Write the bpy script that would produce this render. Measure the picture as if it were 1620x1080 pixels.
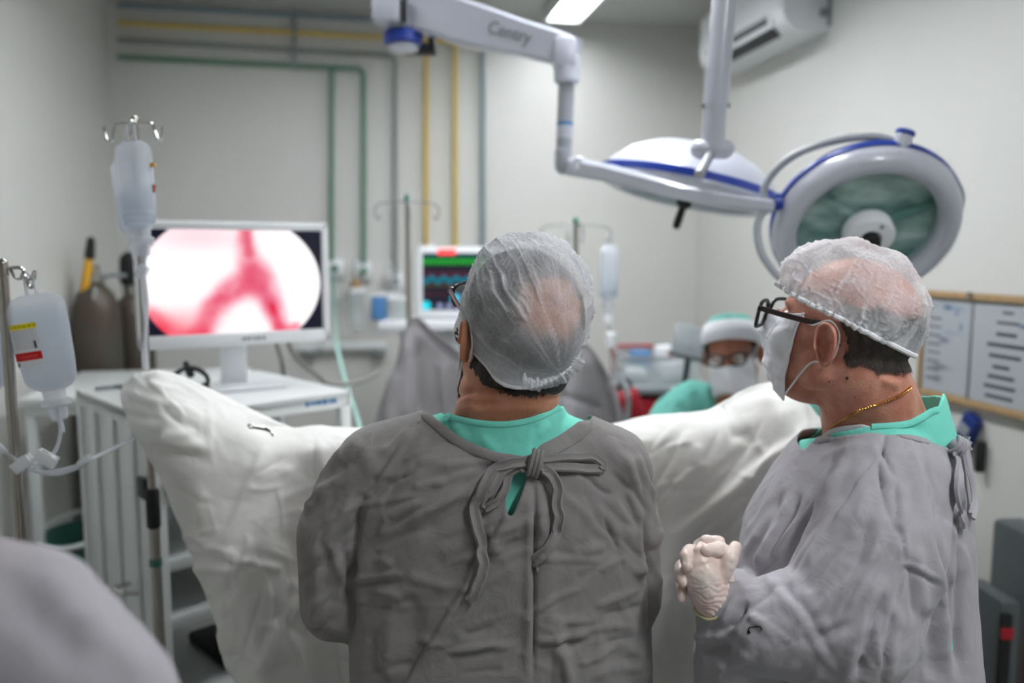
import bpy, bmesh, math, random
import numpy as np
from mathutils import Vector, Matrix
from mathutils.bvhtree import BVHTree

scene = bpy.context.scene
for o in list(bpy.data.objects):
    bpy.data.objects.remove(o, do_unlink=True)
COL = scene.collection
random.seed(7)
PI = math.pi

# ------------------------------------------------------------------ camera
F_PX = 1300.0            # focal length in pixels of the 1620 px wide frame
CAM_Z = 1.65
PITCH = math.atan((540 - 400) / F_PX)
cam_d = bpy.data.cameras.new('camera')
cam_d.sensor_width = 36.0
cam_d.lens = F_PX / 1620 * 36.0
cam_d.clip_start = 0.02
cam_d.dof.use_dof = True
cam_d.dof.focus_distance = 1.17
cam_d.dof.aperture_fstop = 1.9
cam = bpy.data.objects.new('camera', cam_d)
COL.objects.link(cam)
cam.location = (0, 0, CAM_Z)
cam.rotation_euler = (PI / 2 - PITCH, 0, 0)
scene.camera = cam

# ------------------------------------------------------------------ world, exposure
world = bpy.data.worlds.new('world')
scene.world = world
world.use_nodes = True
bg = world.node_tree.nodes['Background']
bg.inputs[0].default_value = (0.80, 0.84, 0.88, 1)
bg.inputs[1].default_value = 0.05
vs = scene.view_settings
vs.view_transform = 'Standard'
vs.look = 'None'
vs.exposure = 0.0
vs.gamma = 1.0
vs.use_curve_mapping = False

# ceiling luminaires (built with the ceiling below): emission of each one
PANELS = {'back': 19.0, 'table': 58.0, 'left': 22.0, 'behind': 54.0}
CEIL = 2.85
THETA = math.radians(10.5)

# ------------------------------------------------------------------ camera maths
CP, SP = math.cos(PITCH), math.sin(PITCH)
CAM = Vector((0, 0, CAM_Z))

def ray(px, py):
    x = (px - 810) / F_PX
    y = (540 - py) / F_PX
    return Vector((x, CP + y * SP, -SP + y * CP))

def P(px, py, Y):
    d = ray(px, py)
    return CAM + d * (Y / d.y)

def hit_plane(px, py, p0, n):
    d = ray(px, py)
    return CAM + d * ((p0 - CAM).dot(n) / d.dot(n))

def hit_z(px, py, z):
    return hit_plane(px, py, Vector((0, 0, z)), Vector((0, 0, 1)))

def project(V):
    V = np.asarray(V, float) - np.array([0, 0, CAM_Z])
    fwd = V[:, 1] * CP - V[:, 2] * SP
    up = V[:, 1] * SP + V[:, 2] * CP
    fwd = np.maximum(fwd, 1e-3)
    return 810 + F_PX * V[:, 0] / fwd, 540 - F_PX * up / fwd, fwd

# ------------------------------------------------------------------ numpy noise
_perm = np.random.RandomState(3).permutation(256)
_perm = np.concatenate([_perm, _perm, _perm])
_grad = np.random.RandomState(5).normal(size=(256, 3))
_grad /= np.linalg.norm(_grad, axis=1)[:, None]

def perlin(p):
    p = np.asarray(p, float)
    i = np.floor(p).astype(int)
    f = p - i
    w = f * f * f * (f * (f * 6 - 15) + 10)
    i &= 255
    out = 0
    for dx in (0, 1):
        for dy in (0, 1):
            for dz in (0, 1):
                h = _perm[_perm[_perm[(i[:, 0] + dx) & 255] + ((i[:, 1] + dy) & 255)] + ((i[:, 2] + dz) & 255)]
                g = _grad[h]
                d = f - np.array([dx, dy, dz])
                wt = (w[:, 0] if dx else 1 - w[:, 0]) * (w[:, 1] if dy else 1 - w[:, 1]) * (w[:, 2] if dz else 1 - w[:, 2])
                out = out + wt * (g * d).sum(1)
    return out * 1.6

def fbm(p, oct=3):
    s = 0
    a = 1.0
    for k in range(oct):
        s = s + a * perlin(p * (2 ** k) + 17.3 * k)
        a *= 0.5
    return s

def sstep(a, b, x):
    t = np.clip((x - a) / (b - a), 0, 1)
    return t * t * (3 - 2 * t)

# ------------------------------------------------------------------ materials
def lin(c):
    if isinstance(c, (tuple, list)) and max(c) > 1.0:
        c = [v / 255 for v in c]
    return tuple((v / 12.92 if v <= 0.04045 else ((v + 0.055) / 1.055) ** 2.4) for v in c[:3]) + (1,)

MATS = {}
def mat(name, color, rough=0.5, metal=0.0, var=0.0, vscale=6.0, bump=0.0, bscale=60.0, coords='Object',
        emit=0.0, alpha=1.0, trans=0.0, sheen=0.0, sss=0.0, color2=None, stretch=None, coat=0.0, spec=None, detail=4.0):
    """principled material; var mixes colour with color2 by noise, bump from a second noise."""
    m = bpy.data.materials.new(name)
    m.use_nodes = True
    nt = m.node_tree
    b = nt.nodes['Principled BSDF']
    c = lin(color)
    b.inputs['Base Color'].default_value = c
    b.inputs['Roughness'].default_value = rough
    b.inputs['Metallic'].default_value = metal
    b.inputs['Alpha'].default_value = alpha
    b.inputs['Transmission Weight'].default_value = trans
    b.inputs['Sheen Weight'].default_value = sheen
    b.inputs['Coat Weight'].default_value = coat
    if spec is not None:
        b.inputs['Specular IOR Level'].default_value = spec
    if sss:
        b.inputs['Subsurface Weight'].default_value = sss
        b.inputs['Subsurface Radius'].default_value = (0.012, 0.005, 0.003)
        b.inputs['Subsurface Scale'].default_value = 1.0
    if emit:
        b.inputs['Emission Color'].default_value = c
        b.inputs['Emission Strength'].default_value = emit
    tc = nt.nodes.new('ShaderNodeTexCoord')
    src = tc.outputs[coords]
    if stretch:
        mp = nt.nodes.new('ShaderNodeMapping')
        mp.inputs['Scale'].default_value = stretch
        nt.links.new(src, mp.inputs[0])
        src = mp.outputs[0]
    if var > 0:
        n = nt.nodes.new('ShaderNodeTexNoise')
        n.inputs['Scale'].default_value = vscale
        n.inputs['Detail'].default_value = detail
        nt.links.new(src, n.inputs['Vector'])
        r = nt.nodes.new('ShaderNodeValToRGB')
        r.color_ramp.elements[0].position = 0.35
        r.color_ramp.elements[1].position = 0.68
        c2 = lin(color2) if color2 else tuple(v * (1 - var) for v in c[:3]) + (1,)
        r.color_ramp.elements[0].color = c2
        r.color_ramp.elements[1].color = c
        nt.links.new(n.outputs['Fac'], r.inputs[0])
        nt.links.new(r.outputs[0], b.inputs['Base Color'])
    if bump > 0:
        n2 = nt.nodes.new('ShaderNodeTexNoise')
        n2.inputs['Scale'].default_value = bscale
        n2.inputs['Detail'].default_value = 5
        nt.links.new(src, n2.inputs['Vector'])
        bp = nt.nodes.new('ShaderNodeBump')
        bp.inputs['Strength'].default_value = bump
        bp.inputs['Distance'].default_value = 0.004
        nt.links.new(n2.outputs['Fac'], bp.inputs['Height'])
        nt.links.new(bp.outputs[0], b.inputs['Normal'])
    MATS[name] = m
    return m

def cloth_mat(name, color, color2, rough=0.95, weave=900.0, strength=0.12, wr=0.35, wscale=14.0):
    m = mat(name, color, rough, var=0.1, vscale=5, color2=color2, sheen=0.15, spec=0.2)
    nt = m.node_tree
    b = nt.nodes['Principled BSDF']
    tc = nt.nodes.new('ShaderNodeTexCoord')
    w1 = nt.nodes.new('ShaderNodeTexNoise'); w1.inputs['Scale'].default_value = weave; w1.inputs['Detail'].default_value = 2
    w2 = nt.nodes.new('ShaderNodeTexNoise'); w2.inputs['Scale'].default_value = wscale; w2.inputs['Detail'].default_value = 5
    w2.inputs['Distortion'].default_value = 1.2
    nt.links.new(tc.outputs['Object'], w1.inputs['Vector'])
    nt.links.new(tc.outputs['Object'], w2.inputs['Vector'])
    b1 = nt.nodes.new('ShaderNodeBump'); b1.inputs['Strength'].default_value = wr; b1.inputs['Distance'].default_value = 0.006
    b2 = nt.nodes.new('ShaderNodeBump'); b2.inputs['Strength'].default_value = strength; b2.inputs['Distance'].default_value = 0.001
    nt.links.new(w2.outputs['Fac'], b1.inputs['Height'])
    nt.links.new(w1.outputs['Fac'], b2.inputs['Height'])
    nt.links.new(b1.outputs[0], b2.inputs['Normal'])
    nt.links.new(b2.outputs[0], b.inputs['Normal'])
    return m

def attr_mat(name, attr='print', emit=0.0, rough=0.5, rough_spec=0.3):
    """flat print or a lit screen: colours stored on the panel's own mesh."""
    m = bpy.data.materials.new(name)
    m.use_nodes = True
    nt = m.node_tree
    b = nt.nodes['Principled BSDF']
    a = nt.nodes.new('ShaderNodeAttribute')
    a.attribute_name = attr
    b.inputs['Roughness'].default_value = rough
    b.inputs['Specular IOR Level'].default_value = rough_spec
    if emit:
        b.inputs['Base Color'].default_value = (0.005, 0.005, 0.007, 1)
        nt.links.new(a.outputs['Color'], b.inputs['Emission Color'])
        b.inputs['Emission Strength'].default_value = emit
    else:
        nt.links.new(a.outputs['Color'], b.inputs['Base Color'])
    MATS[name] = m
    return m

def film_mat(name, color, opacity, rough=0.3, rim=None):
    """thin translucent sheet: part lets light straight through, part scatters it."""
    m = bpy.data.materials.new(name)
    m.use_nodes = True
    nt = m.node_tree
    out = nt.nodes['Material Output']
    b = nt.nodes['Principled BSDF']
    b.inputs['Base Color'].default_value = lin(color)
    b.inputs['Roughness'].default_value = rough
    t = nt.nodes.new('ShaderNodeBsdfTransparent')
    tl = nt.nodes.new('ShaderNodeBsdfTranslucent')
    tl.inputs[0].default_value = lin(color)
    mx = nt.nodes.new('ShaderNodeMixShader'); mx.inputs[0].default_value = 0.35
    nt.links.new(b.outputs[0], mx.inputs[1]); nt.links.new(tl.outputs[0], mx.inputs[2])
    mx2 = nt.nodes.new('ShaderNodeMixShader'); mx2.inputs[0].default_value = opacity
    nt.links.new(t.outputs[0], mx2.inputs[1]); nt.links.new(mx.outputs[0], mx2.inputs[2])
    nt.links.new(mx2.outputs[0], out.inputs[0])
    MATS[name] = m
    return m

# ------------------------------------------------------------------ objects
def shift_origin(me):
    n = len(me.vertices)
    co = np.empty(n * 3, np.float32)
    me.vertices.foreach_get('co', co)
    co = co.reshape(-1, 3)
    lo, hi = co.min(0), co.max(0)
    org = np.array([(lo[0] + hi[0]) / 2, (lo[1] + hi[1]) / 2, lo[2]])
    me.vertices.foreach_set('co', (co - org).astype(np.float32).ravel())
    me.update()
    return Vector(org.tolist())

def mesh_obj(name, V, Fc, material, parent=None, smooth=True, sharp=40, origin=True):
    me = bpy.data.meshes.new(name)
    V = np.asarray(V, float)
    me.from_pydata([tuple(v) for v in V.tolist()], [], [tuple(f) for f in (Fc.tolist() if hasattr(Fc, 'tolist') else Fc)])
    me.validate()
    if smooth:
        me.polygons.foreach_set('use_smooth', [True] * len(me.polygons))
        if sharp and sharp < 180:
            me.set_sharp_from_angle(angle=math.radians(sharp))
    org = shift_origin(me) if origin else Vector((0, 0, 0))
    if isinstance(material, str):
        material = MATS[material]
    me.materials.append(material)
    o = bpy.data.objects.new(name, me)
    COL.objects.link(o)
    o['_wx'] = tuple(org)
    if parent is None:
        o.location = org
    else:
        o.parent = parent
        o.location = org - Vector(parent['_wx'])
    return o

def tag(o, label=None, cat=None, group=None, kind=None):
    if label: o['label'] = label
    if cat: o['category'] = cat
    if group: o['group'] = group
    if kind: o['kind'] = kind
    return o

def thing(name, label, cat, loc, group=None):
    o = bpy.data.objects.new(name, None)
    COL.objects.link(o)
    o.location = Vector(loc)
    o['_wx'] = tuple(Vector(loc))
    o.empty_display_size = 0.1
    return tag(o, label, cat, group)

def frames(path, closed=False):
    n = len(path)
    T = []
    for i in range(n):
        if closed:
            t = path[(i + 1) % n] - path[i - 1]
        else:
            t = path[min(i + 1, n - 1)] - path[max(i - 1, 0)]
        if t.length < 1e-9:
            t = Vector((0, 0, 1))
        T.append(t.normalized())
    a = Vector((0, 0, 1)) if abs(T[0].z) < 0.9 else Vector((1, 0, 0))
    N = [(a - T[0] * a.dot(T[0])).normalized()]
    for i in range(1, n):
        v = N[-1] - T[i] * N[-1].dot(T[i])
        N.append(v.normalized() if v.length > 1e-6 else N[-1])
    return T, N

def smooth_path(pts, n=8, closed=False):
    """Catmull-Rom through the points."""
    pts = [Vector(p) for p in pts]
    m = len(pts)
    out = []
    segs = m if closed else m - 1
    for i in range(segs):
        p1, p2 = pts[i], pts[(i + 1) % m]
        p0 = pts[i - 1] if (i > 0 or closed) else p1 * 2 - p2
        p3 = pts[(i + 2) % m] if (i + 2 < m or closed) else p2 * 2 - p1
        for k in range(n):
            t = k / n
            out.append(0.5 * ((2 * p1) + (p2 - p0) * t + (2 * p0 - 5 * p1 + 4 * p2 - p3) * t * t + (3 * p1 - p0 - 3 * p2 + p3) * t ** 3))
    if not closed:
        out.append(pts[-1])
    return out

def rot_to(axis, roll=0.0):
    """3x3 whose z column is axis."""
    z = Vector(axis).normalized()
    a = Vector((0, 0, 1)) if abs(z.z) < 0.95 else Vector((0, 1, 0))
    x = a.cross(z).normalized()
    y = z.cross(x)
    M = Matrix((x, y, z)).transposed()
    return M @ Matrix.Rotation(roll, 3, 'Z')

def rotz(a):
    return Matrix.Rotation(a, 3, 'Z')

class MB:
    """collects shapes for ONE part."""
    def __init__(self):
        self.v = []
        self.f = []
    def add(self, V, Fc):
        k = len(self.v)
        self.v.extend([tuple(x) for x in V])
        self.f.extend([tuple(i + k for i in q) for q in Fc])
        return self
    def box(self, c, s, R=None, bevel=0.0, seg=2):
        bm = bmesh.new()
        bmesh.ops.create_cube(bm, size=1.0)
        for v in bm.verts:
            v.co = Vector((v.co.x * s[0], v.co.y * s[1], v.co.z * s[2]))
        if bevel > 0:
            bmesh.ops.bevel(bm, geom=bm.edges[:], offset=min(bevel, min(s) * 0.49), segments=seg, profile=0.5, affect='EDGES')
        c = Vector(c)
        bm.verts.index_update()
        V = [(R @ v.co if R is not None else v.co) + c for v in bm.verts]
        Fc = [[v.index for v in f.verts] for f in bm.faces]
        bm.free()
        return self.add(V, Fc)
    def tube(self, path, r, seg=10, closed=False, flat=1.0):
        path = [Vector(p) for p in path]
        n = len(path)
        T, N = frames(path, closed)
        V = []
        for i in range(n):
            B = T[i].cross(N[i])
            ri = r[i] if hasattr(r, '__len__') else r
            for k in range(seg):
                a = 2 * PI * k / seg
                V.append(path[i] + N[i] * (math.cos(a) * ri) + B * (math.sin(a) * ri * flat))
        Fc = []
        for i in range(n if closed else n - 1):
            j = (i + 1) % n
            for k in range(seg):
                k2 = (k + 1) % seg
                Fc.append((i * seg + k, i * seg + k2, j * seg + k2, j * seg + k))
        if not closed:
            Fc.append(tuple(range(seg - 1, -1, -1)))
            Fc.append(tuple((n - 1) * seg + k for k in range(seg)))
        return self.add(V, Fc)
    def rod(self, a, b, r, seg=12):
        return self.tube([a, b], r, seg)
    def ribbon(self, path, normals, width, thick, groove=False):
        path = [Vector(p) for p in path]
        n = len(path)
        V, Fc = [], []
        for i in range(n):
            t = (path[min(i + 1, n - 1)] - path[max(i - 1, 0)]).normalized()
            nn = Vector(normals[i] if isinstance(normals, list) else normals)
            nn = (nn - t * nn.dot(t)).normalized()
            s = t.cross(nn)
            w = (width[i] if hasattr(width, '__len__') else width) / 2
            h = thick / 2
            prof = ((-w, -h * .4), (-w * .5, -h), (w * .5, -h), (w, -h * .4), (w * .75, h), (w * .12, h * -.1), (-w * .12, h * -.1), (-w * .75, h)) if groove else ((-w, -h * .4), (-w * .8, -h), (w * .8, -h), (w, -h * .4), (w, h * .4), (w * .8, h), (-w * .8, h), (-w, h * .4))
            for (a, b) in prof:
                V.append(path[i] + s * a + nn * b)
        for i in range(n - 1):
            for k in range(8):
                k2 = (k + 1) % 8
                Fc.append((i * 8 + k, (i + 1) * 8 + k, (i + 1) * 8 + k2, i * 8 + k2))
        Fc.append(tuple(range(8)))
        Fc.append(tuple((n - 1) * 8 + k for k in range(7, -1, -1)))
        return self.add(V, Fc)
    def lathe(self, prof, org, axis=(0, 0, 1), seg=32, sx=1.0, sy=1.0, a0=0.0, roll=0.0, caps=True):
        M = rot_to(axis, roll)
        org = Vector(org)
        V, Fc = [], []
        rows = []
        for (r, h) in prof:
            if r < 1e-6:
                rows.append([len(V)])
                V.append(org + M @ Vector((0, 0, h)))
            else:
                row = []
                for k in range(seg):
                    a = 2 * PI * k / seg + a0
                    row.append(len(V))
                    V.append(org + M @ Vector((r * math.cos(a) * sx, r * math.sin(a) * sy, h)))
                rows.append(row)
        for i in range(len(rows) - 1):
            A, B = rows[i], rows[i + 1]
            if len(A) == 1 and len(B) == 1:
                continue
            for k in range(seg):
                k2 = (k + 1) % seg
                if len(A) == 1:
                    Fc.append((A[0], B[k2], B[k]))
                elif len(B) == 1:
                    Fc.append((A[k], A[k2], B[0]))
                else:
                    Fc.append((A[k], A[k2], B[k2], B[k]))
        if len(rows[0]) > 1 and caps:
            Fc.append(tuple(reversed(rows[0])))
        if len(rows[-1]) > 1 and caps:
            Fc.append(tuple(rows[-1]))
        return self.add(V, Fc)
    def cyl(self, a, b, r, seg=24, bev=0.0):
        a, b = Vector(a), Vector(b)
        L = (b - a).length
        bev = min(bev, L / 3, r / 2)
        pr = [(r, 0), (r, L)] if bev <= 0 else [(r - bev, 0), (r, bev), (r, L - bev), (r - bev, L)]
        return self.lathe(pr, a, b - a, seg)
    def ell(self, c, rad, R=None, nu=20, nv=12):
        c = Vector(c)
        V, Fc = [], []
        for i in range(nv + 1):
            ph = PI * i / nv
            if i in (0, nv):
                p = Vector((0, 0, rad[2] * math.cos(ph)))
                V.append(c + (R @ p if R is not None else p))
            else:
                for k in range(nu):
                    a = 2 * PI * k / nu
                    p = Vector((rad[0] * math.sin(ph) * math.cos(a), rad[1] * math.sin(ph) * math.sin(a), rad[2] * math.cos(ph)))
                    V.append(c + (R @ p if R is not None else p))
        def idx(i, k):
            return 0 if i == 0 else (1 + (nv - 1) * nu if i == nv else 1 + (i - 1) * nu + k % nu)
        for i in range(nv):
            for k in range(nu):
                if i == 0:
                    Fc.append((0, idx(1, k), idx(1, k + 1)))
                elif i == nv - 1:
                    Fc.append((idx(i, k), idx(nv, 0), idx(i, k + 1)))
                else:
                    Fc.append((idx(i, k), idx(i + 1, k), idx(i + 1, k + 1), idx(i, k + 1)))
        return self.add(V, Fc)
    def capsule(self, a, b, ra, rb, seg=16, flat=1.0, n=5):
        a, b = Vector(a), Vector(b)
        L = (b - a).length
        pr = [(0, -ra)]
        for i in range(1, n + 1):
            t = PI / 2 * i / n
            pr.append((ra * math.sin(t), -ra * math.cos(t)))
        for i in range(n + 1):
            t = PI / 2 * i / n
            pr.append((rb * math.cos(t), L + rb * math.sin(t)))
        pr[-1] = (0, L + rb)
        return self.lathe(pr, a, (b - a) if L > 1e-6 else (0, 0, 1), seg, sy=flat)
    def chain(self, pts, rad, seg=14):
        for i in range(len(pts) - 1):
            self.capsule(pts[i], pts[i + 1], rad[i], rad[i + 1], seg)
        return self
    def grid(self, G, closed_u=False):
        G = np.asarray(G)
        n, m = G.shape[:2]
        V = G.reshape(-1, 3)
        Fc = []
        for i in range(n - 1):
            for j in range(m if closed_u else m - 1):
                j2 = (j + 1) % m
                Fc.append((i * m + j, i * m + j2, (i + 1) * m + j2, (i + 1) * m + j))
        return self.add(V.tolist(), Fc)
    def build(self, name, material, parent=None, smooth=True, sharp=40):
        return mesh_obj(name, self.v, self.f, material, parent, smooth, sharp)

def print_panel(name, G, colors, material, parent=None, thick=0.0):
    """flat printed/lit panel: grid of points with a colour per point (sRGB 0..1)."""
    G = np.asarray(G, float)
    n, m = G.shape[:2]
    idx = np.arange(n * m).reshape(n, m)
    Fc = np.stack([idx[:-1, :-1], idx[1:, :-1], idx[1:, 1:], idx[:-1, 1:]], -1).reshape(-1, 4)
    o = mesh_obj(name, G.reshape(-1, 3), Fc, material, parent, smooth=False)
    c = np.asarray(colors, float).reshape(-1, 3)
    c = np.where(c <= 0.04045, c / 12.92, ((c + 0.055) / 1.055) ** 2.4)
    at = o.data.color_attributes.new('print', 'FLOAT_COLOR', 'POINT')
    at.data.foreach_set('color', np.concatenate([c, np.ones((len(c), 1))], 1).astype(np.float32).ravel())
    return o

def quad_grid(tl, tr, bl, br, n, m):
    tl, tr, bl, br = [np.array(p) for p in (tl, tr, bl, br)]
    v = np.linspace(0, 1, n)[:, None, None]
    u = np.linspace(0, 1, m)[None, :, None]
    G = (tl * (1 - u) + tr * u) * (1 - v) + (bl * (1 - u) + br * u) * v
    return G, u[0, :, 0], v[:, 0, 0]

def text_obj(body, name, size, loc, R, material, parent=None, extrude=0.0006):
    cu = bpy.data.curves.new(name, 'FONT')
    cu.body = body
    cu.size = size
    cu.extrude = extrude
    cu.align_x = 'CENTER'
    cu.align_y = 'CENTER'
    t = bpy.data.objects.new('tmp_text', cu)
    COL.objects.link(t)
    dg = bpy.context.evaluated_depsgraph_get()
    me0 = t.evaluated_get(dg).to_mesh()
    V = [R @ v.co + Vector(loc) for v in me0.vertices]
    Fc = [tuple(p.vertices) for p in me0.polygons]
    t.evaluated_get(dg).to_mesh_clear()
    bpy.data.objects.remove(t, do_unlink=True)
    return mesh_obj(name, V, Fc, material, parent, smooth=False)

# ------------------------------------------------------------------ dense mesh tools
def remesh(mb, voxel, iters=4, lam=0.5):
    me = bpy.data.meshes.new('tmp')
    me.from_pydata([tuple(v) for v in mb.v], [], mb.f)
    o = bpy.data.objects.new('tmp', me)
    COL.objects.link(o)
    md = o.modifiers.new('r', 'REMESH')
    md.mode = 'VOXEL'
    md.voxel_size = voxel
    dg = bpy.context.evaluated_depsgraph_get()
    ev = o.evaluated_get(dg)
    m2 = ev.to_mesh()
    V = np.empty(len(m2.vertices) * 3, np.float32)
    m2.vertices.foreach_get('co', V)
    V = V.reshape(-1, 3).astype(float)
    Fq = np.empty(len(m2.loops), np.int32)
    m2.loops.foreach_get('vertex_index', Fq)
    Fq = Fq.reshape(-1, 4)
    ev.to_mesh_clear()
    bpy.data.objects.remove(o, do_unlink=True)
    bpy.data.meshes.remove(me)
    V = lap(V, Fq, iters, lam)
    return V, Fq

def edges_of(Fq):
    n = Fq.shape[1]
    E = np.concatenate([np.stack([Fq[:, i], Fq[:, (i + 1) % n]], 1) for i in range(n)])
    E.sort(axis=1)
    return np.unique(E, axis=0)

def lap(V, Fq, iters, lam=0.5, w=None):
    if iters <= 0:
        return V
    E = edges_of(Fq)
    deg = np.bincount(E.ravel(), minlength=len(V)).astype(float)
    deg[deg == 0] = 1
    for _ in range(iters):
        S = np.stack([np.bincount(E[:, 0], V[E[:, 1], k], len(V)) + np.bincount(E[:, 1], V[E[:, 0], k], len(V)) for k in range(3)], 1)
        D = S / deg[:, None] - V
        V = V + lam * (D if w is None else D * w[:, None])
    return V

def vnormals(V, Fq):
    a = V[Fq[:, 2]] - V[Fq[:, 0]]
    b = V[Fq[:, 3 % Fq.shape[1]]] - V[Fq[:, 1]]
    n = np.cross(a, b)
    N = np.zeros_like(V)
    for k in range(Fq.shape[1]):
        for c in range(3):
            N[:, c] += np.bincount(Fq[:, k], n[:, c], len(V))
    N /= np.maximum(np.linalg.norm(N, axis=1), 1e-12)[:, None]
    return N

def keep_faces(V, Fq, keep_v):
    """drop faces touching vertices whose keep flag is False; compact."""
    fk = keep_v[Fq].all(1)
    Fq = Fq[fk]
    used = np.unique(Fq)
    mp = -np.ones(len(V), int)
    mp[used] = np.arange(len(used))
    return V[used], mp[Fq]

def crease(px, py, items):
    """sum of ridge (amp>0) or valley (amp<0) lines; item = (x0,y0,x1,y1,width,amp[,skew])"""
    d = np.zeros(len(px))
    for it in items:
        x0, y0, x1, y1, w, a = it[:6]
        sk = it[6] if len(it) > 6 else 0.0
        dx, dy = x1 - x0, y1 - y0
        L = math.hypot(dx, dy)
        t = ((px - x0) * dx + (py - y0) * dy) / (L * L)
        s = ((px - x0) * dy - (py - y0) * dx) / L
        bow = 0.06 * L * np.sin(np.clip(t, 0, 1) * PI) * (it[7] if len(it) > 7 else 0.0)
        s = s + bow
        fade = sstep(-0.02, 0.22, t) * (1 - sstep(0.75, 1.02, t))
        ww = np.where(s > 0, w * (1 + sk), w * (1 - sk))
        d += a * fade * np.exp(-(s / ww) ** 2)
    return d

def rand_creases(seed, n, box, ang, L, w, a):
    """scattered small folds: box in picture pixels, ang range in degrees."""
    r = random.Random(seed)
    out = []
    for _ in range(n):
        x, y = r.uniform(box[0], box[2]), r.uniform(box[1], box[3])
        t = math.radians(r.uniform(*ang)); l = r.uniform(*L) / 2
        amp = r.uniform(*a) * (1 if r.random() < 0.55 else -1)
        out.append((x - l * math.cos(t), y - l * math.sin(t), x + l * math.cos(t), y + l * math.sin(t), r.uniform(*w), amp, r.uniform(-0.5, 0.5), r.uniform(-1.5, 1.5)))
    return out

def inside_poly(px, py, poly):
    c = np.zeros(len(px), bool)
    n = len(poly)
    for i in range(n):
        x0, y0 = poly[i]
        x1, y1 = poly[(i + 1) % n]
        if y0 == y1:
            continue
        cond = ((y0 > py) != (y1 > py)) & (px < (x1 - x0) * (py - y0) / (y1 - y0) + x0)
        c ^= cond
    return c

def bvh_of(V, Fq):
    return BVHTree.FromPolygons([Vector(v) for v in V.tolist()], [tuple(f) for f in Fq.tolist()])

def surf(bvh, px, py, off=0.0, Y=None):
    d = ray(px, py).normalized()
    p, n, _, _ = bvh.ray_cast(CAM, d)
    if p is None:
        p, n, _, _ = bvh.find_nearest(P(px, py, Y or 1.2))
    if n.dot(d) > 0:
        n = -n
    return p + n * off, n

def spline_grid(C, nu, nv):
    """bicubic Catmull-Rom through control net C (rows, cols, 3)."""
    C = np.asarray(C, float)
    def interp(A, n):
        m = A.shape[0]
        t = np.linspace(0, m - 1, n)
        i = np.minimum(t.astype(int), m - 2)
        f = (t - i).reshape((-1,) + (1,) * (A.ndim - 1))
        p1, p2 = A[i], A[i + 1]
        p0 = np.where((i > 0).reshape(f.shape), A[np.maximum(i - 1, 0)], 2 * p1 - p2)
        p3 = np.where((i < m - 2).reshape(f.shape), A[np.minimum(i + 2, m - 1)], 2 * p2 - p1)
        return 0.5 * (2 * p1 + (p2 - p0) * f + (2 * p0 - 5 * p1 + 4 * p2 - p3) * f ** 2 + (3 * p1 - p0 - 3 * p2 + p3) * f ** 3)
    G = interp(C, nu)
    G = interp(np.swapaxes(G, 0, 1), nv)
    return np.swapaxes(G, 0, 1)

def grid_faces(n, m):
    idx = np.arange(n * m).reshape(n, m)
    return np.stack([idx[:-1, :-1], idx[1:, :-1], idx[1:, 1:], idx[:-1, 1:]], -1).reshape(-1, 4)

def solidify(o, t, offset=-1.0):
    md = o.modifiers.new('thickness', 'SOLIDIFY')
    md.thickness = t
    md.offset = offset
    return o
# ================================================================== materials
mat('wall_paint', (208, 208, 204), 0.55, var=0.04, vscale=1.5, bump=0.05, bscale=140, spec=0.3)
mat('ceiling_paint', (190, 192, 188), 0.7, var=0.03, vscale=2)
mat('floor_vinyl', (176, 180, 176), 0.35, var=0.15, vscale=3)
mat('white_plastic', (226, 229, 232), 0.35, var=0.03, vscale=8)
mat('lamp_white', (180, 184, 195), 0.28, var=0.03, vscale=6, coat=0.3)
mat('lamp_grey', (150, 155, 162), 0.35, var=0.04, vscale=6)
mat('lamp_blue', (28, 58, 150), 0.35, var=0.08, vscale=10)
mat('dark_plastic', (26, 30, 34), 0.45, var=0.15, vscale=12)
mat('black_rubber', (14, 16, 18), 0.6, var=0.1, vscale=20)
mat('steel', (176, 172, 166), 0.22, metal=1.0, var=0.08, vscale=10)
mat('chrome', (205, 205, 205), 0.12, metal=1.0, var=0.03, vscale=10)
mat('grey_metal', (150, 156, 158), 0.4, metal=0.6, var=0.08, vscale=9)
mat('powder_white', (222, 226, 226), 0.3, var=0.04, vscale=4)
mat('pipe_green', (92, 132, 112), 0.4, var=0.08, vscale=12)
mat('pipe_grey', (134, 138, 136), 0.4, var=0.06, vscale=12)
mat('pipe_yellow', (206, 178, 92), 0.4, var=0.08, vscale=12)
mat('pipe_blue', (118, 138, 146), 0.4, var=0.06, vscale=12)
mat('rust_steel', (80, 80, 73), 0.45, metal=0.3, var=0.5, vscale=7, color2=(78, 66, 54), bump=0.3, bscale=30)
mat('valve_yellow', (224, 168, 40), 0.4, var=0.1, vscale=20)
mat('wood_frame', (176, 146, 106), 0.5, var=0.25, vscale=5, stretch=(1, 12, 1))
mat('teal_plastic', (70, 122, 110), 0.5, var=0.15, vscale=9)
mat('red_plastic', (166, 14, 34), 0.4, var=0.12, vscale=9)
mat('blue_plastic', (26, 48, 118), 0.4, var=0.15, vscale=14)
mat('clear_hose', (168, 208, 198), 0.3, var=0.05, vscale=9)
mat('grey_cable', (132, 132, 128), 0.5, var=0.05, vscale=9)
mat('printed_blue', (70, 120, 170), 0.5, var=0.05)
mat('printed_grey', (118, 122, 128), 0.5, var=0.05)
mat('brown_edge', (92, 62, 54), 0.5, var=0.2, vscale=15)
mat('dark_grey', (84, 90, 92), 0.5, var=0.1, vscale=10)
mat('panel_grey', (140, 146, 150), 0.45, var=0.06, vscale=8)
mat('cardboard', (120, 118, 108), 0.8, var=0.1, vscale=8)
mat('warn_yellow', (228, 170, 40), 0.6, var=0.05)
mat('brass_brown', (150, 116, 66), 0.5, var=0.1)
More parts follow.
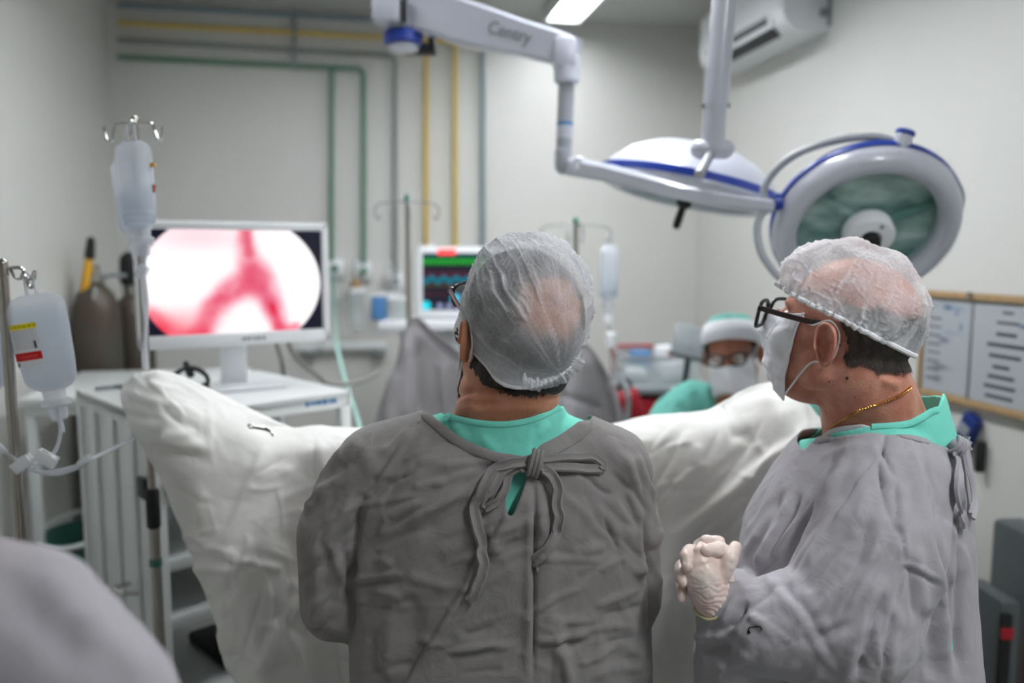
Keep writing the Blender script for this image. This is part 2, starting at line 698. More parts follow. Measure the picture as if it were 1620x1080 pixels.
mat('reflector', (222, 230, 228), 0.2, metal=0.35, var=0.5, vscale=10, color2=(70, 118, 112), stretch=(1, 1, 2.5), detail=2.0)
for k_, e_ in PANELS.items():
    mat('led_panel_' + k_, (250, 252, 255), 0.4, emit=e_)
film_mat('bag_film', (226, 233, 242), 0.52, 0.22)
film_mat('bag_liquid', (206, 217, 228), 0.42, 0.25)
film_mat('tube_film', (222, 226, 232), 0.55, 0.2)
film_mat('clear_plastic', (214, 222, 224), 0.35, 0.2)
film_mat('lamp_glass', (150, 200, 192), 0.16, 0.06)
attr_mat('print_flat', rough=0.6)
attr_mat('screen_lit', emit=1.15, rough=0.15)

# ================================================================== the room
U = Vector((math.cos(THETA), math.sin(THETA), 0))        # along the back wall, to the right
W = Vector((-math.sin(THETA), math.cos(THETA), 0))       # into the back wall
RZ = rotz(THETA)
CR = hit_z(1110, 45, CEIL); CR.z = 0                     # right back corner
d = ray(182, 300)
_den = d.x * U.y - d.y * U.x
_t = (CR.x * U.y - CR.y * U.x) / _den
CL = Vector((d.x * _t, d.y * _t, 0))                     # left back corner
RW = (CR - CL).length
RD = 7.0
def room(a, b, z):
    """a: metres right of the left corner along the back wall, b: metres out from the back wall."""
    return CL + U * a - W * b + Vector((0, 0, z))

def struct(name, mb, m):
    return tag(mb.build(name, m, None), kind='structure')
T_ = 0.12
struct('floor', MB().box(room(RW / 2, RD / 2, -0.05), (RW + 2 * T_, RD + 2 * T_, 0.1), RZ), 'floor_vinyl')
struct('ceiling', MB().box(room(RW / 2, RD / 2, CEIL + 0.05), (RW + 2 * T_, RD + 2 * T_, 0.1), RZ), 'ceiling_paint')
struct('wall_back', MB().box(room(RW / 2, -T_ / 2, CEIL / 2), (RW + 2 * T_, T_, CEIL), RZ), 'wall_paint')
struct('wall_front', MB().box(room(RW / 2, RD + T_ / 2, CEIL / 2), (RW + 2 * T_, T_, CEIL), RZ), 'wall_paint')
struct('wall_left', MB().box(room(-T_ / 2, RD / 2, CEIL / 2), (T_, RD, CEIL), RZ), 'wall_paint')
struct('wall_right', MB().box(room(RW + T_ / 2, RD / 2, CEIL / 2), (T_, RD, CEIL), RZ), 'wall_paint')
struct('baseboard_back', MB().box(room(RW / 2, 0.008, 0.05), (RW, 0.016, 0.1), RZ, 0.004), 'powder_white')

def on_back(px, py, off=0.0):
    return hit_plane(px, py, CL - W * off, W)
def on_right(px, py, off=0.0):
    return hit_plane(px, py, CR - U * off, U)

# ceiling luminaires: the far one shows at the top of the picture
def luminaire(a, b, L, w, label, k):
    c = room(a, b, CEIL)
    t = thing('ceiling_light', label, 'ceiling light', c, 'linear ceiling luminaires')
    fr = MB()
    fw = 0.02
    fr.box(c + U * (w / 2 + fw / 2) + Vector((0, 0, -0.03)), (fw, L + 2 * fw, 0.06), RZ, 0.004)
    fr.box(c - U * (w / 2 + fw / 2) + Vector((0, 0, -0.03)), (fw, L + 2 * fw, 0.06), RZ, 0.004)
    fr.box(c + W * (L / 2 + fw / 2) + Vector((0, 0, -0.03)), (w, fw, 0.06), RZ, 0.004)
    fr.box(c - W * (L / 2 + fw / 2) + Vector((0, 0, -0.03)), (w, fw, 0.06), RZ, 0.004)
    fr.build('frame', 'powder_white', t)
    MB().box(c + Vector((0, 0, -0.012)), (w, L, 0.024), RZ).build('diffuser', 'led_panel_' + k, t)
    return t
lc = hit_z(889, 17, CEIL)
la = (lc - CL).dot(U); lb = -(lc - CL).dot(W)
luminaire(la, lb + 0.62, 1.2, 0.16, 'long lit ceiling light near the back wall above the lamp arm', 'back')
luminaire(la - 0.25, lb + 1.75, 1.2, 0.16, 'lit ceiling light overhead, second from the back wall', 'table')
luminaire(la - 1.35, lb + 1.5, 1.2, 0.16, 'lit ceiling light overhead on the left side of the room', 'left')
luminaire(la, lb + 4.2, 1.2, 0.16, 'lit ceiling light behind the photographer', 'behind')

# gas pipes on the back wall
PR = 0.0125
def pipe(name, pts, m, label, r=PR, group='gas pipes on the back wall'):
    w = [on_back(x, y, 0.035) for x, y in pts]
    path = [w[0]]
    for i in range(1, len(w) - 1):
        a = (w[i - 1] - w[i]).normalized(); b = (w[i + 1] - w[i]).normalized()
        for k in range(7):
            t = k / 6
            path.append(w[i] + a * 0.04 * (1 - t) ** 2 + b * 0.04 * t * t)
    path.append(w[-1])
    return tag(MB().tube(path, r, 14).build(name, m), label, 'pipe', group)
pipe('gas_pipe', [(186, 90), (575, 109), (575, 418)], 'pipe_green', 'lowest green pipe that turns down to the wall outlet with a flowmeter')
pipe('gas_pipe', [(524, 108), (524, 412)], 'pipe_green', 'green pipe dropping straight down behind the right edge of the big screen')
pipe('gas_pipe', [(186, 63), (625, 88), (625, 436)], 'pipe_grey', 'grey pipe running along the wall and turning down left of the yellow pipes')
pipe('gas_pipe', [(186, 36), (720, 66), (720, 398)], 'pipe_yellow', 'yellow pipe running along the wall and turning down, right one of the two')
pipe('gas_pipe', [(674, 66), (674, 388)], 'pipe_yellow', 'yellow pipe dropping straight down, left one of the two yellow pipes')
pipe('gas_pipe', [(186, 8), (764, 40), (764, 402)], 'pipe_blue', 'blue-grey pipe along the ceiling edge turning down beside the lamp column')
# bracket that carries the four horizontal pipes
br = thing('pipe_bracket', 'slim vertical bracket clamping the four horizontal wall pipes', 'bracket', on_back(465, 108))
p0, p1 = on_back(466, 20, 0.012), on_back(465, 110, 0.012)
MB().box((p0 + p1) / 2, (0.018, 0.02, (p0 - p1).length), RZ, 0.003).build('rail', 'grey_metal', br)
for y in (25, 52, 79, 104):
    q = on_back(465, y, 0.035)
    MB().box(q, (0.02, 0.034, 0.032), RZ, 0.006).build('clamp', 'grey_metal', br)

# wall outlets with their fittings
def outlet(px, py, label, capm):
    c = on_back(px, py, 0.0)
    t = thing('wall_outlet', label, 'gas outlet', c - Vector((0, 0, 0.05)), 'gas outlets on the back wall')
    MB().box(c - W * 0.02, (0.085, 0.04, 0.09), RZ, 0.012).build('cover_plate', 'white_plastic', t)
    MB().cyl(c - W * 0.04, c - W * 0.07, 0.02, 20, 0.004).build('socket', capm, t)
    return t
outlet(530, 424, 'white gas outlet half hidden behind the big screen', 'pipe_green')
outlet(575, 428, 'white gas outlet at the foot of the green pipe with a flowmeter', 'pipe_green')
outlet(624, 444, 'white gas outlet at the foot of the grey pipe', 'grey_metal')
outlet(674, 400, 'white gas outlet at the foot of the left yellow pipe', 'pipe_yellow')
outlet(720, 408, 'white gas outlet at the foot of the right yellow pipe', 'pipe_yellow')

def flowmeter(px, py, label, bodym, jar_h, jar_r):
    c = on_back(px, py, 0.11)
    t = thing('flowmeter', label, 'flowmeter', c - Vector((0, 0, jar_h + 0.03)), 'flowmeters hung on the wall outlets')
    MB().cyl(c - Vector((0, 0, 0.02)), c + Vector((0, 0, 0.10)), 0.016, 18, 0.004).build('sight_tube', 'clear_plastic', t)
    b = MB().box(c - Vector((0, 0, 0.03)), (0.05, 0.05, 0.04), RZ, 0.01)
    b.cyl(c + W * 0.0, on_back(px, py, 0.04), 0.012, 14)
    b.build('valve_body', bodym, t)
    MB().lathe([(0.01, -0.05), (jar_r, -0.06), (jar_r, -jar_h), (jar_r * .8, -jar_h - 0.02), (0, -jar_h - 0.02)], c, seg=24).build('jar', 'clear_plastic', t)
    MB().lathe([(jar_r * 1.06, -0.045), (jar_r * 1.06, -0.07), (0.0, -0.07)], c, seg=24).build('lid', 'white_plastic', t)
    return t
flowmeter(563, 440, 'flowmeter with a brownish valve and a clear jar below the green pipe', 'brass_brown', 0.24, 0.045)
flowmeter(618, 447, 'flowmeter with a bluish clear jar below the grey pipe', 'pipe_grey', 0.15, 0.055)

# equipment rail under the outlets
rl = thing('equipment_rail', 'white rail on the back wall behind the endoscopy cart', 'rail', on_back(545, 560))
a_, b_ = on_back(470, 549, 0.05), on_back(612, 545, 0.05)
rl_dir = U
MB().box((a_ + b_) / 2, ((b_ - a_).length, 0.03, 0.04), RZ, 0.006).build('bar', 'powder_white', rl)
for q in (490, 600):
    MB().box(on_back(q, 558, 0.03), (0.06, 0.06, 0.035), RZ, 0.006).build('mount', 'grey_metal', rl)

# ================================================================== air conditioner on the right wall
acn = on_right(1312, 50)                 # near bottom corner on the wall
ab = -(acn - CL).dot(W)                  # distance from the back wall
azb = acn.z + 0.0
AL, AD, AH = 0.80, 0.20, 0.27
def acp(l, dd, h):                       # l from the near end towards the back wall, dd out from wall, h up
    return CR - U * dd - W * (ab - l) + Vector((0, 0, azb + h))
ac = thing('air_conditioner', 'white wall air conditioner under the ceiling on the right wall', 'air conditioner', acp(AL / 2, 0, 0))
prof = [(0.0, 0.0), (0.14, 0.0), (0.185, 0.035), (0.20, 0.075), (0.20, AH - 0.03), (0.17, AH), (0, AH)]
def prism(prof, l0, l1):
    n = len(prof)
    V = [acp(l0, a, b) for a, b in prof] + [acp(l1, a, b) for a, b in prof]
    Fc = [(i, (i + 1) % n, n + (i + 1) % n, n + i) for i in range(n)] + [tuple(range(n - 1, -1, -1)), tuple(range(n, 2 * n))]
    return MB().add(V, Fc)
prism(prof, 0, AL).build('body', 'white_plastic', ac)
prism([(0.2005, 0.085), (0.206, 0.09), (0.206, AH - 0.03), (0.2005, AH - 0.025)], 0.02, AL - 0.02).build('front_panel', 'white_plastic', ac)
prism([(0.152, 0.0015), (0.19, 0.034), (0.194, 0.030), (0.157, -0.003)], 0.10, AL - 0.06).build('louvre', 'dark_plastic', ac)
prism([(0.186, 0.030), (0.200, 0.070), (0.205, 0.068), (0.191, 0.028)], 0.09, AL - 0.06).build('outlet_flap', 'white_plastic', ac)
prism([(0.196, 0.052), (0.203, 0.078), (0.207, 0.076), (0.200, 0.050)], 0.12, AL - 0.1).build('air_slot', 'dark_plastic', ac)
prism([(-0.001, 0.02), (0.012, 0.02), (0.012, AH - 0.02), (-0.001, AH - 0.02)], -0.012, 0.0).build('end_trim', 'panel_grey', ac)
for hh, dd in ((0.07, 0.03), (0.20, 0.05)):
    c = acp(0.0, dd, hh)
    MB().cyl(c, c - W * 0.012, 0.018, 18, 0.003).build('knockout_cap', 'panel_grey', ac)

# ================================================================== chart board on the right wall
bt, bb = on_right(1466, 458), on_right(1456, 622)
b0 = -(bt - CL).dot(W)
zt, zb = bt.z, (bb.z)
BL = 0.62
def bp(l, z, off):
    return CR - U * off - W * (b0 + l) + Vector((0, 0, z))
bd = thing('chart_board', 'wood-framed schedule board with two lined sheets on the right wall', 'notice board', bp(BL / 2, zb, 0))
fw = 0.022
Rr = Matrix((-W, -U, Vector((0, 0, 1)))).transposed()   # x along wall towards viewer, y out of wall
MB().box(bp(BL / 2, (zt + zb) / 2, 0.006), (BL, 0.012, zt - zb), Rr).build('backing', 'panel_grey', bd)
for nm, c, s in (('rail', bp(BL / 2, zt - fw / 2, 0.012), (BL, 0.024, fw)), ('rail', bp(BL / 2, zb + fw / 2, 0.012), (BL, 0.024, fw)),
                 ('stile', bp(fw / 2, (zt + zb) / 2, 0.012), (fw * .7, 0.024, zt - zb)), ('stile', bp(BL - fw / 2, (zt + zb) / 2, 0.012), (fw, 0.024, zt - zb))):
    MB().box(c, s, Rr, 0.004).build(nm, 'wood_frame', bd)
rs = np.random.RandomState(4)
def sheet(l0, l1, z0, z1, bars, ink):
    n, m_ = 110, 110
    G, u, v = quad_grid(bp(l0, z1, 0.0145), bp(l1, z1, 0.0145), bp(l0, z0, 0.0145), bp(l1, z0, 0.0145), n, m_)
    C = np.ones((n, m_, 3)) * np.array([0.66, 0.68, 0.70])
    uu, vv = np.meshgrid(u, v)
    for (a, b, c, h, k) in bars:
        msk = (uu > a) & (uu < b) & (np.abs(vv - c) < h)
        C[msk] = np.array([0.33, 0.34, 0.35]) * k
    for (a, c, ra, rc, col) in ink:
        ms = np.exp(-((uu - a) / ra) ** 2 - ((vv - c) / rc) ** 2)[..., None] * (0.5 + 0.5 * rs.rand(n, m_, 1))
        C = C * (1 - ms) + np.array(col) * ms
    return print_panel('sheet', G, C, 'print_flat', bd)
NAVY = (0.12, 0.22, 0.42)
sheet(0.02, 0.225, zb + 0.025, zt - 0.03,
      [(0.08, 0.38, 0.20 + 0.095 * k, 0.016, 1.25 + 0.1 * (k % 3)) for k in range(8)],
      [(0.5, 0.07, 0.09, 0.025, NAVY), (0.72, 0.08, 0.12, 0.02, (0.4, 0.5, 0.65)), (0.7, 0.13, 0.03, 0.015, NAVY), (0.15, 0.06, 0.14, 0.015, (0.45, 0.5, 0.6)),
       (0.8, 0.27, 0.03, 0.04, (0.3, 0.38, 0.55)), (0.45, 0.43, 0.10, 0.03, (0.3, 0.34, 0.45)), (0.38, 0.73, 0.18, 0.03, (0.35, 0.36, 0.38)),
       (0.35, 0.86, 0.10, 0.04, (0.4, 0.42, 0.45)), (0.6, 0.34, 0.2, 0.02, (0.55, 0.58, 0.68))])
sheet(0.235, 0.59, zb + 0.025, zt - 0.03,
      [(0.32, 0.44, 0.07, 0.014, 0.95), (0.26, 0.50, 0.175, 0.016, 0.7), (0.26, 0.48, 0.29, 0.016, 0.7), (0.17, 0.58, 0.40, 0.017, 0.65), (0.20, 0.54, 0.51, 0.017, 0.7),
       (0.24, 0.43, 0.62, 0.017, 0.7), (0.20, 0.48, 0.72, 0.017, 0.75), (0.16, 0.50, 0.82, 0.017, 0.75), (0.18, 0.48, 0.92, 0.016, 0.8)],
      [(0.55, 0.19, 0.05, 0.02, NAVY), (0.62, 0.06, 0.06, 0.015, (0.3, 0.45, 0.6)), (0.7, 0.8, 0.08, 0.03, (0.3, 0.38, 0.6)), (0.8, 0.4, 0.1, 0.02, (0.5, 0.55, 0.68))])
MB().box(bp(0.2295, (zt + zb) / 2, 0.015), (0.010, 0.006, zt - zb - 2 * fw), Rr, 0.002).build('divider', 'grey_metal', bd)
MB().cyl(bp(0.2295, zt - 0.006, 0.024), bp(0.2295, zt - 0.006, 0.03), 0.01, 14).build('pin', 'steel', bd)

# blue holder with a black handle hanging on the right wall
hc = on_right(1530, 685, 0.02)
hl = thing('wall_holder', 'small blue holder with a black handle hanging below the chart board', 'holder', on_right(1540, 735))
Rt = Rr @ Matrix.Rotation(math.radians(24), 3, 'Y')
MB().box(hc, (0.06, 0.032, 0.125), Rt, 0.008).build('body', 'blue_plastic', hl)
MB().box(hc + Rt @ Vector((0, 0.017, 0.012)), (0.04, 0.004, 0.035), Rt, 0.001).build('sticker', 'panel_grey', hl)
hq = on_right(1551, 722, 0.02)
MB().box(hq, (0.022, 0.024, 0.095), Rr, 0.006).build('handle', 'black_rubber', hl)
# ================================================================== endoscopy cart (white cabinet)
Z3 = Vector((0, 0, 1))
near = P(236, 660, 1.85)
CTZ = near.z
fa = math.radians(44)
CF = Vector((math.cos(fa), math.sin(fa), 0))           # along the open front, away to the right
CS = Vector((-math.sin(fa), math.cos(fa), 0))          # along the left side, away to the left
CWd, CDp = 0.54, 0.54
Rc = Matrix((CF, CS, Z3)).transposed()
def cp(a, b, z):
    return Vector((near.x, near.y, 0)) + CF * a + CS * b + Z3 * z
cart = thing('endoscopy_cart', 'white metal equipment cart with open shelves under the big screen', 'cart', cp(CWd / 2, CDp / 2, 0))
top = MB().box(cp(CWd / 2, CDp / 2, CTZ - 0.015), (CWd, CDp, 0.03), Rc, 0.006)
top.build('top_shelf', 'powder_white', cart)
lipm = MB()
for a, b, sx, sy in ((CWd / 2, 0.008, CWd, 0.016), (CWd / 2, CDp - 0.008, CWd, 0.016), (0.008, CDp / 2, 0.016, CDp), (CWd - 0.008, CDp / 2, 0.016, CDp)):
    lipm.box(cp(a, b, CTZ - 0.022), (sx, sy, 0.045), Rc, 0.004)
lipm.build('top_rim', 'powder_white', cart)
MB().box(cp(0.09, 0.30, CTZ + 0.004), (0.006, 0.34, 0.008), Rc, 0.002).build('cable_guide', 'grey_metal', cart)
MB().box(cp(0.08, 0.47, CTZ + 0.007), (0.10, 0.012, 0.012), Rc, 0.003).build('cable_guide', 'grey_metal', cart)
for (a, b) in ((0.016, 0.016), (CWd - 0.016, 0.016), (0.016, CDp - 0.016), (CWd - 0.016, CDp - 0.016)):
    MB().box(cp(a, b, (CTZ - 0.03 + 0.09) / 2), (0.032, 0.032, CTZ - 0.12), Rc, 0.005).build('post', 'powder_white', cart)
    w_ = MB().cyl(cp(a - 0.014, b, 0.045), cp(a + 0.014, b, 0.045), 0.045, 20, 0.006)
    wh = w_.build('caster', 'black_rubber', cart)
    MB().box(cp(a, b, 0.08), (0.04, 0.05, 0.03), Rc, 0.005).build('fork', 'grey_metal', wh)
# ribbed side panel on the left
sp = MB()
sp.box(cp(0.012, CDp / 2, (CTZ + 0.1) / 2), (0.008, CDp - 0.05, CTZ - 0.14), Rc, 0.002)
sp.build('side_panel', 'powder_white', cart)
for b in (0.14, 0.27, 0.41):
    MB().box(cp(0.004, b, (CTZ + 0.1) / 2), (0.014, 0.05, CTZ - 0.16), Rc, 0.006).build('panel_rib', 'powder_white', cart)
MB().box(cp(CWd - 0.012, CDp - 0.10, (CTZ + 0.1) / 2), (0.008, 0.15, CTZ - 0.14), Rc, 0.002).build('side_panel', 'powder_white', cart)
hd = MB().tube(smooth_path([cp(-0.006, 0.16, CTZ - 0.44), cp(-0.04, 0.16, CTZ - 0.44), cp(-0.045, 0.12, CTZ - 0.44), cp(-0.006, 0.10, CTZ - 0.445)], 5), 0.006, 10)
hd.build('latch', 'chrome', cart)
for z in (CTZ - 0.20, CTZ - 0.36, CTZ - 0.50, CTZ - 0.72):
    s_ = MB().box(cp(CWd / 2, CDp / 2, z), (CWd - 0.05, CDp - 0.02, 0.012), Rc, 0.003)
    s_.box(cp(CWd / 2, 0.012, z - 0.005), (CWd - 0.05, 0.014, 0.03), Rc, 0.004)
    s_.build('shelf', 'powder_white', cart)
for b_, z in ((0.0, CTZ - 0.175),):
    MB().box(cp(-0.004, 0.05, z), (0.012, 0.05, 0.05), Rc, 0.003).build('hinge', 'dark_plastic', cart)
    MB().box(cp(0.045, -0.004, z + 0.012), (0.03, 0.012, 0.05), Rc, 0.003).build('hinge', 'dark_plastic', cart)
# blue print on the top rim, right end of the front
txR = Matrix((CF, Z3, -CS)).transposed()
pb_ = MB()
for k, (o_, w_, h_) in enumerate(((0, .011, .013), (.014, .008, .010), (.025, .009, .010), (.037, .012, .012), (.053, .014, .014), (.070, .010, .012), (.083, .012, .013))):
    pb_.box(cp(CWd - 0.135 + o_, -0.0008, CTZ - 0.022), (w_, 0.001, h_), Rc)
tag(pb_.build('printed_logo', 'printed_blue', cart, smooth=False), kind='stuff')
# things on the shelves
bx = thing('carton', 'dark cardboard carton with a yellow mark on the upper cart shelf', 'box', cp(0.34, 0.26, CTZ - 0.354))
MB().box(cp(0.34, 0.26, CTZ - 0.303), (0.20, 0.30, 0.10), Rc, 0.004).build('box', 'cardboard', bx)
MB().box(cp(0.30, 0.108, CTZ - 0.303), (0.03, 0.004, 0.03), Rc).build('sticker', 'warn_yellow', bx)
dk = thing('foot_pedal', 'black foot pedal stored on the low cart shelf', 'pedal', cp(0.3, 0.25, CTZ - 0.714))
MB().box(cp(0.30, 0.2, CTZ - 0.699), (0.22, 0.24, 0.03), Rc, 0.01).build('base', 'black_rubber', dk)
MB().ell(cp(0.30, 0.18, CTZ - 0.665), (0.08, 0.10, 0.035), Rc).build('pedal', 'dark_plastic', dk)
uq = thing('light_source_unit', 'pale grey device unit on the middle cart shelf', 'device', cp(0.38, 0.3, CTZ - 0.494))
MB().box(cp(0.38, 0.30, CTZ - 0.449), (0.22, 0.34, 0.09), Rc, 0.008).build('case', 'panel_grey', uq)
MB().box(cp(0.38, 0.128, CTZ - 0.449), (0.20, 0.005, 0.07), Rc, 0.002).build('front_panel', 'dark_grey', uq)

# ================================================================== big screen on the cart
TLs, TRs, BLs, BRs = P(211, 352, 2.10), P(521, 350, 2.36), P(216, 556, 2.10), P(519, 536, 2.36)
sc_c = (TLs + TRs + BLs + BRs) / 4
sx = ((TRs + BRs) / 2 - (TLs + BLs) / 2); SWd = sx.length; sx = sx.normalized()
sx.z = 0; sx.normalize()
sy = Z3.copy()
sn = sx.cross(sy)                                     # towards the viewer
SHt = ((TLs - BLs).length + (TRs - BRs).length) / 2
Rs = Matrix((sx, sn, sy)).transposed()
tv = thing('display_screen', 'large white-framed display showing a pink endoscopic view', 'monitor', Vector((sc_c.x, sc_c.y, CTZ)))
def sp_(u, v, off=0.0):
    return sc_c + sx * ((u - 0.5) * SWd) + sy * ((0.5 - v) * SHt) + sn * off
bz = 0.022
hs = MB()
hs.box(sc_c - sn * 0.026, (SWd - 0.01, 0.04, SHt - 0.01), Rs, 0.012)
hs.build('housing', 'white_plastic', tv)
bez = MB()
bez.box(sp_(0.5, 0, 0.0) - sy * bz / 2, (SWd, 0.024, bz), Rs, 0.006)
bez.box(sp_(0.5, 1, 0.0) + sy * bz * .8, (SWd, 0.024, bz * 1.6), Rs, 0.006)
bez.box(sp_(0, 0.5, 0.0) + sx * bz / 2, (bz, 0.024, SHt), Rs, 0.006)
bez.box(sp_(1, 0.5, 0.0) - sx * bz / 2, (bz, 0.024, SHt), Rs, 0.006)
bez.build('bezel', 'white_plastic', tv)
pb_ = MB()
for o_, w_ in ((0, .008), (.013, .009), (.027, .007), (.039, .009), (.053, .008)):
    pb_.box(sp_(0.54, 1, 0.0123) + sx * (o_ - 0.01) + sy * bz * .8, (w_, 0.001, 0.010), Rs)
tag(pb_.build('printed_logo', 'printed_grey', tv, smooth=False), kind='stuff')
n_, m_ = 130, 220
ul, ur, vt, vb = bz / SWd, 1 - bz / SWd, bz / SHt, 1 - 1.6 * bz / SHt
G, u, v = quad_grid(sp_(ul, vt, 0.004), sp_(ur, vt, 0.004), sp_(ul, vb, 0.004), sp_(ur, vb, 0.004), n_, m_)
uu, vv = np.meshgrid(u * 1.70, v)
def seg_d(x0, y0, x1, y1):
    dx, dy = x1 - x0, y1 - y0
    t = np.clip(((uu - x0) * dx + (vv - y0) * dy) / (dx * dx + dy * dy), 0, 1)
    return np.hypot(uu - x0 - t * dx, vv - y0 - t * dy), t
C = np.ones((n_, m_, 3)) * np.array([1.0, 0.985, 0.985])
nz = fbm(np.stack([uu.ravel() * 4, vv.ravel() * 4, np.zeros(uu.size)], 1), 3).reshape(uu.shape)
def blend(C, m, col):
    m = np.clip(m, 0, 1)[..., None]
    return C * (1 - m) + np.array(col) * m
def stroke(C, pts, w0, w1, col, k=1.0):
    n = len(pts) - 1
    best = np.zeros(uu.shape)
    for i in range(n):
        dd, t = seg_d(*pts[i], *pts[i + 1])
        w = w0 + (w1 - w0) * (i + t) / n
        best = np.maximum(best, np.exp(-(dd / w) ** 2.6))
    return blend(C, best * k * (0.85 + 0.35 * nz), col)
C = blend(C, 0.45 * np.exp(-((uu - 0.5) / 0.5) ** 2 - ((vv - 0.06) / 0.16) ** 2), (0.93, 0.66, 0.72))
C = stroke(C, [(0.93, -0.05), (0.94, 0.15), (0.98, 0.35), (1.0, 0.48)], 0.06, 0.17, (0.90, 0.46, 0.54), 0.85)
C = stroke(C, [(0.96, 0.0), (0.97, 0.22)], 0.04, 0.05, (0.80, 0.20, 0.32), 0.6)
C = stroke(C, [(0.98, 0.50), (0.78, 0.60), (0.60, 0.76), (0.47, 1.03)], 0.14, 0.10, (0.86, 0.28, 0.40), 0.9)
C = stroke(C, [(1.04, 0.45), (1.14, 0.64), (1.22, 0.85), (1.27, 1.03)], 0.15, 0.08, (0.85, 0.30, 0.42), 0.85)
C = stroke(C, [(1.18, 0.75), (1.26, 1.03)], 0.03, 0.06, (0.85, 0.10, 0.22), 0.8)
C = stroke(C, [(0.02, 0.86), (0.2, 0.98), (0.45, 1.06)], 0.12, 0.12, (0.86, 0.10, 0.20), 0.95)
C = blend(C, 0.5 * np.exp(-((uu - 0.3) / 0.35) ** 2 - ((vv - 0.88) / 0.14) ** 2), (0.95, 0.5, 0.55))
C = stroke(C, [(1.27, 1.02), (1.42, 0.97)], 0.05, 0.05, (0.92, 0.4, 0.5), 0.7)
rr_ = np.hypot(uu - 0.815, (vv - 0.52) * 1.25)
edge = sstep(0.875, 0.862, rr_)
C = C * edge[..., None] + np.array([0.055, 0.06, 0.13]) * (1 - edge[..., None])
print_panel('screen_image', G, C, 'screen_lit', tv)
stb = Vector((sc_c.x, sc_c.y, CTZ)) - sn * 0.03
MB().box(stb + Z3 * 0.006 - sn * 0.02, (0.24, 0.17, 0.012), Rs, 0.005).build('stand_foot', 'white_plastic', tv)
nk = MB().box(stb + Z3 * 0.10 - sn * 0.055, (0.07, 0.03, 0.19), Rs, 0.008)
nk.build('stand_neck', 'white_plastic', tv)

# coil of black cable lying in front of the screen
kc = cp(0.17, 0.20, CTZ)
cc_ = P(301, 580, 2.02)
kb = thing('coiled_cable', 'black coiled cable with plugs standing on the cart top', 'cable', Vector((cc_.x, cc_.y, CTZ)))
kr = 0.042
pts = []
for k in range(40):
    a = 2 * PI * k / 40 * 1.9
    pts.append(Vector((cc_.x, cc_.y, CTZ + 0.049)) + Vector((math.cos(a) * kr * (1 + 0.1 * math.sin(3 * a)), 0.012 * math.sin(a * .5) , math.sin(a) * kr)))
MB().tube(pts, 0.0048, 8).build('cord', 'black_rubber', kb)
MB().capsule(Vector((cc_.x + .035, cc_.y, CTZ + .045)), Vector((cc_.x + .042, cc_.y, CTZ + .012)), .010, .010).build('plug', 'dark_plastic', kb)
MB().capsule(Vector((cc_.x - .010, cc_.y, CTZ + .10)), Vector((cc_.x + .0, cc_.y, CTZ + .075)), .008, .010).build('plug', 'dark_plastic', kb)

# ================================================================== side table and gas cylinders at the left wall
tz = P(20, 632, 2.55).z
tb = thing('side_table', 'white table against the left wall in front of gas cylinders', 'table', P(130, 632, 2.85) * 1.0)
tb.location.z = 0; tb['_wx'] = tuple(tb.location)
def tp(a, b, z):
    return room(a, b, z)
ta0, ta1 = 0.08, 0.72
tb_f = -(P(80, 632, 2.58) - CL).dot(W); tb_b = tb_f - 0.62
MB().box(tp((ta0 + ta1) / 2, (tb_f + tb_b) / 2, tz - 0.015), (ta1 - ta0, tb_f - tb_b, 0.03), RZ, 0.006).build('table_top', 'powder_white', tb)
ap_ = MB()
ap_.box(tp((ta0 + ta1) / 2, tb_f - 0.02, tz - 0.045), (ta1 - ta0 - 0.06, 0.02, 0.03), RZ, 0.003)
ap_.build('apron', 'powder_white', tb)
for a in (ta0 + 0.03, ta1 - 0.03):
    for b in (tb_f - 0.03, tb_b + 0.03):
        MB().box(tp(a, b, (tz - 0.03) / 2), (0.03, 0.03, tz - 0.03), RZ, 0.004).build('leg', 'powder_white', tb)

def cylinder(px, pyt, Y, r, label, kind):
    c = P(px, pyt, Y)
    H = c.z
    b = Vector((c.x, c.y, 0))
    t = thing('gas_cylinder', label, 'gas cylinder', b, 'gas cylinders in the left corner')
    MB().lathe([(r - 0.015, 0), (r, 0.02), (r, H - 0.16), (r * 0.94, H - 0.10), (r * 0.72, H - 0.045), (r * 0.38, H - 0.012), (0.035, H), (0, H)], b, seg=40).build('tank', 'rust_steel', t)
    MB().lathe([(0.035, -0.01), (0.035, 0.03), (0.02, 0.035), (0.02, 0.07), (0, 0.07)], b + Z3 * H, seg=20).build('neck', 'steel', t)
    if kind == 0:
        q = b + Z3 * (H - 0.025)
        MB().tube([q + Vector((-0.03, -0.03, -0.04)), q + Vector((0.0, -0.03, 0.14))], [0.022, 0.014], 14).build('regulator', 'valve_yellow', t)
        MB().capsule(q + Vector((0.0, -0.03, 0.13)), q + Vector((0.008, -0.03, 0.19)), 0.02, 0.016).build('knob', 'black_rubber', t)
        MB().capsule(q + Vector((0.02, -0.06, -0.09)), q + Vector((0.03, -0.06, 0.0)), 0.012, 0.008).build('tag', 'chrome', t)
        MB().tube(smooth_path([q + Vector((0.0, 0, 0.02)), q + Vector((0.06, 0, 0.05)), q + Vector((0.12, 0.02, 0.05))], 6), 0.008, 8).build('hose', 'grey_metal', t)
    else:
        MB().capsule(b + Z3 * (H + 0.06), b + Z3 * (H + 0.13), 0.045, 0.042, 20).build('valve_cap', 'black_rubber', t)
    return t
cylinder(150, 446, 3.32, 0.092, 'rusty grey gas cylinder with a yellow regulator', 0)
cylinder(208, 462, 3.50, 0.085, 'dark gas cylinder with a black valve cap beside the big screen', 1)

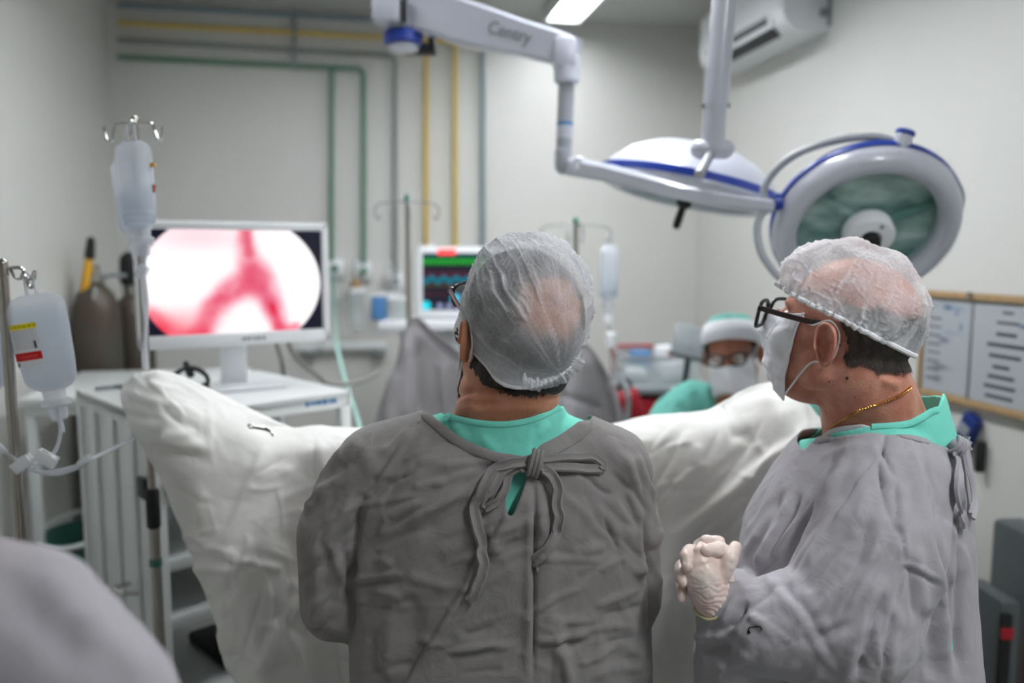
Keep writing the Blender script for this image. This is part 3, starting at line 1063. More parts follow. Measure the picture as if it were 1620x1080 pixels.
# hamper under the side table
hb = P(128, 880, 2.7)
hp = thing('waste_hamper', 'white wire hamper with a teal liner below the side table', 'hamper', Vector((hb.x, hb.y, 0)))
hzt = P(128, 835, 2.7).z
ring = [Vector((hb.x + 0.12 * math.cos(a), hb.y + 0.15 * math.sin(a), hzt + 0.02 * math.sin(a))) for a in np.linspace(0, 2 * PI, 40, endpoint=False)]
MB().tube(ring, 0.009, 8, closed=True).build('rim', 'powder_white', hp)
MB().lathe([(0.08, 0.03), (0.10, hzt * .5), (0.115, hzt - 0.01), (0.105, hzt - 0.012), (0.09, hzt * .5), (0.07, 0.06), (0, 0.06)], Vector((hb.x, hb.y, 0)), seg=30, sy=1.25).build('liner', 'teal_plastic', hp)
for k in range(4):
    a = PI / 4 + k * PI / 2
    MB().tube([Vector((hb.x + 0.122 * math.cos(a), hb.y + 0.15 * math.sin(a), hzt)), Vector((hb.x + 0.10 * math.cos(a), hb.y + 0.125 * math.sin(a), 0))], 0.006, 8).build('wire_leg', 'powder_white', hp)

# ================================================================== IV stands, bags, lines
def bag_mesh(c, w, h, t, R, taper=0.0, top_r=0.3, n=26, m=22):
    """pillow shape: rounded outline in the local xz plane, bulging in y."""
    V = np.zeros((2, n, m, 3))
    for s in (0, 1):
        for i in range(n):
            vv = -1 + 2 * i / (n - 1)
            k = 1.0
            e = (abs(vv) - (1 - 0.28)) / 0.28
            k = 1.0 if e <= 0 else math.sqrt(max(1 - e * e * 0.82, 0.0))
            k *= 1 + taper * vv
            for j in range(m):
                uu = -1 + 2 * j / (m - 1)
                th = (max(1 - abs(uu) ** 2.6, 0) ** 0.55) * (max(1 - abs(vv) ** 3, 0) ** 0.6)
                p = Vector((uu * w / 2 * k, (1 if s else -1) * th * t / 2, vv * h / 2))
                V[s, i, j] = c + R @ p
    mb = MB()
    mb.grid(V[0][:, ::-1]); mb.grid(V[1])
    return mb

def iv_bag(hook, w, h, t, R, label, level, taper=0.0, group=None, lab=False):
    """bag hanging with its loop at hook."""
    dn = R @ Vector((0, 0, -1)); rt = R @ Vector((1, 0, 0)); ft = R @ Vector((0, -1, 0))
    c = hook + dn * (0.035 + h / 2)
    bot = c + dn * (h / 2 + 0.075)
    g = thing('infusion_bag', label, 'infusion bag', bot, group)
    bag_mesh(c, w, h, t, R, taper).build('bag', 'bag_film', g, sharp=180)
    lh = h * level
    bag_mesh(c + dn * (h / 2 - lh / 2 - 0.006), w * 0.95, lh, t * 0.86, R, taper * level).build('fluid', 'bag_liquid', g, sharp=180)
    MB().tube([hook + dn * 0.036 - rt * 0.010, hook + dn * 0.006 - rt * 0.008, hook - dn * 0.002, hook + dn * 0.006 + rt * 0.008, hook + dn * 0.036 + rt * 0.010], 0.003, 8).build('hanger_loop', 'tube_film', g)
    p = c + dn * (h / 2 - 0.004)
    MB().lathe([(0.020, 0), (0.020, 0.018), (0.026, 0.02), (0.026, 0.03), (0.017, 0.034), (0.015, 0.055), (0.005, 0.06), (0.005, 0.08), (0, 0.08)], p, dn, 20, sy=0.7).build('port', 'tube_film', g)
    if lab:
        lw, lhh = w * 0.54, h * 0.44
        lc_ = c - rt * w * 0.14 + dn * h * 0.0
        n, m = 60, 36
        G = np.zeros((n, m, 3)); C = np.ones((n, m, 3)) * 0.90
        for i in range(n):
            for j in range(m):
                u_, v_ = j / (m - 1), i / (n - 1)
                X = (u_ - 0.5) * lw - 0.15 * w; Zv = (v_ - 0.5) * lhh + h * 0.0
                th = (max(1 - abs(X / (w / 2)) ** 2.6, 0) ** 0.55) * (max(1 - abs(Zv / (h / 2)) ** 3, 0) ** 0.6)
                G[i, j] = c + rt * X + dn * Zv + ft * (th * t / 2 + 0.0015)
                col = (0.90, 0.91, 0.93)
                if v_ < 0.12: col = (0.93, 0.86, 0.10) if not (0.04 < v_ < 0.08 and (j // 2) % 3) else (0.72, 0.66, 0.12)
                elif v_ < 0.60 and (i % 3 == 0) and 0.08 < u_ < 0.92 and (j * 7 + i * 3) % 5: col = (0.66, 0.67, 0.70)
                elif 0.66 < v_ < 0.84: col = (0.80, 0.05, 0.08) if not (0.72 < v_ < 0.78 and 0.2 < u_ < 0.85 and j % 2) else (0.9, 0.35, 0.35)
                elif 0.88 < v_ < 0.95 and 0.06 < u_ < 0.16: col = (0.1, 0.1, 0.12)
                if 0.42 < v_ < 0.58 and 0.82 < u_ < 0.9: col = (0.2, 0.2, 0.22)
                C[i, j] = col
        print_panel('label_print', G, C, 'print_flat', g)
    return g, bot

def hook_path(c, d, L):
    u = Vector(d).normalized()
    return smooth_path([c, c + u * L * 0.55, c + u * L * 0.68 + Z3 * -0.012, c + u * L * 0.78 - Z3 * 0.032, c + u * L * 0.92 - Z3 * 0.030, c + u * L - Z3 * 0.004], 6)

def iv_stand(px, py, Y, label, hooks, lower=None, r=0.0095, base=True, topm='steel', hookL=0.07, arm=hook_path, hookm='chrome'):
    tpt = P(px, py, Y)
    b = Vector((tpt.x, tpt.y, 0))
    t = thing('iv_stand', label, 'iv stand', b, 'infusion stands')
    zl = tpt.z * 0.5 if lower is None else lower
    MB().cyl(b + Z3 * zl, tpt, r, 18).build('upper_pole', 'steel', t)
    MB().cyl(b + Z3 * 0.08, b + Z3 * (zl + 0.02), r * 1.35, 18).build('lower_pole', 'steel', t)
    for (dx, dy) in hooks:
        MB().tube(arm(tpt, (dx, dy, 0), hookL), 0.0032, 8).build('hook', hookm, t)
    MB().capsule(tpt - Z3 * 0.01, tpt + Z3 * 0.008, r * 1.15, r).build('cap', topm, t)
    for k in range(5):
        a = 2 * PI * k / 5 + 0.3
        e = b + Vector((0.17 * math.cos(a), 0.17 * math.sin(a), 0.055))
        lg = MB().tube([b + Z3 * 0.10, b + Vector((0.08 * math.cos(a), 0.08 * math.sin(a), 0.085)), e], [0.016, 0.014, 0.011], 10).build('base_leg', 'steel', t)
        MB().cyl(e + Vector((-math.sin(a) * .01, math.cos(a) * .01, -0.03)), e - Vector((-math.sin(a) * .01, math.cos(a) * .01, 0.03)), 0.025, 16).build('caster', 'black_rubber', lg)
    return t, tpt, b

# left-most stand with the labelled bag
st1, t1, b1 = iv_stand(4, 424, 1.45, 'steel infusion stand at the left edge carrying the labelled bag', [(1, 0.05), (-1, 0.1)], lower=0.55, hookL=0.055)
hk1 = P(44, 441, 1.45)
MB().tube(smooth_path([t1 - Z3 * 0.004, P(14, 423, 1.45), P(19, 430, 1.45), P(25, 440, 1.45), P(33, 440, 1.45), P(36, 432, 1.45), P(42, 440, 1.45), P(48, 441, 1.45), P(54, 429, 1.45)], 5), 0.0026, 8).build('hook', 'chrome', st1)
Rb = Matrix.Rotation(math.radians(-9), 3, 'Y') @ rotz(math.radians(-6))
g1, bot1 = iv_bag(P(44, 434, 1.45), 0.108, 0.175, 0.05, Rb, 'large clear infusion bag with a white, yellow and red label', 0.84, 0.10, 'infusion bags', True)
g1b, bot1b = iv_bag(P(-38, 436, 1.47), 0.108, 0.175, 0.05, Matrix.Rotation(math.radians(3), 3, 'Y'), 'clear infusion bag cut off by the left edge of the picture', 0.84, 0.0, 'infusion bags', False)

# irrigation lines with clamps
def line(name, pts, r, label, m='tube_film', group=None, n=8):
    return tag(MB().tube(smooth_path(pts, n), r, 10).build(name, m), label, 'tubing', group)
YL = 1.44
line('irrigation_tube', [bot1 + Vector((0, 0, 0.004)), P(92, 640, YL), P(96, 680, YL), P(88, 712, YL), P(72, 728, YL), P(52, 742, YL), P(80, 746, YL), P(120, 737, YL), P(135, 728, YL)], 0.0034, 'clear tube looping down from the labelled bag', group='irrigation tubes')
line('irrigation_tube', [P(-36, 640, 1.46), P(-20, 690, 1.46), P(0, 705, 1.45), P(22, 725, YL), P(38, 738, YL), P(80, 750, YL), P(118, 742, YL), P(136, 730, YL)], 0.0034, 'clear tube coming in from the left edge of the picture', group='irrigation tubes')
line('irrigation_tube', [P(137, 729, YL), P(165, 716, 1.48), P(195, 702, 1.54), P(222, 690, 1.60)], 0.0034, 'single clear tube running behind the draped knee', group='irrigation tubes')
tag(MB().capsule(P(128, 733, YL), P(140, 724, YL), 0.008, 0.007).build('tube_connector', 'clear_plastic'), 'clear Y-shaped connector joining the two tubes', 'connector')
for (x, y, a, lb) in ((36, 733, -35, 'white roller clamp on the tube beside the stand pole'), (74, 725, 30, 'white roller clamp under the labelled bag')):
    c = P(x, y, YL - 0.004)
    R = Matrix.Rotation(math.radians(a), 3, 'Y')
    t = thing('roller_clamp', lb, 'clamp', c - Z3 * 0.012, 'roller clamps')
    bm_ = MB()
    for s in (-1, 1):
        bm_.box(c + R @ Vector((0, s * 0.006, 0)), (0.036, 0.002, 0.020), R, 0.0008)
    bm_.box(c + R @ Vector((0, 0, -0.010)), (0.036, 0.013, 0.002), R, 0.0005)
    bm_.box(c + R @ Vector((-0.017, 0, 0.0)), (0.002, 0.013, 0.020), R, 0.0005)
    bm_.build('housing', 'white_plastic', t)
    MB().cyl(c + R @ Vector((0.004, -0.006, 0.004)), c + R @ Vector((0.004, 0.006, 0.004)), 0.008, 16).build('wheel', 'white_plastic', t)

# second stand, in front of the screen
st2, t2, b2 = iv_stand(213, 196, 1.74, 'steel infusion stand in front of the big screen', [(-1, 0.1), (1, -0.25), (0.3, -1)], lower=P(228, 800, 1.74).z, r=0.0085, hookL=0.068)
gr0, gr1 = P(224, 772, 1.74).z, P(226, 836, 1.74).z
MB().lathe([(0.010, 0), (0.0145, 0.006), (0.0145, gr0 - gr1 - 0.006), (0.010, gr0 - gr1)], Vector((b2.x, b2.y, gr1)), seg=20).build('grip', 'black_rubber', st2)
gz = P(228, 895, 1.74).z
MB().cyl(Vector((b2.x, b2.y, gz)), Vector((b2.x, b2.y, gz + 0.017)), 0.0135, 16).build('height_clip', 'teal_plastic', st2)
iv_bag(t2 + Vector((-0.040, 0.045, -0.030)), 0.070, 0.165, 0.045, Matrix.Rotation(math.radians(-4), 3, 'Y') @ rotz(0.3), 'partly empty infusion bag behind another on the tall stand', 0.55, 0.08, 'infusion bags')
g2, bot2 = iv_bag(t2 + Vector((0.006, -0.035, -0.004)), 0.078, 0.18, 0.045, Matrix.Rotation(math.radians(-3), 3, 'Y') @ rotz(-0.2), 'front infusion bag with a red mark on the tall stand', 0.45, 0.10, 'infusion bags')
gc = t2 + Vector((0.006, -0.06, -0.06))
MB().tube(smooth_path([P(199, 246, 1.70), P(212, 256, 1.69), P(228, 264, 1.69), P(240, 262, 1.70)], 6), 0.0028, 8).build('strap', 'white_plastic', g2)
MB().box(P(242, 261, 1.695), (0.010, 0.006, 0.008), None, 0.001).build('strap_clip', 'warn_yellow', g2)
MB().box(P(243, 298, 1.70), (0.005, 0.006, 0.016), None, 0.001).build('red_mark', 'red_plastic', g2)
line('drip_line', [bot2, P(231, 380, 1.70), P(228, 430, 1.70), P(233, 480, 1.70), P(230, 540, 1.70), P(233, 585, 1.71)], 0.0036, 'clear drip line hanging beside the pole in front of the screen', group='drip lines')
line('drip_line', [bot2 + Vector((-.004, .002, 0)), P(224, 400, 1.705), P(226, 470, 1.705), P(231, 520, 1.705), P(226, 560, 1.705), P(229, 586, 1.71)], 0.0028, 'thinner drip line twisted against the pole in front of the screen', group='drip lines')
c = P(224, 430, 1.69)
tag(MB().box(c, (0.022, 0.014, 0.030), Matrix.Rotation(0.5, 3, 'Y'), 0.004).build('line_clamp', 'tube_film'), 'white clamp on the drip line in front of the screen', 'clamp')

# two far stands that carry the grey screen drape
def far_arm(c, d, L):
    u = Vector(d).normalized()
    return smooth_path([c - Z3 * 0.01, c + u * L * 0.5 - Z3 * 0.012, c + u * L * 0.88 - Z3 * 0.02, c + u * L - Z3 * 0.045, c + u * L * 0.92 - Z3 * 0.075, c + u * L * 0.82 - Z3 * 0.06], 6)
st3, t3, b3 = iv_stand(644, 314, 3.0, 'far infusion stand left of the patient monitor', [(1, 0.1), (-1, -0.1), (0.2, -1)], topm='teal_plastic', hookL=0.115, arm=far_arm, hookm='pipe_grey')
st4, t4, b4 = iv_stand(911, 350, 3.0, 'far infusion stand behind the central surgeon carrying a drip bag', [(1, 0.1), (-1, -0.1), (-0.3, -1), (0.3, 1)], topm='teal_plastic', hookL=0.13, arm=far_arm, hookm='pipe_grey')
g4, bot4 = iv_bag(P(964, 372, 3.0), 0.078, 0.20, 0.05, rotz(0.5), 'small drip bag hanging on the far right stand', 0.4, 0.05, 'infusion bags')
dc = thing('drip_chamber', 'white drip chamber below the far drip bag', 'drip chamber', P(966, 548, 3.0))
MB().cyl(P(962, 498, 3.0), P(962, 512, 3.0), 0.018, 16, 0.004).build('connector', 'white_plastic', dc)
MB().cyl(P(966, 525, 3.0), P(966, 550, 3.0), 0.022, 16, 0.006).build('chamber', 'white_plastic', dc)
MB().tube(smooth_path([bot4, P(962, 500, 3.0), P(966, 530, 3.0), P(966, 560, 3.0), P(975, 620, 3.0), P(990, 680, 3.0)], 6), 0.004, 8).build('line', 'tube_film', dc)

# ================================================================== hoses and cables behind the cart
line('oxygen_hose', [on_back(527, 432, .10), on_back(530, 500, .10), P(533, 545, 3.3), P(545, 600, 3.1), P(563, 655, 3.0), P(575, 700, 2.9)], 0.009, 'green hose hanging from the wall outlet beside the cart', 'clear_hose')
line('power_cable', [P(437, 540, 2.55), P(441, 556, 2.6), P(446, 572, 2.62), P(450, 600, 2.7)], 0.007, 'grey cable dropping behind the screen, left of two', 'grey_cable', 'cables behind the screen')
line('power_cable', [P(456, 540, 2.55), P(462, 556, 2.6), P(478, 575, 2.66), P(500, 592, 2.7), P(520, 606, 2.75), P(560, 606, 2.8), P(600, 590, 2.9)], 0.007, 'grey cable curving over to the far wall, right of two', 'grey_cable', 'cables behind the screen')
# ================================================================== surgical lamps
def dome_lamp(c, n, R, name, label, loc, side_hint, depth=0.13, roll=0.0):
    """shallow dome, open side along n (direction the light shines)."""
    c = Vector(c); n = Vector(n).normalized()
    t = thing(name, label, 'surgical lamp', loc, 'surgical lamps')
    h = depth
    prof = [(0.0, -h), (R * 0.28, -h * 0.985), (R * 0.55, -h * 0.86), (R * 0.78, -h * 0.62), (R * 0.92, -h * 0.32), (R * 0.985, -h * 0.08),
            (R, 0.0), (R * 0.99, 0.035), (R * 0.95, 0.055), (R * 0.86, 0.062), (R * 0.76, 0.05), (R * 0.745, 0.035), (R * 0.70, 0.0), (R * 0.45, -h * 0.45), (0.0, -h * 0.6)]
    return t, prof, c, n

# --- lamp on the straight ceiling column
YL1 = 2.12
l1c = P(1088, 300, 2.40)
n1 = Vector((-0.22, -0.02, -1)).normalized()
R1 = 0.262
lt1, pf, c, n = dome_lamp(l1c, n1, R1, 'surgical_lamp', 'white dome lamp with a blue band on the straight ceiling column', P(1140, 0, YL1), None, 0.135)
h = 0.13
pf = [(0.0, -h), (R1 * 0.25, -h * 0.985), (R1 * 0.50, -h * 0.88), (R1 * 0.72, -h * 0.66), (R1 * 0.88, -h * 0.38), (R1 * 0.97, -h * 0.13), (R1, -0.004), (R1, 0.008), (R1 * 0.96, 0.018), (R1 * 0.84, 0.03), (R1 * 0.76, 0.03), (R1 * 0.74, 0.02)]
MB().lathe(pf + [(R1 * 0.6, -0.03), (0, -0.05)], c, n, 56).build('dome', 'lamp_white', lt1)
MB().lathe([(R1 * 0.735, 0.020), (R1 * 0.735, 0.026), (0, 0.026)], c, n, 48).build('lens', 'lamp_glass', lt1)
MB().lathe([(R1 * 0.73, 0.012), (R1 * 0.6, -0.01), (R1 * 0.3, -0.03), (0, -0.035)], c, n, 40).build('reflector', 'reflector', lt1)
MB().lathe([(R1 * 0.992, -0.022), (R1 * 1.008, -0.020), (R1 * 1.012, -0.002), (R1 * 1.0, 0.0)], c, n, 56, caps=False).build('blue_band', 'lamp_blue', lt1)
h0 = c + n * 0.026
MB().lathe([(0.022, 0), (0.022, 0.02), (0.011, 0.03), (0.012, 0.075), (0.009, 0.09), (0, 0.09)], h0, n + Vector((-.1, 0, 0)), 20).build('handle', 'black_rubber', lt1)
kk = c - n * 0.12 + Vector((-0.09, -0.08, -0.012))
MB().ell(kk, (0.016, 0.012, 0.006), None, 14, 8).build('switch', 'dark_grey', lt1)
ptop = P(1146, -60, YL1 - 0.02); ptop.z = CEIL
pj = P(1127, 236, YL1 - 0.06)
cx_ = Vector((pj.x, pj.y, CEIL))
col_top = P(1146, 0, YL1 - 0.06)
dirc = (col_top - pj).normalized()
ctop = pj + dirc * ((CEIL - pj.z) / dirc.z)
MB().cyl(pj + dirc * 0.10, ctop, 0.029, 28).build('column', 'lamp_white', lt1)
MB().cyl(pj, pj + dirc * 0.11, 0.0275, 28).build('column_end', 'lamp_white', lt1)
MB().cyl(ctop - dirc * 0.05, ctop, 0.09, 32, 0.01).build('ceiling_flange', 'lamp_white', lt1)
for s in (-1, 1):
    q = pj + dirc * 0.105 + Vector((s * 0.029, 0, 0))
    MB().cyl(q, q + Vector((s * 0.004, 0, 0)), 0.006, 10).build('screw', 'dark_grey', lt1)
jn = MB().capsule(pj + Vector((-0.03, 0, 0.0)), pj + Vector((0.03, 0, 0)), 0.024, 0.024, 18)
jn.build('joint', 'lamp_white', lt1)
MB().tube(smooth_path([pj, P(1114, 262, YL1 - 0.10), P(1106, 276, YL1 - 0.12)], 5), 0.013, 14).build('link', 'lamp_grey', lt1)

# --- lamp on the hub arm
YH = 2.55
t_hub = P(640, 0, YH)
lt2 = thing('surgical_lamp', 'tilted round lamp with blue trim on the long jointed arm', 'surgical lamp', Vector((t_hub.x, t_hub.y, CEIL)), 'surgical lamps')
hubt = Vector((t_hub.x, t_hub.y, CEIL))
hubb = P(638, 78, YH)
MB().cyl(hubb + Z3 * 0.055, hubt, 0.052, 32, 0.004).build('hub_column', 'lamp_white', lt2)
MB().cyl(hubb + Z3 * 0.014, hubb + Z3 * 0.05, 0.058, 32, 0.004).build('hub_ring', 'lamp_blue', lt2)
MB().cyl(hubb - Z3 * 0.004, hubb + Z3 * 0.014, 0.046, 32, 0.004).build('hub_cap', 'lamp_white', lt2)
bk = P(612, 14, YH - 0.05)
MB().box(bk, (0.08, 0.07, 0.085), None, 0.012).build('brake_box', 'lamp_white', lt2)
MB().box(P(640, 16, YH - 0.065), (0.014, 0.02, 0.07), None, 0.002).build('slot', 'dark_plastic', lt2)
bkt = MB().box(P(664, 78, YH + 0.08), (0.10, 0.05, 0.03), None, 0.004)
bkt.box(P(684, 68, YH + 0.08), (0.02, 0.05, 0.06), None, 0.004)
bkt.build('cable_box', 'black_rubber', lt2)
# long arm: tapered box swept along a path
def sweep_box(path, ws, hs, name, m, parent, bev=0.25):
    path = [Vector(p) for p in path]
    n = len(path)
    V, Fc = [], []
    for i in range(n):
        t = (path[min(i + 1, n - 1)] - path[max(i - 1, 0)]).normalized()
        side = t.cross(Z3).normalized()
        up = side.cross(t).normalized()
        w, h = ws[i] / 2, hs[i] / 2
        b = min(w, h) * bev
        for (a, c_) in ((-w + b, -h), (w - b, -h), (w, -h + b), (w, h - b), (w - b, h), (-w + b, h), (-w, h - b), (-w, -h + b)):
            V.append(path[i] + side * a + up * c_)
    for i in range(n - 1):
        for k in range(8):
            k2 = (k + 1) % 8
            Fc.append((i * 8 + k, i * 8 + k2, (i + 1) * 8 + k2, (i + 1) * 8 + k))
    Fc.append(tuple(range(7, -1, -1)))
    Fc.append(tuple((n - 1) * 8 + k for k in range(8)))
    return MB().add(V, Fc).build(name, m, parent, sharp=30)
YE = 2.35
arm_px = [(640, 18, YH), (690, 24, 2.53), (730, 36, 2.50), (775, 48, 2.47), (830, 62, 2.42), (880, 76, 2.38), (905, 84, YE)]
sweep_box([P(*q) for q in arm_px], [0.085, 0.085, 0.08, 0.075, 0.07, 0.07, 0.07], [0.115, 0.115, 0.125, 0.115, 0.095, 0.09, 0.085], 'upper_arm', 'lamp_white', lt2)
ael = P(893, 88, YE)
MB().box(ael + Z3 * 0.004, (0.062, 0.075, 0.085), None, 0.012).build('arm_head', 'lamp_white', lt2)
MB().cyl(P(897, 88, YE) - Z3 * 0.075, P(897, 88, YE), 0.036, 24, 0.006).build('elbow_collar', 'lamp_white', lt2)
pa, pb = P(897, 110, YE), P(891, 258, YE)
pb.x, pb.y = pa.x - 0.008, pa.y
MB().cyl(pb, pa, 0.0225, 26).build('drop_tube', 'lamp_grey', lt2)
q0 = pa + (pb - pa) * 0.60
MB().cyl(q0, q0 + (pb - pa).normalized() * 0.035, 0.0229, 26).build('rating_plate', 'lamp_white', lt2)
MB().cyl(q0 - (pb - pa).normalized() * 0.010, q0, 0.0230, 26).build('blue_stripe', 'printed_blue', lt2)
MB().capsule(pb + Z3 * 0.03, pb - Z3 * 0.008, 0.0245, 0.0245, 24).build('knee', 'lamp_grey', lt2)
kn = P(915, 264, YE - 0.03)
MB().cyl(kn + Vector((0, 0.035, 0)), kn - Vector((0, 0.035, 0)), 0.026, 24, 0.004).build('pivot', 'lamp_white', lt2)
MB().cyl(kn - Vector((0, 0.035, 0)), kn - Vector((0, 0.040, 0)), 0.010, 16).build('pivot_cap', 'white_plastic', lt2)
YB = 2.12
lb_ = [(905, 264, YE - 0.02), (960, 273, 2.24), (1010, 286, 2.13), (1080, 305, 2.06), (1150, 318, 2.04), (1205, 325, 2.05), (1222, 326, 2.05)]
sweep_box([P(*q) for q in lb_], [0.045, 0.045, 0.045, 0.042, 0.04, 0.038, 0.036], [0.05, 0.046, 0.042, 0.036, 0.034, 0.032, 0.03], 'lower_arm', 'lamp_white', lt2, 0.4)
ya, yb = P(1222, 321, 2.05), P(1236, 318, 2.05)
MB().cyl(ya, yb, 0.021, 20, 0.003).build('yoke_joint', 'lamp_blue', lt2)
txa = P(812, 57, 2.435 - 0.052); txb = P(840, 65, 2.415 - 0.052)
ex_ = (P(880, 76, 2.38) - P(775, 48, 2.47)).normalized()
ez_ = (Z3 - ex_ * ex_.z).normalized()
text_obj('Centry', 'arm_lettering', 0.05, P(808, 57, 2.437) - Vector((0.1, 1, 0)).normalized() * 0.0375, Matrix((ex_, ez_, ex_.cross(ez_))).transposed(), 'printed_grey', lt2)
# the lamp head
l2c = P(1366, 352, 2.08)
n2 = Vector((-0.10, -0.80, -0.60)).normalized()
R2 = 0.222
_, pf2, c, n = (None, None, l2c, n2)
h = 0.11
prof2 = [(0.0, -h), (R2 * 0.28, -h * 0.985), (R2 * 0.55, -h * 0.86), (R2 * 0.78, -h * 0.62), (R2 * 0.94, -h * 0.30), (R2 * 1.0, 0.0), (R2 * 1.0, 0.02), (R2 * 0.965, 0.045), (R2 * 0.90, 0.057), (R2 * 0.82, 0.057), (R2 * 0.76, 0.047), (R2 * 0.74, 0.03), (R2 * 0.735, 0.0)]
MB().lathe(prof2 + [(R2 * 0.5, -h * 0.5), (0, -h * 0.6)], c, n, 64).build('dome', 'lamp_white', lt2)
MB().lathe([(R2 * 1.012, -0.012), (R2 * 1.022, -0.006), (R2 * 1.022, 0.008), (R2 * 1.010, 0.012)], c, n, 64, caps=False).build('blue_trim', 'lamp_blue', lt2)
MB().lathe([(R2 * 0.742, 0.024), (R2 * 0.742, 0.030), (0, 0.030)], c, n, 56).build('lens', 'lamp_glass', lt2)
MB().lathe([(R2 * 0.73, 0.008), (R2 * 0.60, -0.022), (R2 * 0.36, -0.045), (0, -0.05)], c, n, 40).build('reflector', 'reflector', lt2)
Rn = rot_to(n)
for k in range(3):
    a = 2 * PI * k / 3 + 0.4
    e1 = c + Rn @ Vector((math.cos(a) * R2 * 0.72, math.sin(a) * R2 * 0.72, 0.012))
    e0 = c + Rn @ Vector((math.cos(a) * R2 * 0.2, math.sin(a) * R2 * 0.2, 0.012))
    MB().tube([e0, e1], 0.012, 10).build('lamp_rib', 'teal_plastic' if k == 0 else 'reflector', lt2)
cavc = c + Rn @ Vector((-0.03, 0.075, 0.0))
MB().lathe([(0.044, -0.02), (0.044, 0.012), (0.036, 0.014), (0.034, -0.01), (0, -0.012)], c + Vector((-0.005, 0.0, 0.068)) + n * 0.0, n, 28).build('bulb_socket', 'dark_plastic', lt2)
MB().lathe([(0.060, 0.02), (0.060, 0.052), (0.054, 0.060), (0.026, 0.064), (0.024, 0.058), (0, 0.058)], c + n * 0.0 + Vector((0.004, 0, -0.006)), n, 32).build('centre_hub', 'white_plastic', lt2)
MB().lathe([(0.022, 0.055), (0.020, 0.085), (0, 0.086)], c + Vector((0.004, 0, -0.006)), n, 24).build('handle_socket', 'black_rubber', lt2)
for k in range(3):
    a = 2 * PI * k / 3 + 1.1
    q = c + Vector((0.004, 0, -0.006)) + Rn @ Vector((math.cos(a) * 0.042, math.sin(a) * 0.042, 0.060))
    MB().cyl(q, q + n * 0.004, 0.006, 10).build('screw', 'panel_grey', lt2)
# ring handle: arcs of tube around the head
def arc(cc, axis, rad, a0, a1, sc=1.0, n=26, off=0.0):
    Rm = rot_to(axis)
    return [cc + Rm @ Vector((math.cos(a) * rad, math.sin(a) * rad * sc, off)) for a in np.linspace(a0, a1, n)]
ringp = [P(1214, 330, 2.05), P(1208, 302, 2.06), P(1225, 272, 2.05), P(1262, 243, 2.02), P(1320, 223, 1.99), P(1380, 216, 1.97), P(1418, 224, 1.96)]
MB().tube(smooth_path(ringp, 8), 0.0095, 12).build('guard_rail', 'lamp_grey', lt2)
ringq = [P(1214, 326, 2.05), P(1200, 350, 2.03), P(1199, 380, 2.01), P(1210, 410, 1.99), P(1240, 445, 1.97), P(1290, 480, 1.95)]
MB().tube(smooth_path(ringq, 8), 0.0095, 12).build('guard_rail', 'lamp_grey', lt2)
ringr = [P(1436, 270, 1.95), P(1470, 264, 1.96), P(1500, 278, 1.98), P(1518, 303, 2.0), P(1517, 330, 2.02), P(1506, 350, 2.03), P(1492, 372, 2.05)]
MB().tube(smooth_path(ringr, 8), 0.0105, 12).build('guard_rail', 'lamp_grey', lt2)
MB().box(P(1504, 345, 2.03), (0.03, 0.03, 0.05), None, 0.008).build('rail_mount', 'lamp_grey', lt2)
k0, k1 = P(1419, 247, 1.955), P(1431, 214, 1.955)
MB().cyl(k0, k1, 0.021, 22, 0.003).build('knob', 'lamp_white', lt2)
MB().cyl(k1, k1 + (k1 - k0).normalized() * 0.012, 0.0225, 22, 0.003).build('knob_cap', 'lamp_blue', lt2)
MB().cyl(k0 - (k1 - k0).normalized() * 0.006, k0 + (k1 - k0).normalized() * 0.006, 0.034, 24, 0.004).build('knob_base', 'lamp_blue', lt2)

# ================================================================== patient monitor on the anaesthesia machine
YM = 3.5
mc = (P(668, 400, YM) + P(792, 490, YM)) / 2
mw = (P(792, 440, YM) - P(668, 440, YM)).length; mh = (P(668, 400, YM) - P(668, 490, YM)).length
pm = thing('patient_monitor', 'white patient monitor with a dark screen of coloured traces', 'monitor', Vector((mc.x, mc.y, mc.z - mh / 2 - 0.03)))
MB().box(mc + Vector((0, 0.05, -0.005)), (mw + 0.05, 0.09, mh + 0.06), None, 0.014).build('case', 'white_plastic', pm)
n_, m_ = 90, 130
G, u, v = quad_grid(mc + Vector((-mw / 2, 0.003, mh / 2)), mc + Vector((mw / 2, 0.003, mh / 2)), mc + Vector((-mw / 2, 0.003, -mh / 2)), mc + Vector((mw / 2, 0.003, -mh / 2)), n_, m_)
uu, vv = np.meshgrid(u, v)
C = np.ones((n_, m_, 3)) * np.array([0.10, 0.10, 0.15])
C[vv < 0.07] = (0.10, 0.25, 0.30)
mk = np.abs(vv - 0.13 - 0.05 * np.abs(np.sin(uu * 60)) ** 4) < 0.045
C[mk] = (0.10, 0.60, 0.16)
C[(vv > 0.33) & (vv < 0.40)] = (0.28, 0.12, 0.18)
C[np.abs(vv - 0.47 - 0.03 * np.sin(uu * 40)) < 0.05] = (0.06, 0.42, 0.50)
C[np.abs(vv - 0.57) < 0.018] = (0.30, 0.26, 0.10)
C[(np.abs(vv - 0.72) < 0.03) & (uu < 0.3)] = (0.22, 0.10, 0.14)
C[(np.hypot((uu - 0.04) * 1.38, (vv - 0.93)) < 0.085)] = (0.05, 0.85, 0.92)
C[(np.hypot((uu - 0.42) * 1.38, (vv - 0.80)) < 0.085)] = (0.05, 0.75, 0.88)
for k in range(6):
    C[(np.hypot((uu - 0.22 - 0.12 * k) * 1.38, (vv - 0.93)) < 0.05)] = (0.55, 0.58, 0.74)
C[(uu > 0.66) & (np.abs(vv - 0.25) < 0.08) & (np.abs(uu - 0.82) < 0.10)] = (0.10, 0.8, 0.25)
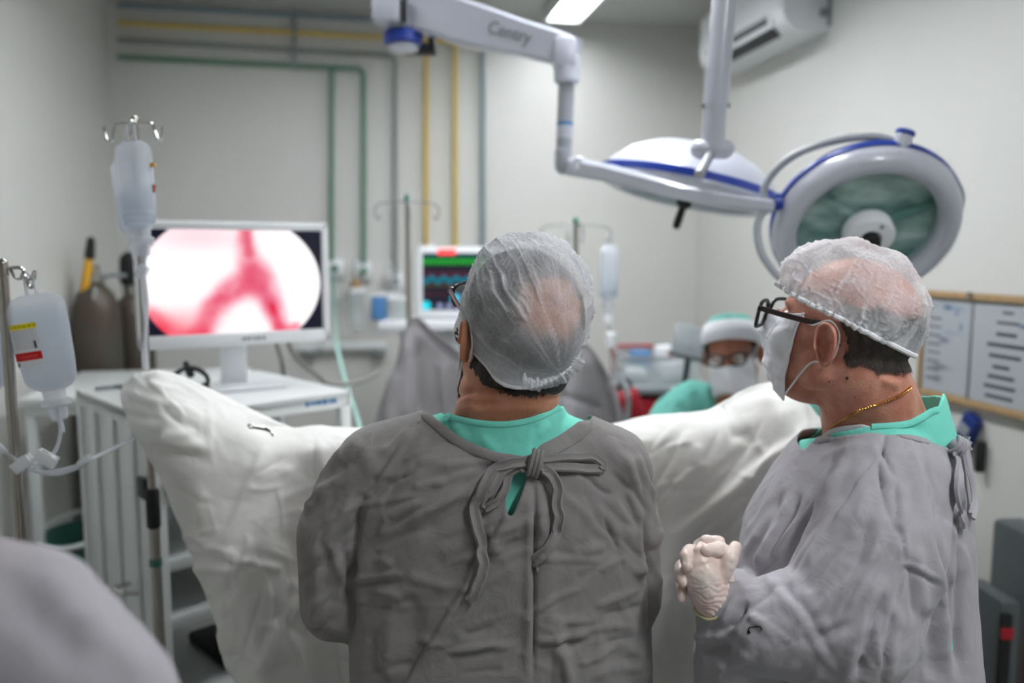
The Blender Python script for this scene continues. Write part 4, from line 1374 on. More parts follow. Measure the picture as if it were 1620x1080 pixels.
C[(uu > 0.66) & (np.abs(vv - 0.52) < 0.08) & (np.abs(uu - 0.82) < 0.10)] = (0.1, 0.6, 0.75)
print_panel('screen_image', G, C, 'screen_lit', pm)
MB().box(mc + Vector((-mw * 0.19, 0.0, mh / 2 + 0.004)), (0.078, 0.02, 0.026), None, 0.008).build('alarm_lamp', mat('alarm_red', (255, 70, 70), 0.4, emit=0.9), pm)
an = thing('anaesthesia_machine', 'white anaesthesia machine standing behind the grey drape', 'medical machine', Vector((mc.x - 0.02, mc.y + 0.08, 0)))
zt_ = mc.z - mh / 2 - 0.04
MB().box(Vector((mc.x - 0.05, mc.y + 0.08, zt_ - 0.02)), (0.58, 0.42, 0.04), None, 0.008).build('top_tray', 'white_plastic', an)
MB().box(Vector((mc.x - 0.03, mc.y + 0.10, (zt_ - 0.04 + 0.1) / 2)), (0.46, 0.36, zt_ - 0.14), None, 0.012).build('cabinet', 'white_plastic', an)
for k in range(3):
    dwr = MB().box(Vector((mc.x - 0.03, mc.y - 0.085, 0.25 + 0.2 * k)), (0.42, 0.016, 0.18), None, 0.006).build('drawer', 'powder_white', an)
    MB().rod(Vector((mc.x - 0.13, mc.y - 0.105, 0.30 + 0.2 * k)), Vector((mc.x + 0.07, mc.y - 0.105, 0.30 + 0.2 * k)), 0.006).build('handle', 'grey_metal', dwr)
for sx_ in (-0.2, 0.15):
    for sy_ in (-0.05, 0.24):
        MB().cyl(Vector((mc.x + sx_ - 0.015, mc.y + sy_, 0.05)), Vector((mc.x + sx_ + 0.015, mc.y + sy_, 0.05)), 0.05, 18).build('caster', 'black_rubber', an)
# small boxes on the tray, left of the monitor
for (px, w, hh, m, lb) in ((600, 0.06, 0.10, 'printed_blue', 'pale blue box on the anaesthesia machine, left of two'), (628, 0.07, 0.085, 'clear_plastic', 'clear box on the anaesthesia machine beside the stand pole')):
    c = P(px, 480, YM - 0.02)
    t = thing('supply_box', lb, 'box', Vector((c.x, c.y, zt_)), 'boxes on the anaesthesia machine')
    MB().box(Vector((c.x, c.y, zt_ + hh / 2)), (w, 0.06, hh), None, 0.005).build('box', m, t)
    MB().box(Vector((c.x, c.y, zt_ + hh + 0.004)), (w * 1.04, 0.062, 0.008), None, 0.002).build('lid', 'white_plastic', t)

# ================================================================== red emergency trolley with supplies
YT = 3.2
tr0 = P(986, 606, YT)
tl = thing('red_trolley', 'red and grey supply trolley beside the seated anaesthetist', 'trolley', Vector((P(1060, 600, YT + .15).x, YT + 0.15, 0)))
tx0, tx1 = P(984, 600, YT).x, P(1130, 600, YT).x
tzt = P(1040, 612, YT).z
tcx = (tx0 + tx1) / 2; twd = tx1 - tx0
MB().box(Vector((tcx, YT + 0.2, tzt - 0.015)), (twd, 0.42, 0.03), None, 0.006).build('top_board', 'panel_grey', tl)
for k, (z0, hh) in enumerate(((tzt - 0.17, 0.24), (tzt - 0.42, 0.22), (tzt - 0.66, 0.22))):
    dwr = MB().box(Vector((tcx, YT + 0.2, z0)), (twd - 0.02, 0.40, hh), None, 0.008).build('drawer', 'red_plastic', tl)
    MB().rod(Vector((tcx - 0.08, YT - 0.015, z0 + 0.05)), Vector((tcx + 0.08, YT - 0.015, z0 + 0.05)), 0.008).build('handle', 'grey_metal', dwr)
MB().box(Vector((tcx, YT + 0.2, 0.14)), (twd - 0.04, 0.38, 0.12), None, 0.01).build('plinth', 'dark_grey', tl)
for s in (-1, 1):
    for yy in (0.06, 0.34):
        MB().cyl(Vector((tcx + s * twd * .4 - .012, YT + yy, 0.04)), Vector((tcx + s * twd * .4 + .012, YT + yy, 0.04)), 0.04, 16).build('caster', 'black_rubber', tl)
bkz = P(1040, 547, YT + 0.38).z
MB().box(Vector((tcx - 0.02, YT + 0.40, bkz - 0.01)), (twd * 0.78, 0.02, 0.03), None, 0.004).build('back_rail', 'red_plastic', tl)
for s in (-0.42, 0.36):
    MB().rod(Vector((tcx - 0.02 + s * twd, YT + 0.40, tzt)), Vector((tcx - 0.02 + s * twd, YT + 0.40, bkz)), 0.008).build('rail_post', 'red_plastic', tl)
# open bin of supplies on the trolley
bn = thing('supply_bin', 'clear open bin of supplies on the red trolley', 'bin', Vector((tcx - 0.03, YT + 0.2, tzt)))
bw_, bd_, bh_ = twd * 0.8, 0.30, 0.11
wl = MB()
bc_ = Vector((tcx - 0.02, YT + 0.2, tzt))
wl.box(bc_ + Vector((0, -bd_ / 2, bh_ / 2)), (bw_, 0.004, bh_), None)
wl.box(bc_ + Vector((0, bd_ / 2, bh_ / 2)), (bw_, 0.004, bh_), None)
wl.box(bc_ + Vector((-bw_ / 2, 0, bh_ / 2)), (0.004, bd_, bh_), None)
wl.box(bc_ + Vector((bw_ / 2, 0, bh_ / 2)), (0.004, bd_, bh_), None)
wl.box(bc_ + Vector((0, 0, 0.003)), (bw_, bd_, 0.006), None)
wl.build('walls', 'clear_plastic', bn)
rim = MB()
for s in (-1, 1):
    rim.rod(bc_ + Vector((-bw_ / 2, s * bd_ / 2, bh_)), bc_ + Vector((bw_ / 2, s * bd_ / 2, bh_)), 0.006)
    rim.rod(bc_ + Vector((s * bw_ / 2, -bd_ / 2, bh_)), bc_ + Vector((s * bw_ / 2, bd_ / 2, bh_)), 0.006)
rim.build('rim', 'panel_grey', bn)
for i, (dx, dy, w, hh, m, lb) in enumerate(((-0.09, -0.06, 0.10, 0.05, 'white_plastic', 'white packet at the front left of the supply bin'), (-0.05, 0.06, 0.09, 0.11, 'printed_blue', 'pale blue packet at the back of the supply bin'),
        (0.05, 0.07, 0.08, 0.13, 'white_plastic', 'white rounded packet standing at the back of the supply bin'), (0.07, -0.05, 0.10, 0.08, 'white_plastic', 'white packet at the front right of the supply bin'),
        (0.095, 0.04, 0.05, 0.10, 'red_plastic', 'small red packet at the right of the supply bin'))):
    c = bc_ + Vector((dx, dy, 0.008))
    t = thing('supply_packet', lb, 'packet', c, 'packets in the supply bin')
    MB().box(c + Z3 * hh / 2, (w, 0.06, hh), rotz(0.3 * (i - 2)), 0.015, 3).build('wrapper', m, t)
    MB().box(c + Z3 * (hh + 0.003), (w * 0.9, 0.006, 0.012), rotz(0.3 * (i - 2)), 0.002).build('seal', 'panel_grey', t)
# dark-red bag hanging at the trolley's left side and its pale hose
rbg = thing('red_bag', 'dark red bag hanging beside the grey drape', 'bag', P(990, 668, 3.06))
bag_mesh(P(992, 645, 3.06), 0.12, 0.14, 0.06, Matrix.Rotation(-0.35, 3, 'Y')).build('pouch', 'red_plastic', rbg, sharp=180)
MB().tube(smooth_path([P(980, 618, 3.06), P(984, 600, 3.06), P(996, 604, 3.06), P(1000, 622, 3.06)], 6), 0.006, 8).build('strap', 'black_rubber', rbg)
line('breathing_hose', [P(978, 588, 2.92), P(992, 620, 2.88), P(994, 650, 2.88), P(986, 690, 2.88)], 0.010, 'pale hose hanging in front of the dark red bag', 'panel_grey')
# grey panel screen (tilted) between trolley and anaesthetist
YS = 3.05
scn = thing('tilted_tablet', 'pale grey tilted panel behind the anaesthetist', 'panel', P(1090, 575, YS))
Rp = Matrix.Rotation(math.radians(14), 3, 'Y') @ Matrix.Rotation(math.radians(-20), 3, 'X')
pc = P(1092, 540, YS)
MB().box(pc, (0.13, 0.014, 0.12), Rp, 0.005).build('panel', 'panel_grey', scn)
MB().box(pc + Rp @ Vector((0.068, -0.004, -0.01)), (0.022, 0.03, 0.13), Rp, 0.006).build('side_grip', 'black_rubber', scn)
MB().box(pc + Rp @ Vector((0.0, -0.002, -0.062)), (0.15, 0.02, 0.012), Rp, 0.004).build('lower_edge', 'dark_grey', scn)
MB().rod(pc + Vector((0.0, 0.02, -0.05)), Vector((pc.x, pc.y + 0.1, tzt)), 0.012).build('support', 'dark_grey', scn)

# ================================================================== upright boards at the right edge
Ye = 2.05
e0 = P(1664, 862, Ye)
eb = thing('equipment_column', 'tall grey equipment column with a brown front edge at the right border', 'equipment', Vector((e0.x + 0.03, Ye + 0.1, 0)))
MB().box(Vector((e0.x + 0.055, Ye + 0.12, e0.z / 2)), (0.13, 0.24, e0.z), rotz(0.1), 0.02).build('shell', 'dark_grey', eb)
MB().box(Vector((e0.x - 0.020, Ye + 0.02, e0.z / 2 - 0.03)), (0.02, 0.05, e0.z - 0.06), rotz(0.1), 0.006).build('edge_strip', 'brown_edge', eb)
e1 = P(1600, 958, Ye - 0.1)
ec = thing('power_column', 'short dark upright column with a red band at the right border', 'equipment', Vector((e1.x, Ye, 0)))
MB().box(Vector((e1.x + 0.012, Ye, e1.z / 2)), (0.05, 0.16, e1.z), rotz(0.05), 0.012).build('shell', 'dark_grey', ec)
MB().box(Vector((e1.x - 0.002, Ye - 0.086, e1.z / 2)), (0.026, 0.02, e1.z - 0.05), rotz(0.05), 0.006).build('front_strip', 'black_rubber', ec)
MB().box(Vector((e1.x - 0.002, Ye - 0.094, e1.z - 0.075)), (0.030, 0.012, 0.03), rotz(0.05), 0.004).build('red_band', 'red_plastic', ec)
# ================================================================== cloth
cloth_mat('drape_white', (236, 236, 233), (228, 228, 224), wr=0.25, wscale=22)
cloth_mat('drape_grey', (150, 147, 150), (138, 135, 138), wr=0.2, wscale=12)
cloth_mat('gown_warm', (140, 137, 136), (130, 127, 126), wr=0.42, wscale=26, strength=0.25)
cloth_mat('gown_cool', (171, 169, 174), (161, 159, 164), wr=0.40, wscale=26, strength=0.22)
cloth_mat('scrub_teal', (128, 226, 208), (118, 216, 198), wr=0.3, wscale=20)
cloth_mat('scrub_green', (116, 192, 180), (104, 180, 168), wr=0.3, wscale=14)

def sheet_from_net(name, rows, nu, nv, m, creases, noise_amp, label, cat, thick=0.002, nscale=7.0, stretch=(1, 1, 1), front_only=True, seed=0.0, fine=0.0):
    """cloth sheet: control net of world points -> spline surface -> folds pushed along the normals."""
    C = np.array([[tuple(p) for p in r] for r in rows])
    G = spline_grid(C, nu, nv)
    V = G.reshape(-1, 3)
    Fq = grid_faces(nu, nv)
    N = vnormals(V, Fq)
    px, py, dep = project(V)
    view = np.array([0, 0, CAM_Z]) - V
    view /= np.linalg.norm(view, axis=1)[:, None]
    s = np.sign((N * view).sum(1).mean())
    N *= s
    fac = sstep(-0.1, 0.25, (N * view).sum(1)) if front_only else 1.0
    d = crease(px, py, creases) * fac
    q = V * np.array(stretch) * nscale + seed
    w = fbm(q + 0.6 * np.stack([perlin(q * 0.7 + 3), perlin(q * 0.7 + 9), perlin(q * 0.7 + 21)], 1), 3)
    d = d + noise_amp * w
    if fine:
        r = perlin(q * 2.3 + 5)
        d = d + fine * (1 - np.minimum(np.abs(r) * 5, 1)) * sstep(-0.2, 0.5, perlin(q * 0.8 + 40))
    V = V + N * d[:, None]
    o = mesh_obj(name, V, Fq, m, None, sharp=180)
    solidify(o, thick, 0.0)
    return tag(o, label, cat)

def front_x(fr, dr, dc, j, z):
    pts = [P(row[j][0], row[j][1], dr[i] + dc[j]) for i, row in enumerate(fr)]
    zs = np.array([p.z for p in pts])[::-1]; xs = np.array([p.x for p in pts])[::-1]
    return float(np.interp(z, zs, xs))

# ---- white drape over the patient's left-hand leg (left in the picture)
front = [
 [(199, 601), (228, 590), (258, 590), (330, 627), (400, 662), (440, 678), (505, 675), (560, 677), (650, 690), (780, 700)],
 [(193, 640), (232, 640), (272, 648), (335, 676), (400, 700), (445, 706), (505, 705), (560, 706), (650, 720), (780, 730)],
 [(216, 692), (252, 698), (292, 708), (345, 730), (402, 748), (450, 752), (510, 752), (565, 752), (650, 760), (780, 765)],
 [(250, 752), (284, 762), (318, 775), (365, 795), (415, 808), (460, 812), (515, 812), (570, 812), (650, 815), (780, 815)],
 [(278, 812), (312, 822), (342, 838), (385, 858), (430, 870), (470, 875), (520, 875), (575, 875), (650, 878), (780, 878)],
 [(302, 872), (334, 884), (364, 900), (402, 920), (445, 930), (482, 936), (530, 938), (580, 938), (650, 940), (780, 940)],
 [(324, 940), (355, 952), (384, 966), (420, 982), (458, 992), (492, 998), (540, 1000), (590, 1000), (650, 1002), (780, 1002)],
 [(348, 1012), (378, 1022), (404, 1034), (436, 1046), (470, 1054), (504, 1060), (550, 1062), (600, 1062), (655, 1064), (780, 1064)],
 [(374, 1088), (402, 1096), (426, 1106), (454, 1116), (484, 1122), (516, 1128), (560, 1130), (606, 1130), (660, 1132), (780, 1132)],
 [(430, 1290), (450, 1296), (472, 1300), (496, 1306), (520, 1310), (548, 1312), (585, 1314), (625, 1314), (670, 1314), (780, 1314)],
]
dep_r = [1.66, 1.58, 1.55, 1.54, 1.535, 1.53, 1.53, 1.53, 1.53, 1.53]
dep_c = [0.03, -0.01, -0.03, -0.02, 0.0, 0.03, 0.05, 0.07, 0.09, 0.11]
rows = []
ridge = [P(x, y, dep_r[0] + dep_c[j]) for j, (x, y) in enumerate(front[0])]
backs = [(0.62, -0.92), (0.50, -0.48), (0.36, -0.19), (0.20, -0.075), (0.08, -0.022)]
for (dy, dz) in backs:
    r = []
    for j, p in enumerate(ridge):
        k = min(1.0, j / 3.0)
        kk = 0.06 + 0.94 * k
        r.append(Vector((front_x(front, dep_r, dep_c, j, p.z + dz) + 0.02, p.y + dy * kk * 0.75, p.z + dz)))
    rows.append(r)
for i, fr in enumerate(front):
    rows.append([P(x, y, dep_r[i] + dep_c[j]) for j, (x, y) in enumerate(fr)])
LC = [
 (330, 640, 332, 730, 7, 0.004), (250, 700, 335, 712, 12, 0.014, 0.2), (232, 706, 330, 725, 8, -0.012), (255, 690, 310, 690, 9, 0.008),
 (420, 700, 350, 870, 10, 0.010, 0.3), (350, 880, 450, 900, 7, 0.008), (300, 830, 380, 880, 9, 0.008, 0, 2), (300, 895, 372, 905, 6, 0.006),
 (410, 880, 330, 960, 8, -0.006), (450, 920, 500, 940, 8, 0.007), (500, 720, 440, 880, 26, -0.008), (360, 930, 350, 1080, 12, 0.008),
 (470, 930, 400, 1080, 14, 0.012, 0.4), (430, 965, 500, 1000, 20, -0.010), (400, 760, 470, 740, 8, 0.004), (440, 790, 520, 760, 7, 0.004), (470, 720, 560, 700, 10, 0.004),
 (380, 660, 440, 690, 9, -0.006), (280, 640, 330, 680, 14, 0.005), (345, 700, 420, 730, 16, -0.004), (520, 820, 450, 1000, 12, 0.008), (310, 760, 330, 860, 10, 0.006), (330, 880, 300, 930, 8, 0.004),
 (225, 665, 300, 690, 10, 0.006), (200, 620, 260, 640, 8, 0.004)]
LC += rand_creases(5, 26, (300, 690, 560, 1070), (60, 125), (60, 170), (3.5, 7), (0.002, 0.0045)) + rand_creases(6, 22, (290, 720, 560, 1070), (-25, 25), (40, 120), (3.5, 6), (0.002, 0.004)) + rand_creases(7, 10, (210, 600, 330, 720), (10, 50), (40, 90), (4, 7), (0.002, 0.0035))
d1 = sheet_from_net('leg_drape', rows, 260, 220, 'drape_white', LC, 0.0035, 'white surgical drape over the raised leg left of the central surgeon', 'drape', nscale=9.0, fine=0.0008)

# ---- white drape over the other leg (right in the picture)
frontR = [
 [(840, 700), (930, 690), (985, 672), (1040, 657), (1100, 654), (1150, 646), (1190, 624), (1228, 606), (1262, 622), (1292, 655), (1330, 700)],
 [(840, 730), (930, 725), (988, 706), (1045, 692), (1105, 684), (1152, 674), (1194, 656), (1232, 640), (1268, 652), (1298, 690), (1335, 735)],
 [(845, 775), (935, 772), (995, 762), (1050, 752), (1108, 742), (1156, 730), (1198, 716), (1236, 704), (1272, 716), (1302, 748), (1338, 790)],
 [(850, 830), (940, 830), (1000, 826), (1055, 818), (1110, 808), (1158, 796), (1200, 784), (1238, 776), (1274, 784), (1302, 812), (1338, 850)],
 [(855, 890), (940, 892), (1000, 892), (1055, 888), (1108, 880), (1156, 868), (1198, 858), (1236, 852), (1270, 860), (1298, 884), (1330, 915)],
 [(860, 960), (940, 962), (1000, 964), (1052, 962), (1102, 956), (1148, 948), (1190, 940), (1228, 936), (1262, 942), (1290, 960), (1318, 985)],
 [(860, 1040), (940, 1044), (998, 1046), (1046, 1044), (1092, 1040), (1136, 1034), (1176, 1030), (1212, 1028), (1244, 1032), (1270, 1046), (1298, 1066)],
 [(860, 1130), (940, 1134), (992, 1136), (1036, 1136), (1080, 1134), (1120, 1130), (1158, 1128), (1192, 1128), (1222, 1132), (1250, 1142), (1276, 1158)],
 [(860, 1330), (940, 1330), (985, 1330), (1025, 1330), (1064, 1330), (1100, 1330), (1136, 1330), (1168, 1330), (1196, 1332), (1222, 1336), (1246, 1344)],
]
dep_rR = [1.72, 1.64, 1.60, 1.585, 1.575, 1.57, 1.57, 1.57, 1.57]
dep_cR = [0.08, 0.06, 0.05, 0.03, 0.02, 0.0, -0.03, -0.06, -0.05, 0.0, 0.05]
ridge = [P(x, y, dep_rR[0] + dep_cR[j]) for j, (x, y) in enumerate(frontR[0])]
rows = []
for (dy, dz) in backs:
    r = []
    for j, p in enumerate(ridge):
        k = min(1.0, (len(ridge) - 1 - j) / 3.0)
        kk = 0.06 + 0.94 * k
        r.append(Vector((front_x(frontR, dep_rR, dep_cR, j, p.z + dz) - 0.02, p.y + dy * kk * 0.75, p.z + dz)))
    rows.append(r)
for i, fr in enumerate(frontR):
    rows.append([P(x, y, dep_rR[i] + dep_cR[j]) for j, (x, y) in enumerate(fr)])
RC = [
 (1270, 690, 1050, 860, 16, 0.016, 0.3), (1265, 720, 1110, 880, 10, -0.012), (1230, 760, 1120, 900, 14, 0.012), (1290, 760, 1150, 960, 16, 0.014, -0.2), (1160, 820, 1060, 960, 30, -0.022), (1240, 800, 1150, 930, 10, -0.010),
 (1060, 770, 1120, 730, 6, 0.006), (1105, 700, 1100, 740, 8, 0.004), (1150, 690, 1190, 684, 12, -0.006), (1170, 680, 1180, 705, 8, -0.003),
 (1150, 648, 1235, 625, 9, 0.006), (1235, 640, 1245, 720, 10, 0.005), (1255, 650, 1275, 700, 7, -0.004), (1130, 655, 1150, 648, 10, -0.006),
 (1000, 700, 1100, 690, 16, 0.003), (1060, 900, 1040, 1060, 18, 0.014), (1090, 960, 1080, 1080, 14, -0.010), (1195, 700, 1215, 720, 7, 0.003)]
RC += rand_creases(15, 26, (1030, 690, 1280, 960), (115, 150), (70, 190), (4, 8), (0.002, 0.005)) + rand_creases(16, 16, (1000, 670, 1260, 900), (-20, 30), (40, 110), (3.5, 6), (0.0015, 0.003))
d2 = sheet_from_net('leg_drape', rows, 240, 220, 'drape_white', RC, 0.004, 'white surgical drape over the raised leg between the two surgeons', 'drape', nscale=6.0, seed=11.0, fine=0.0006)

# ---- sheet over the patient's body, behind the legs
zb_ = P(500, 700, 2.6).z
rows = []
for i, (y, dz) in enumerate(((1.78, -0.35), (1.80, -0.05), (1.90, 0.0), (2.10, 0.0), (2.35, 0.01), (2.55, 0.0), (2.62, -0.05), (2.64, -0.4))):
    r = []
    for j, (x, ez) in enumerate(((-0.52, -0.55), (-0.50, -0.25), (-0.44, -0.05), (-0.25, 0.0), (-0.02, 0.03), (0.2, 0.0), (0.36, -0.04), (0.42, -0.25), (0.44, -0.55))):
        r.append(Vector((x, y, zb_ - 0.02 + dz + ez)))
    rows.append(r)
sheet_from_net('body_drape', rows, 80, 90, 'drape_white', [], 0.006, 'white sheet covering the patient lying between the leg drapes', 'drape', nscale=6.0, seed=4.0)

# towel clip where the sheets meet
tc_ = thing('towel_clip', 'small steel towel clip pinning the white sheets left of the surgeon', 'clip', P(412, 690, 1.55))
cl = lambda x, y: P(x, y, 1.555)
MB().tube(smooth_path([cl(392, 672), cl(396, 677), cl(402, 675), cl(398, 671), cl(392, 672)], 5), 0.0016, 8).build('finger_ring', 'steel', tc_)
MB().tube(smooth_path([cl(400, 676), cl(412, 678), cl(424, 681), cl(434, 688)], 5), 0.0022, 8).build('arm', 'steel', tc_)
MB().tube(smooth_path([cl(402, 674), cl(414, 676), cl(424, 678), cl(432, 690)], 5), 0.0018, 8).build('arm', 'steel', tc_)

# ---- operating table below the sheets
ot = thing('operating_table', 'operating table hidden below the white sheets', 'table', Vector((-0.05, 2.15, 0)))
MB().box(Vector((-0.05, 2.2, zb_ - 0.20)), (0.5, 0.74, 0.08), None, 0.03).build('mattress', 'black_rubber', ot)
MB().box(Vector((-0.05, 2.2, zb_ - 0.26)), (0.5, 0.74, 0.03), None, 0.01).build('table_frame', 'steel', ot)
MB().box(Vector((-0.05, 2.25, (zb_ - 0.27 + 0.12) / 2)), (0.22, 0.26, zb_ - 0.39), None, 0.02).build('column', 'steel', ot)
MB().box(Vector((-0.05, 2.25, 0.07)), (0.5, 0.7, 0.12), None, 0.03).build('base', 'steel', ot)

# ---- grey screen drape hung between the two far stands
Yg = 2.93
gtop = [(590, 680), (622, 590), (652, 503), (690, 528), (735, 560), (800, 585), (860, 570), (900, 546), (930, 545), (960, 590), (992, 672)]
rows = []
for k, t in enumerate((0.0, 0.12, 0.3, 0.55, 0.8, 1.0)):
    r = []
    for j, (x, y) in enumerate(gtop):
        xb = x + (x - 790) * 0.10 * t
        yy = y + (760 - y) * t
        r.append(P(xb, yy, Yg - 0.05 * math.sin(j * 1.3) * min(1, t * 2) - 0.03 * t))
    rows.append(r)
p_lo = []
for p in rows[-1]:
    q = p.copy(); q.z = 0.35
    p_lo.append(q)
rows.append([(a + b) / 2 for a, b in zip(rows[-1], p_lo)])
rows.append(p_lo)
GC = [(655, 505, 735, 575, 7, -0.02), (665, 510, 745, 570, 6, 0.014), (648, 520, 640, 680, 9, 0.02), (660, 530, 668, 680, 9, -0.02), (630, 580, 612, 680, 9, 0.012), (700, 560, 706, 680, 12, 0.016),
      (925, 550, 940, 680, 9, 0.018), (945, 570, 975, 680, 8, -0.018), (905, 550, 890, 680, 9, -0.014), (960, 600, 985, 680, 8, 0.012), (880, 620, 960, 650, 6, -0.01)]
sheet_from_net('screen_drape', rows, 120, 170, 'drape_grey', GC, 0.010, 'grey cloth screen hung between the two far infusion stands', 'drape', nscale=4.0, stretch=(1.6, 1, 0.5), seed=2.0, fine=0.004)
# ================================================================== people: tools
def skin_mat(name, color, color2, rough=0.45):
    m = mat(name, color, rough, var=0.2, vscale=38, color2=color2, bump=0.25, bscale=260, sss=0.12, spec=0.35)
    return m
skin_mat('skin_tan', (208, 148, 118), (190, 128, 98))
skin_mat('skin_ruddy', (212, 156, 134), (190, 126, 106))
skin_mat('skin_brown', (176, 118, 92), (160, 104, 80))
mat('hair_dark', (40, 32, 28), 0.55, var=0.6, vscale=60, color2=(20, 16, 14), bump=0.8, bscale=320, stretch=(1, 1, 0.25))
mat('hair_grey', (74, 64, 58), 0.55, var=0.7, vscale=70, color2=(36, 28, 25), bump=0.8, bscale=320, stretch=(1, 1, 0.25))
mat('beard', (58, 42, 36), 0.7, var=0.6, vscale=90, color2=(30, 22, 19), bump=0.8, bscale=400)
def strand_mat(name, m0):
    m = MATS[m0].copy(); m.name = name
    nt = m.node_tree
    out = nt.nodes['Material Output']; b = nt.nodes['Principled BSDF']
    t = nt.nodes.new('ShaderNodeBsdfTransparent')
    at = nt.nodes.new('ShaderNodeAttribute'); at.attribute_name = 'cover'
    tc = nt.nodes.new('ShaderNodeTexCoord')
    mp = nt.nodes.new('ShaderNodeMapping'); mp.inputs['Scale'].default_value = (1, 1, 0.3)
    n = nt.nodes.new('ShaderNodeTexNoise'); n.inputs['Scale'].default_value = 420; n.inputs['Detail'].default_value = 3
    nt.links.new(tc.outputs['Object'], mp.inputs[0]); nt.links.new(mp.outputs[0], n.inputs['Vector'])
    a = nt.nodes.new('ShaderNodeMath'); a.operation = 'ADD'
    nt.links.new(at.outputs['Fac'], a.inputs[0]); nt.links.new(n.outputs['Fac'], a.inputs[1])
    r = nt.nodes.new('ShaderNodeMapRange'); r.inputs['From Min'].default_value = 0.92; r.inputs['From Max'].default_value = 1.08
    nt.links.new(a.outputs[0], r.inputs['Value'])
    mx = nt.nodes.new('ShaderNodeMixShader')
    nt.links.new(r.outputs[0], mx.inputs[0]); nt.links.new(t.outputs[0], mx.inputs[1]); nt.links.new(b.outputs[0], mx.inputs[2])
    nt.links.new(mx.outputs[0], out.inputs[0])
    MATS[name] = m
strand_mat('hair_dark_soft', 'hair_dark'); strand_mat('hair_grey_soft', 'hair_grey'); strand_mat('beard_soft', 'beard')
mat('eye_white', (230, 228, 224), 0.2)
mat('mask_paper', (232, 234, 240), 0.85, var=0.03, vscale=20, bump=0.15, bscale=200)
mat('elastic', (236, 236, 238), 0.8, var=0.04, vscale=50)
mat('glasses_black', (20, 24, 32), 0.3, var=0.1, vscale=20)
mat('glasses_brown', (50, 28, 26), 0.3, var=0.1, vscale=20)
mat('gold', (222, 170, 84), 0.25, metal=1.0, var=0.1, vscale=60)
mat('glove_latex', (232, 220, 212), 0.35, var=0.25, vscale=24, color2=(222, 196, 186), sss=0.05, bump=0.12, bscale=90)
mat('glove_rim', (214, 206, 160), 0.4)
film_mat('lens_clear', (225, 235, 238), 0.10, 0.03)
mat('shoe', (40, 42, 46), 0.6, var=0.1)
mat('trouser_teal', (96, 186, 172), 0.9, var=0.1)

def nonwoven_mat(name, base=0.42, tint=(240, 242, 246)):
    """thin spun-bonded cap fabric: fibrous, partly see-through, denser where it is gathered."""
    m = bpy.data.materials.new(name)
    m.use_nodes = True
    nt = m.node_tree
    out = nt.nodes['Material Output']
    b = nt.nodes['Principled BSDF']
    b.inputs['Base Color'].default_value = lin(tint)
    b.inputs['Roughness'].default_value = 0.7
    b.inputs['Specular IOR Level'].default_value = 0.25
    t = nt.nodes.new('ShaderNodeBsdfTransparent')
    tl = nt.nodes.new('ShaderNodeBsdfTranslucent'); tl.inputs[0].default_value = lin(tint)
    mx = nt.nodes.new('ShaderNodeMixShader'); mx.inputs[0].default_value = 0.3
    nt.links.new(b.outputs[0], mx.inputs[1]); nt.links.new(tl.outputs[0], mx.inputs[2])
    tc = nt.nodes.new('ShaderNodeTexCoord')
    n1 = nt.nodes.new('ShaderNodeTexNoise'); n1.inputs['Scale'].default_value = 420; n1.inputs['Detail'].default_value = 3
    n2 = nt.nodes.new('ShaderNodeTexNoise'); n2.inputs['Scale'].default_value = 45; n2.inputs['Detail'].default_value = 6
    nt.links.new(tc.outputs['Object'], n1.inputs['Vector']); nt.links.new(tc.outputs['Object'], n2.inputs['Vector'])
    at = nt.nodes.new('ShaderNodeAttribute'); at.attribute_name = 'cover'
    def mth(op, a, bb):
        q = nt.nodes.new('ShaderNodeMath'); q.operation = op
        for i, v in enumerate((a, bb)):
            if isinstance(v, (int, float)): q.inputs[i].default_value = v
            else: nt.links.new(v, q.inputs[i])
        return q.outputs[0]
    f = mth('MULTIPLY', n1.outputs['Fac'], 0.40)
    g = mth('MULTIPLY', n2.outputs['Fac'], 0.30)
    s = mth('ADD', mth('ADD', f, g), base - 0.35)
    s = mth('ADD', s, at.outputs['Fac'])
    s = mth('MINIMUM', mth('MAXIMUM', s, 0.05), 0.97)
    mx2 = nt.nodes.new('ShaderNodeMixShader')
    nt.links.new(s, mx2.inputs[0])
    nt.links.new(t.outputs[0], mx2.inputs[1]); nt.links.new(mx.outputs[0], mx2.inputs[2])
    nt.links.new(mx2.outputs[0], out.inputs[0])
    MATS[name] = m
nonwoven_mat('cap_nonwoven', 0.49)
nonwoven_mat('cap_nonwoven_thin', 0.43)

def head_frame(yaw_deg, pitch_deg, roll_deg=0.0):
    """columns: person's left, forward, up. yaw 0 faces +Y (away from the camera), positive turns to the picture's left."""
    b = math.radians(yaw_deg); p = math.radians(pitch_deg)
    fwd = Vector((-math.sin(b) * math.cos(p), math.cos(b) * math.cos(p), math.sin(p)))
    left = Vector((-math.cos(b), -math.sin(b), 0))
    up = fwd.cross(left)
    M = Matrix((left, fwd, up)).transposed()
    return M @ Matrix.Rotation(math.radians(roll_deg), 3, 'Y')

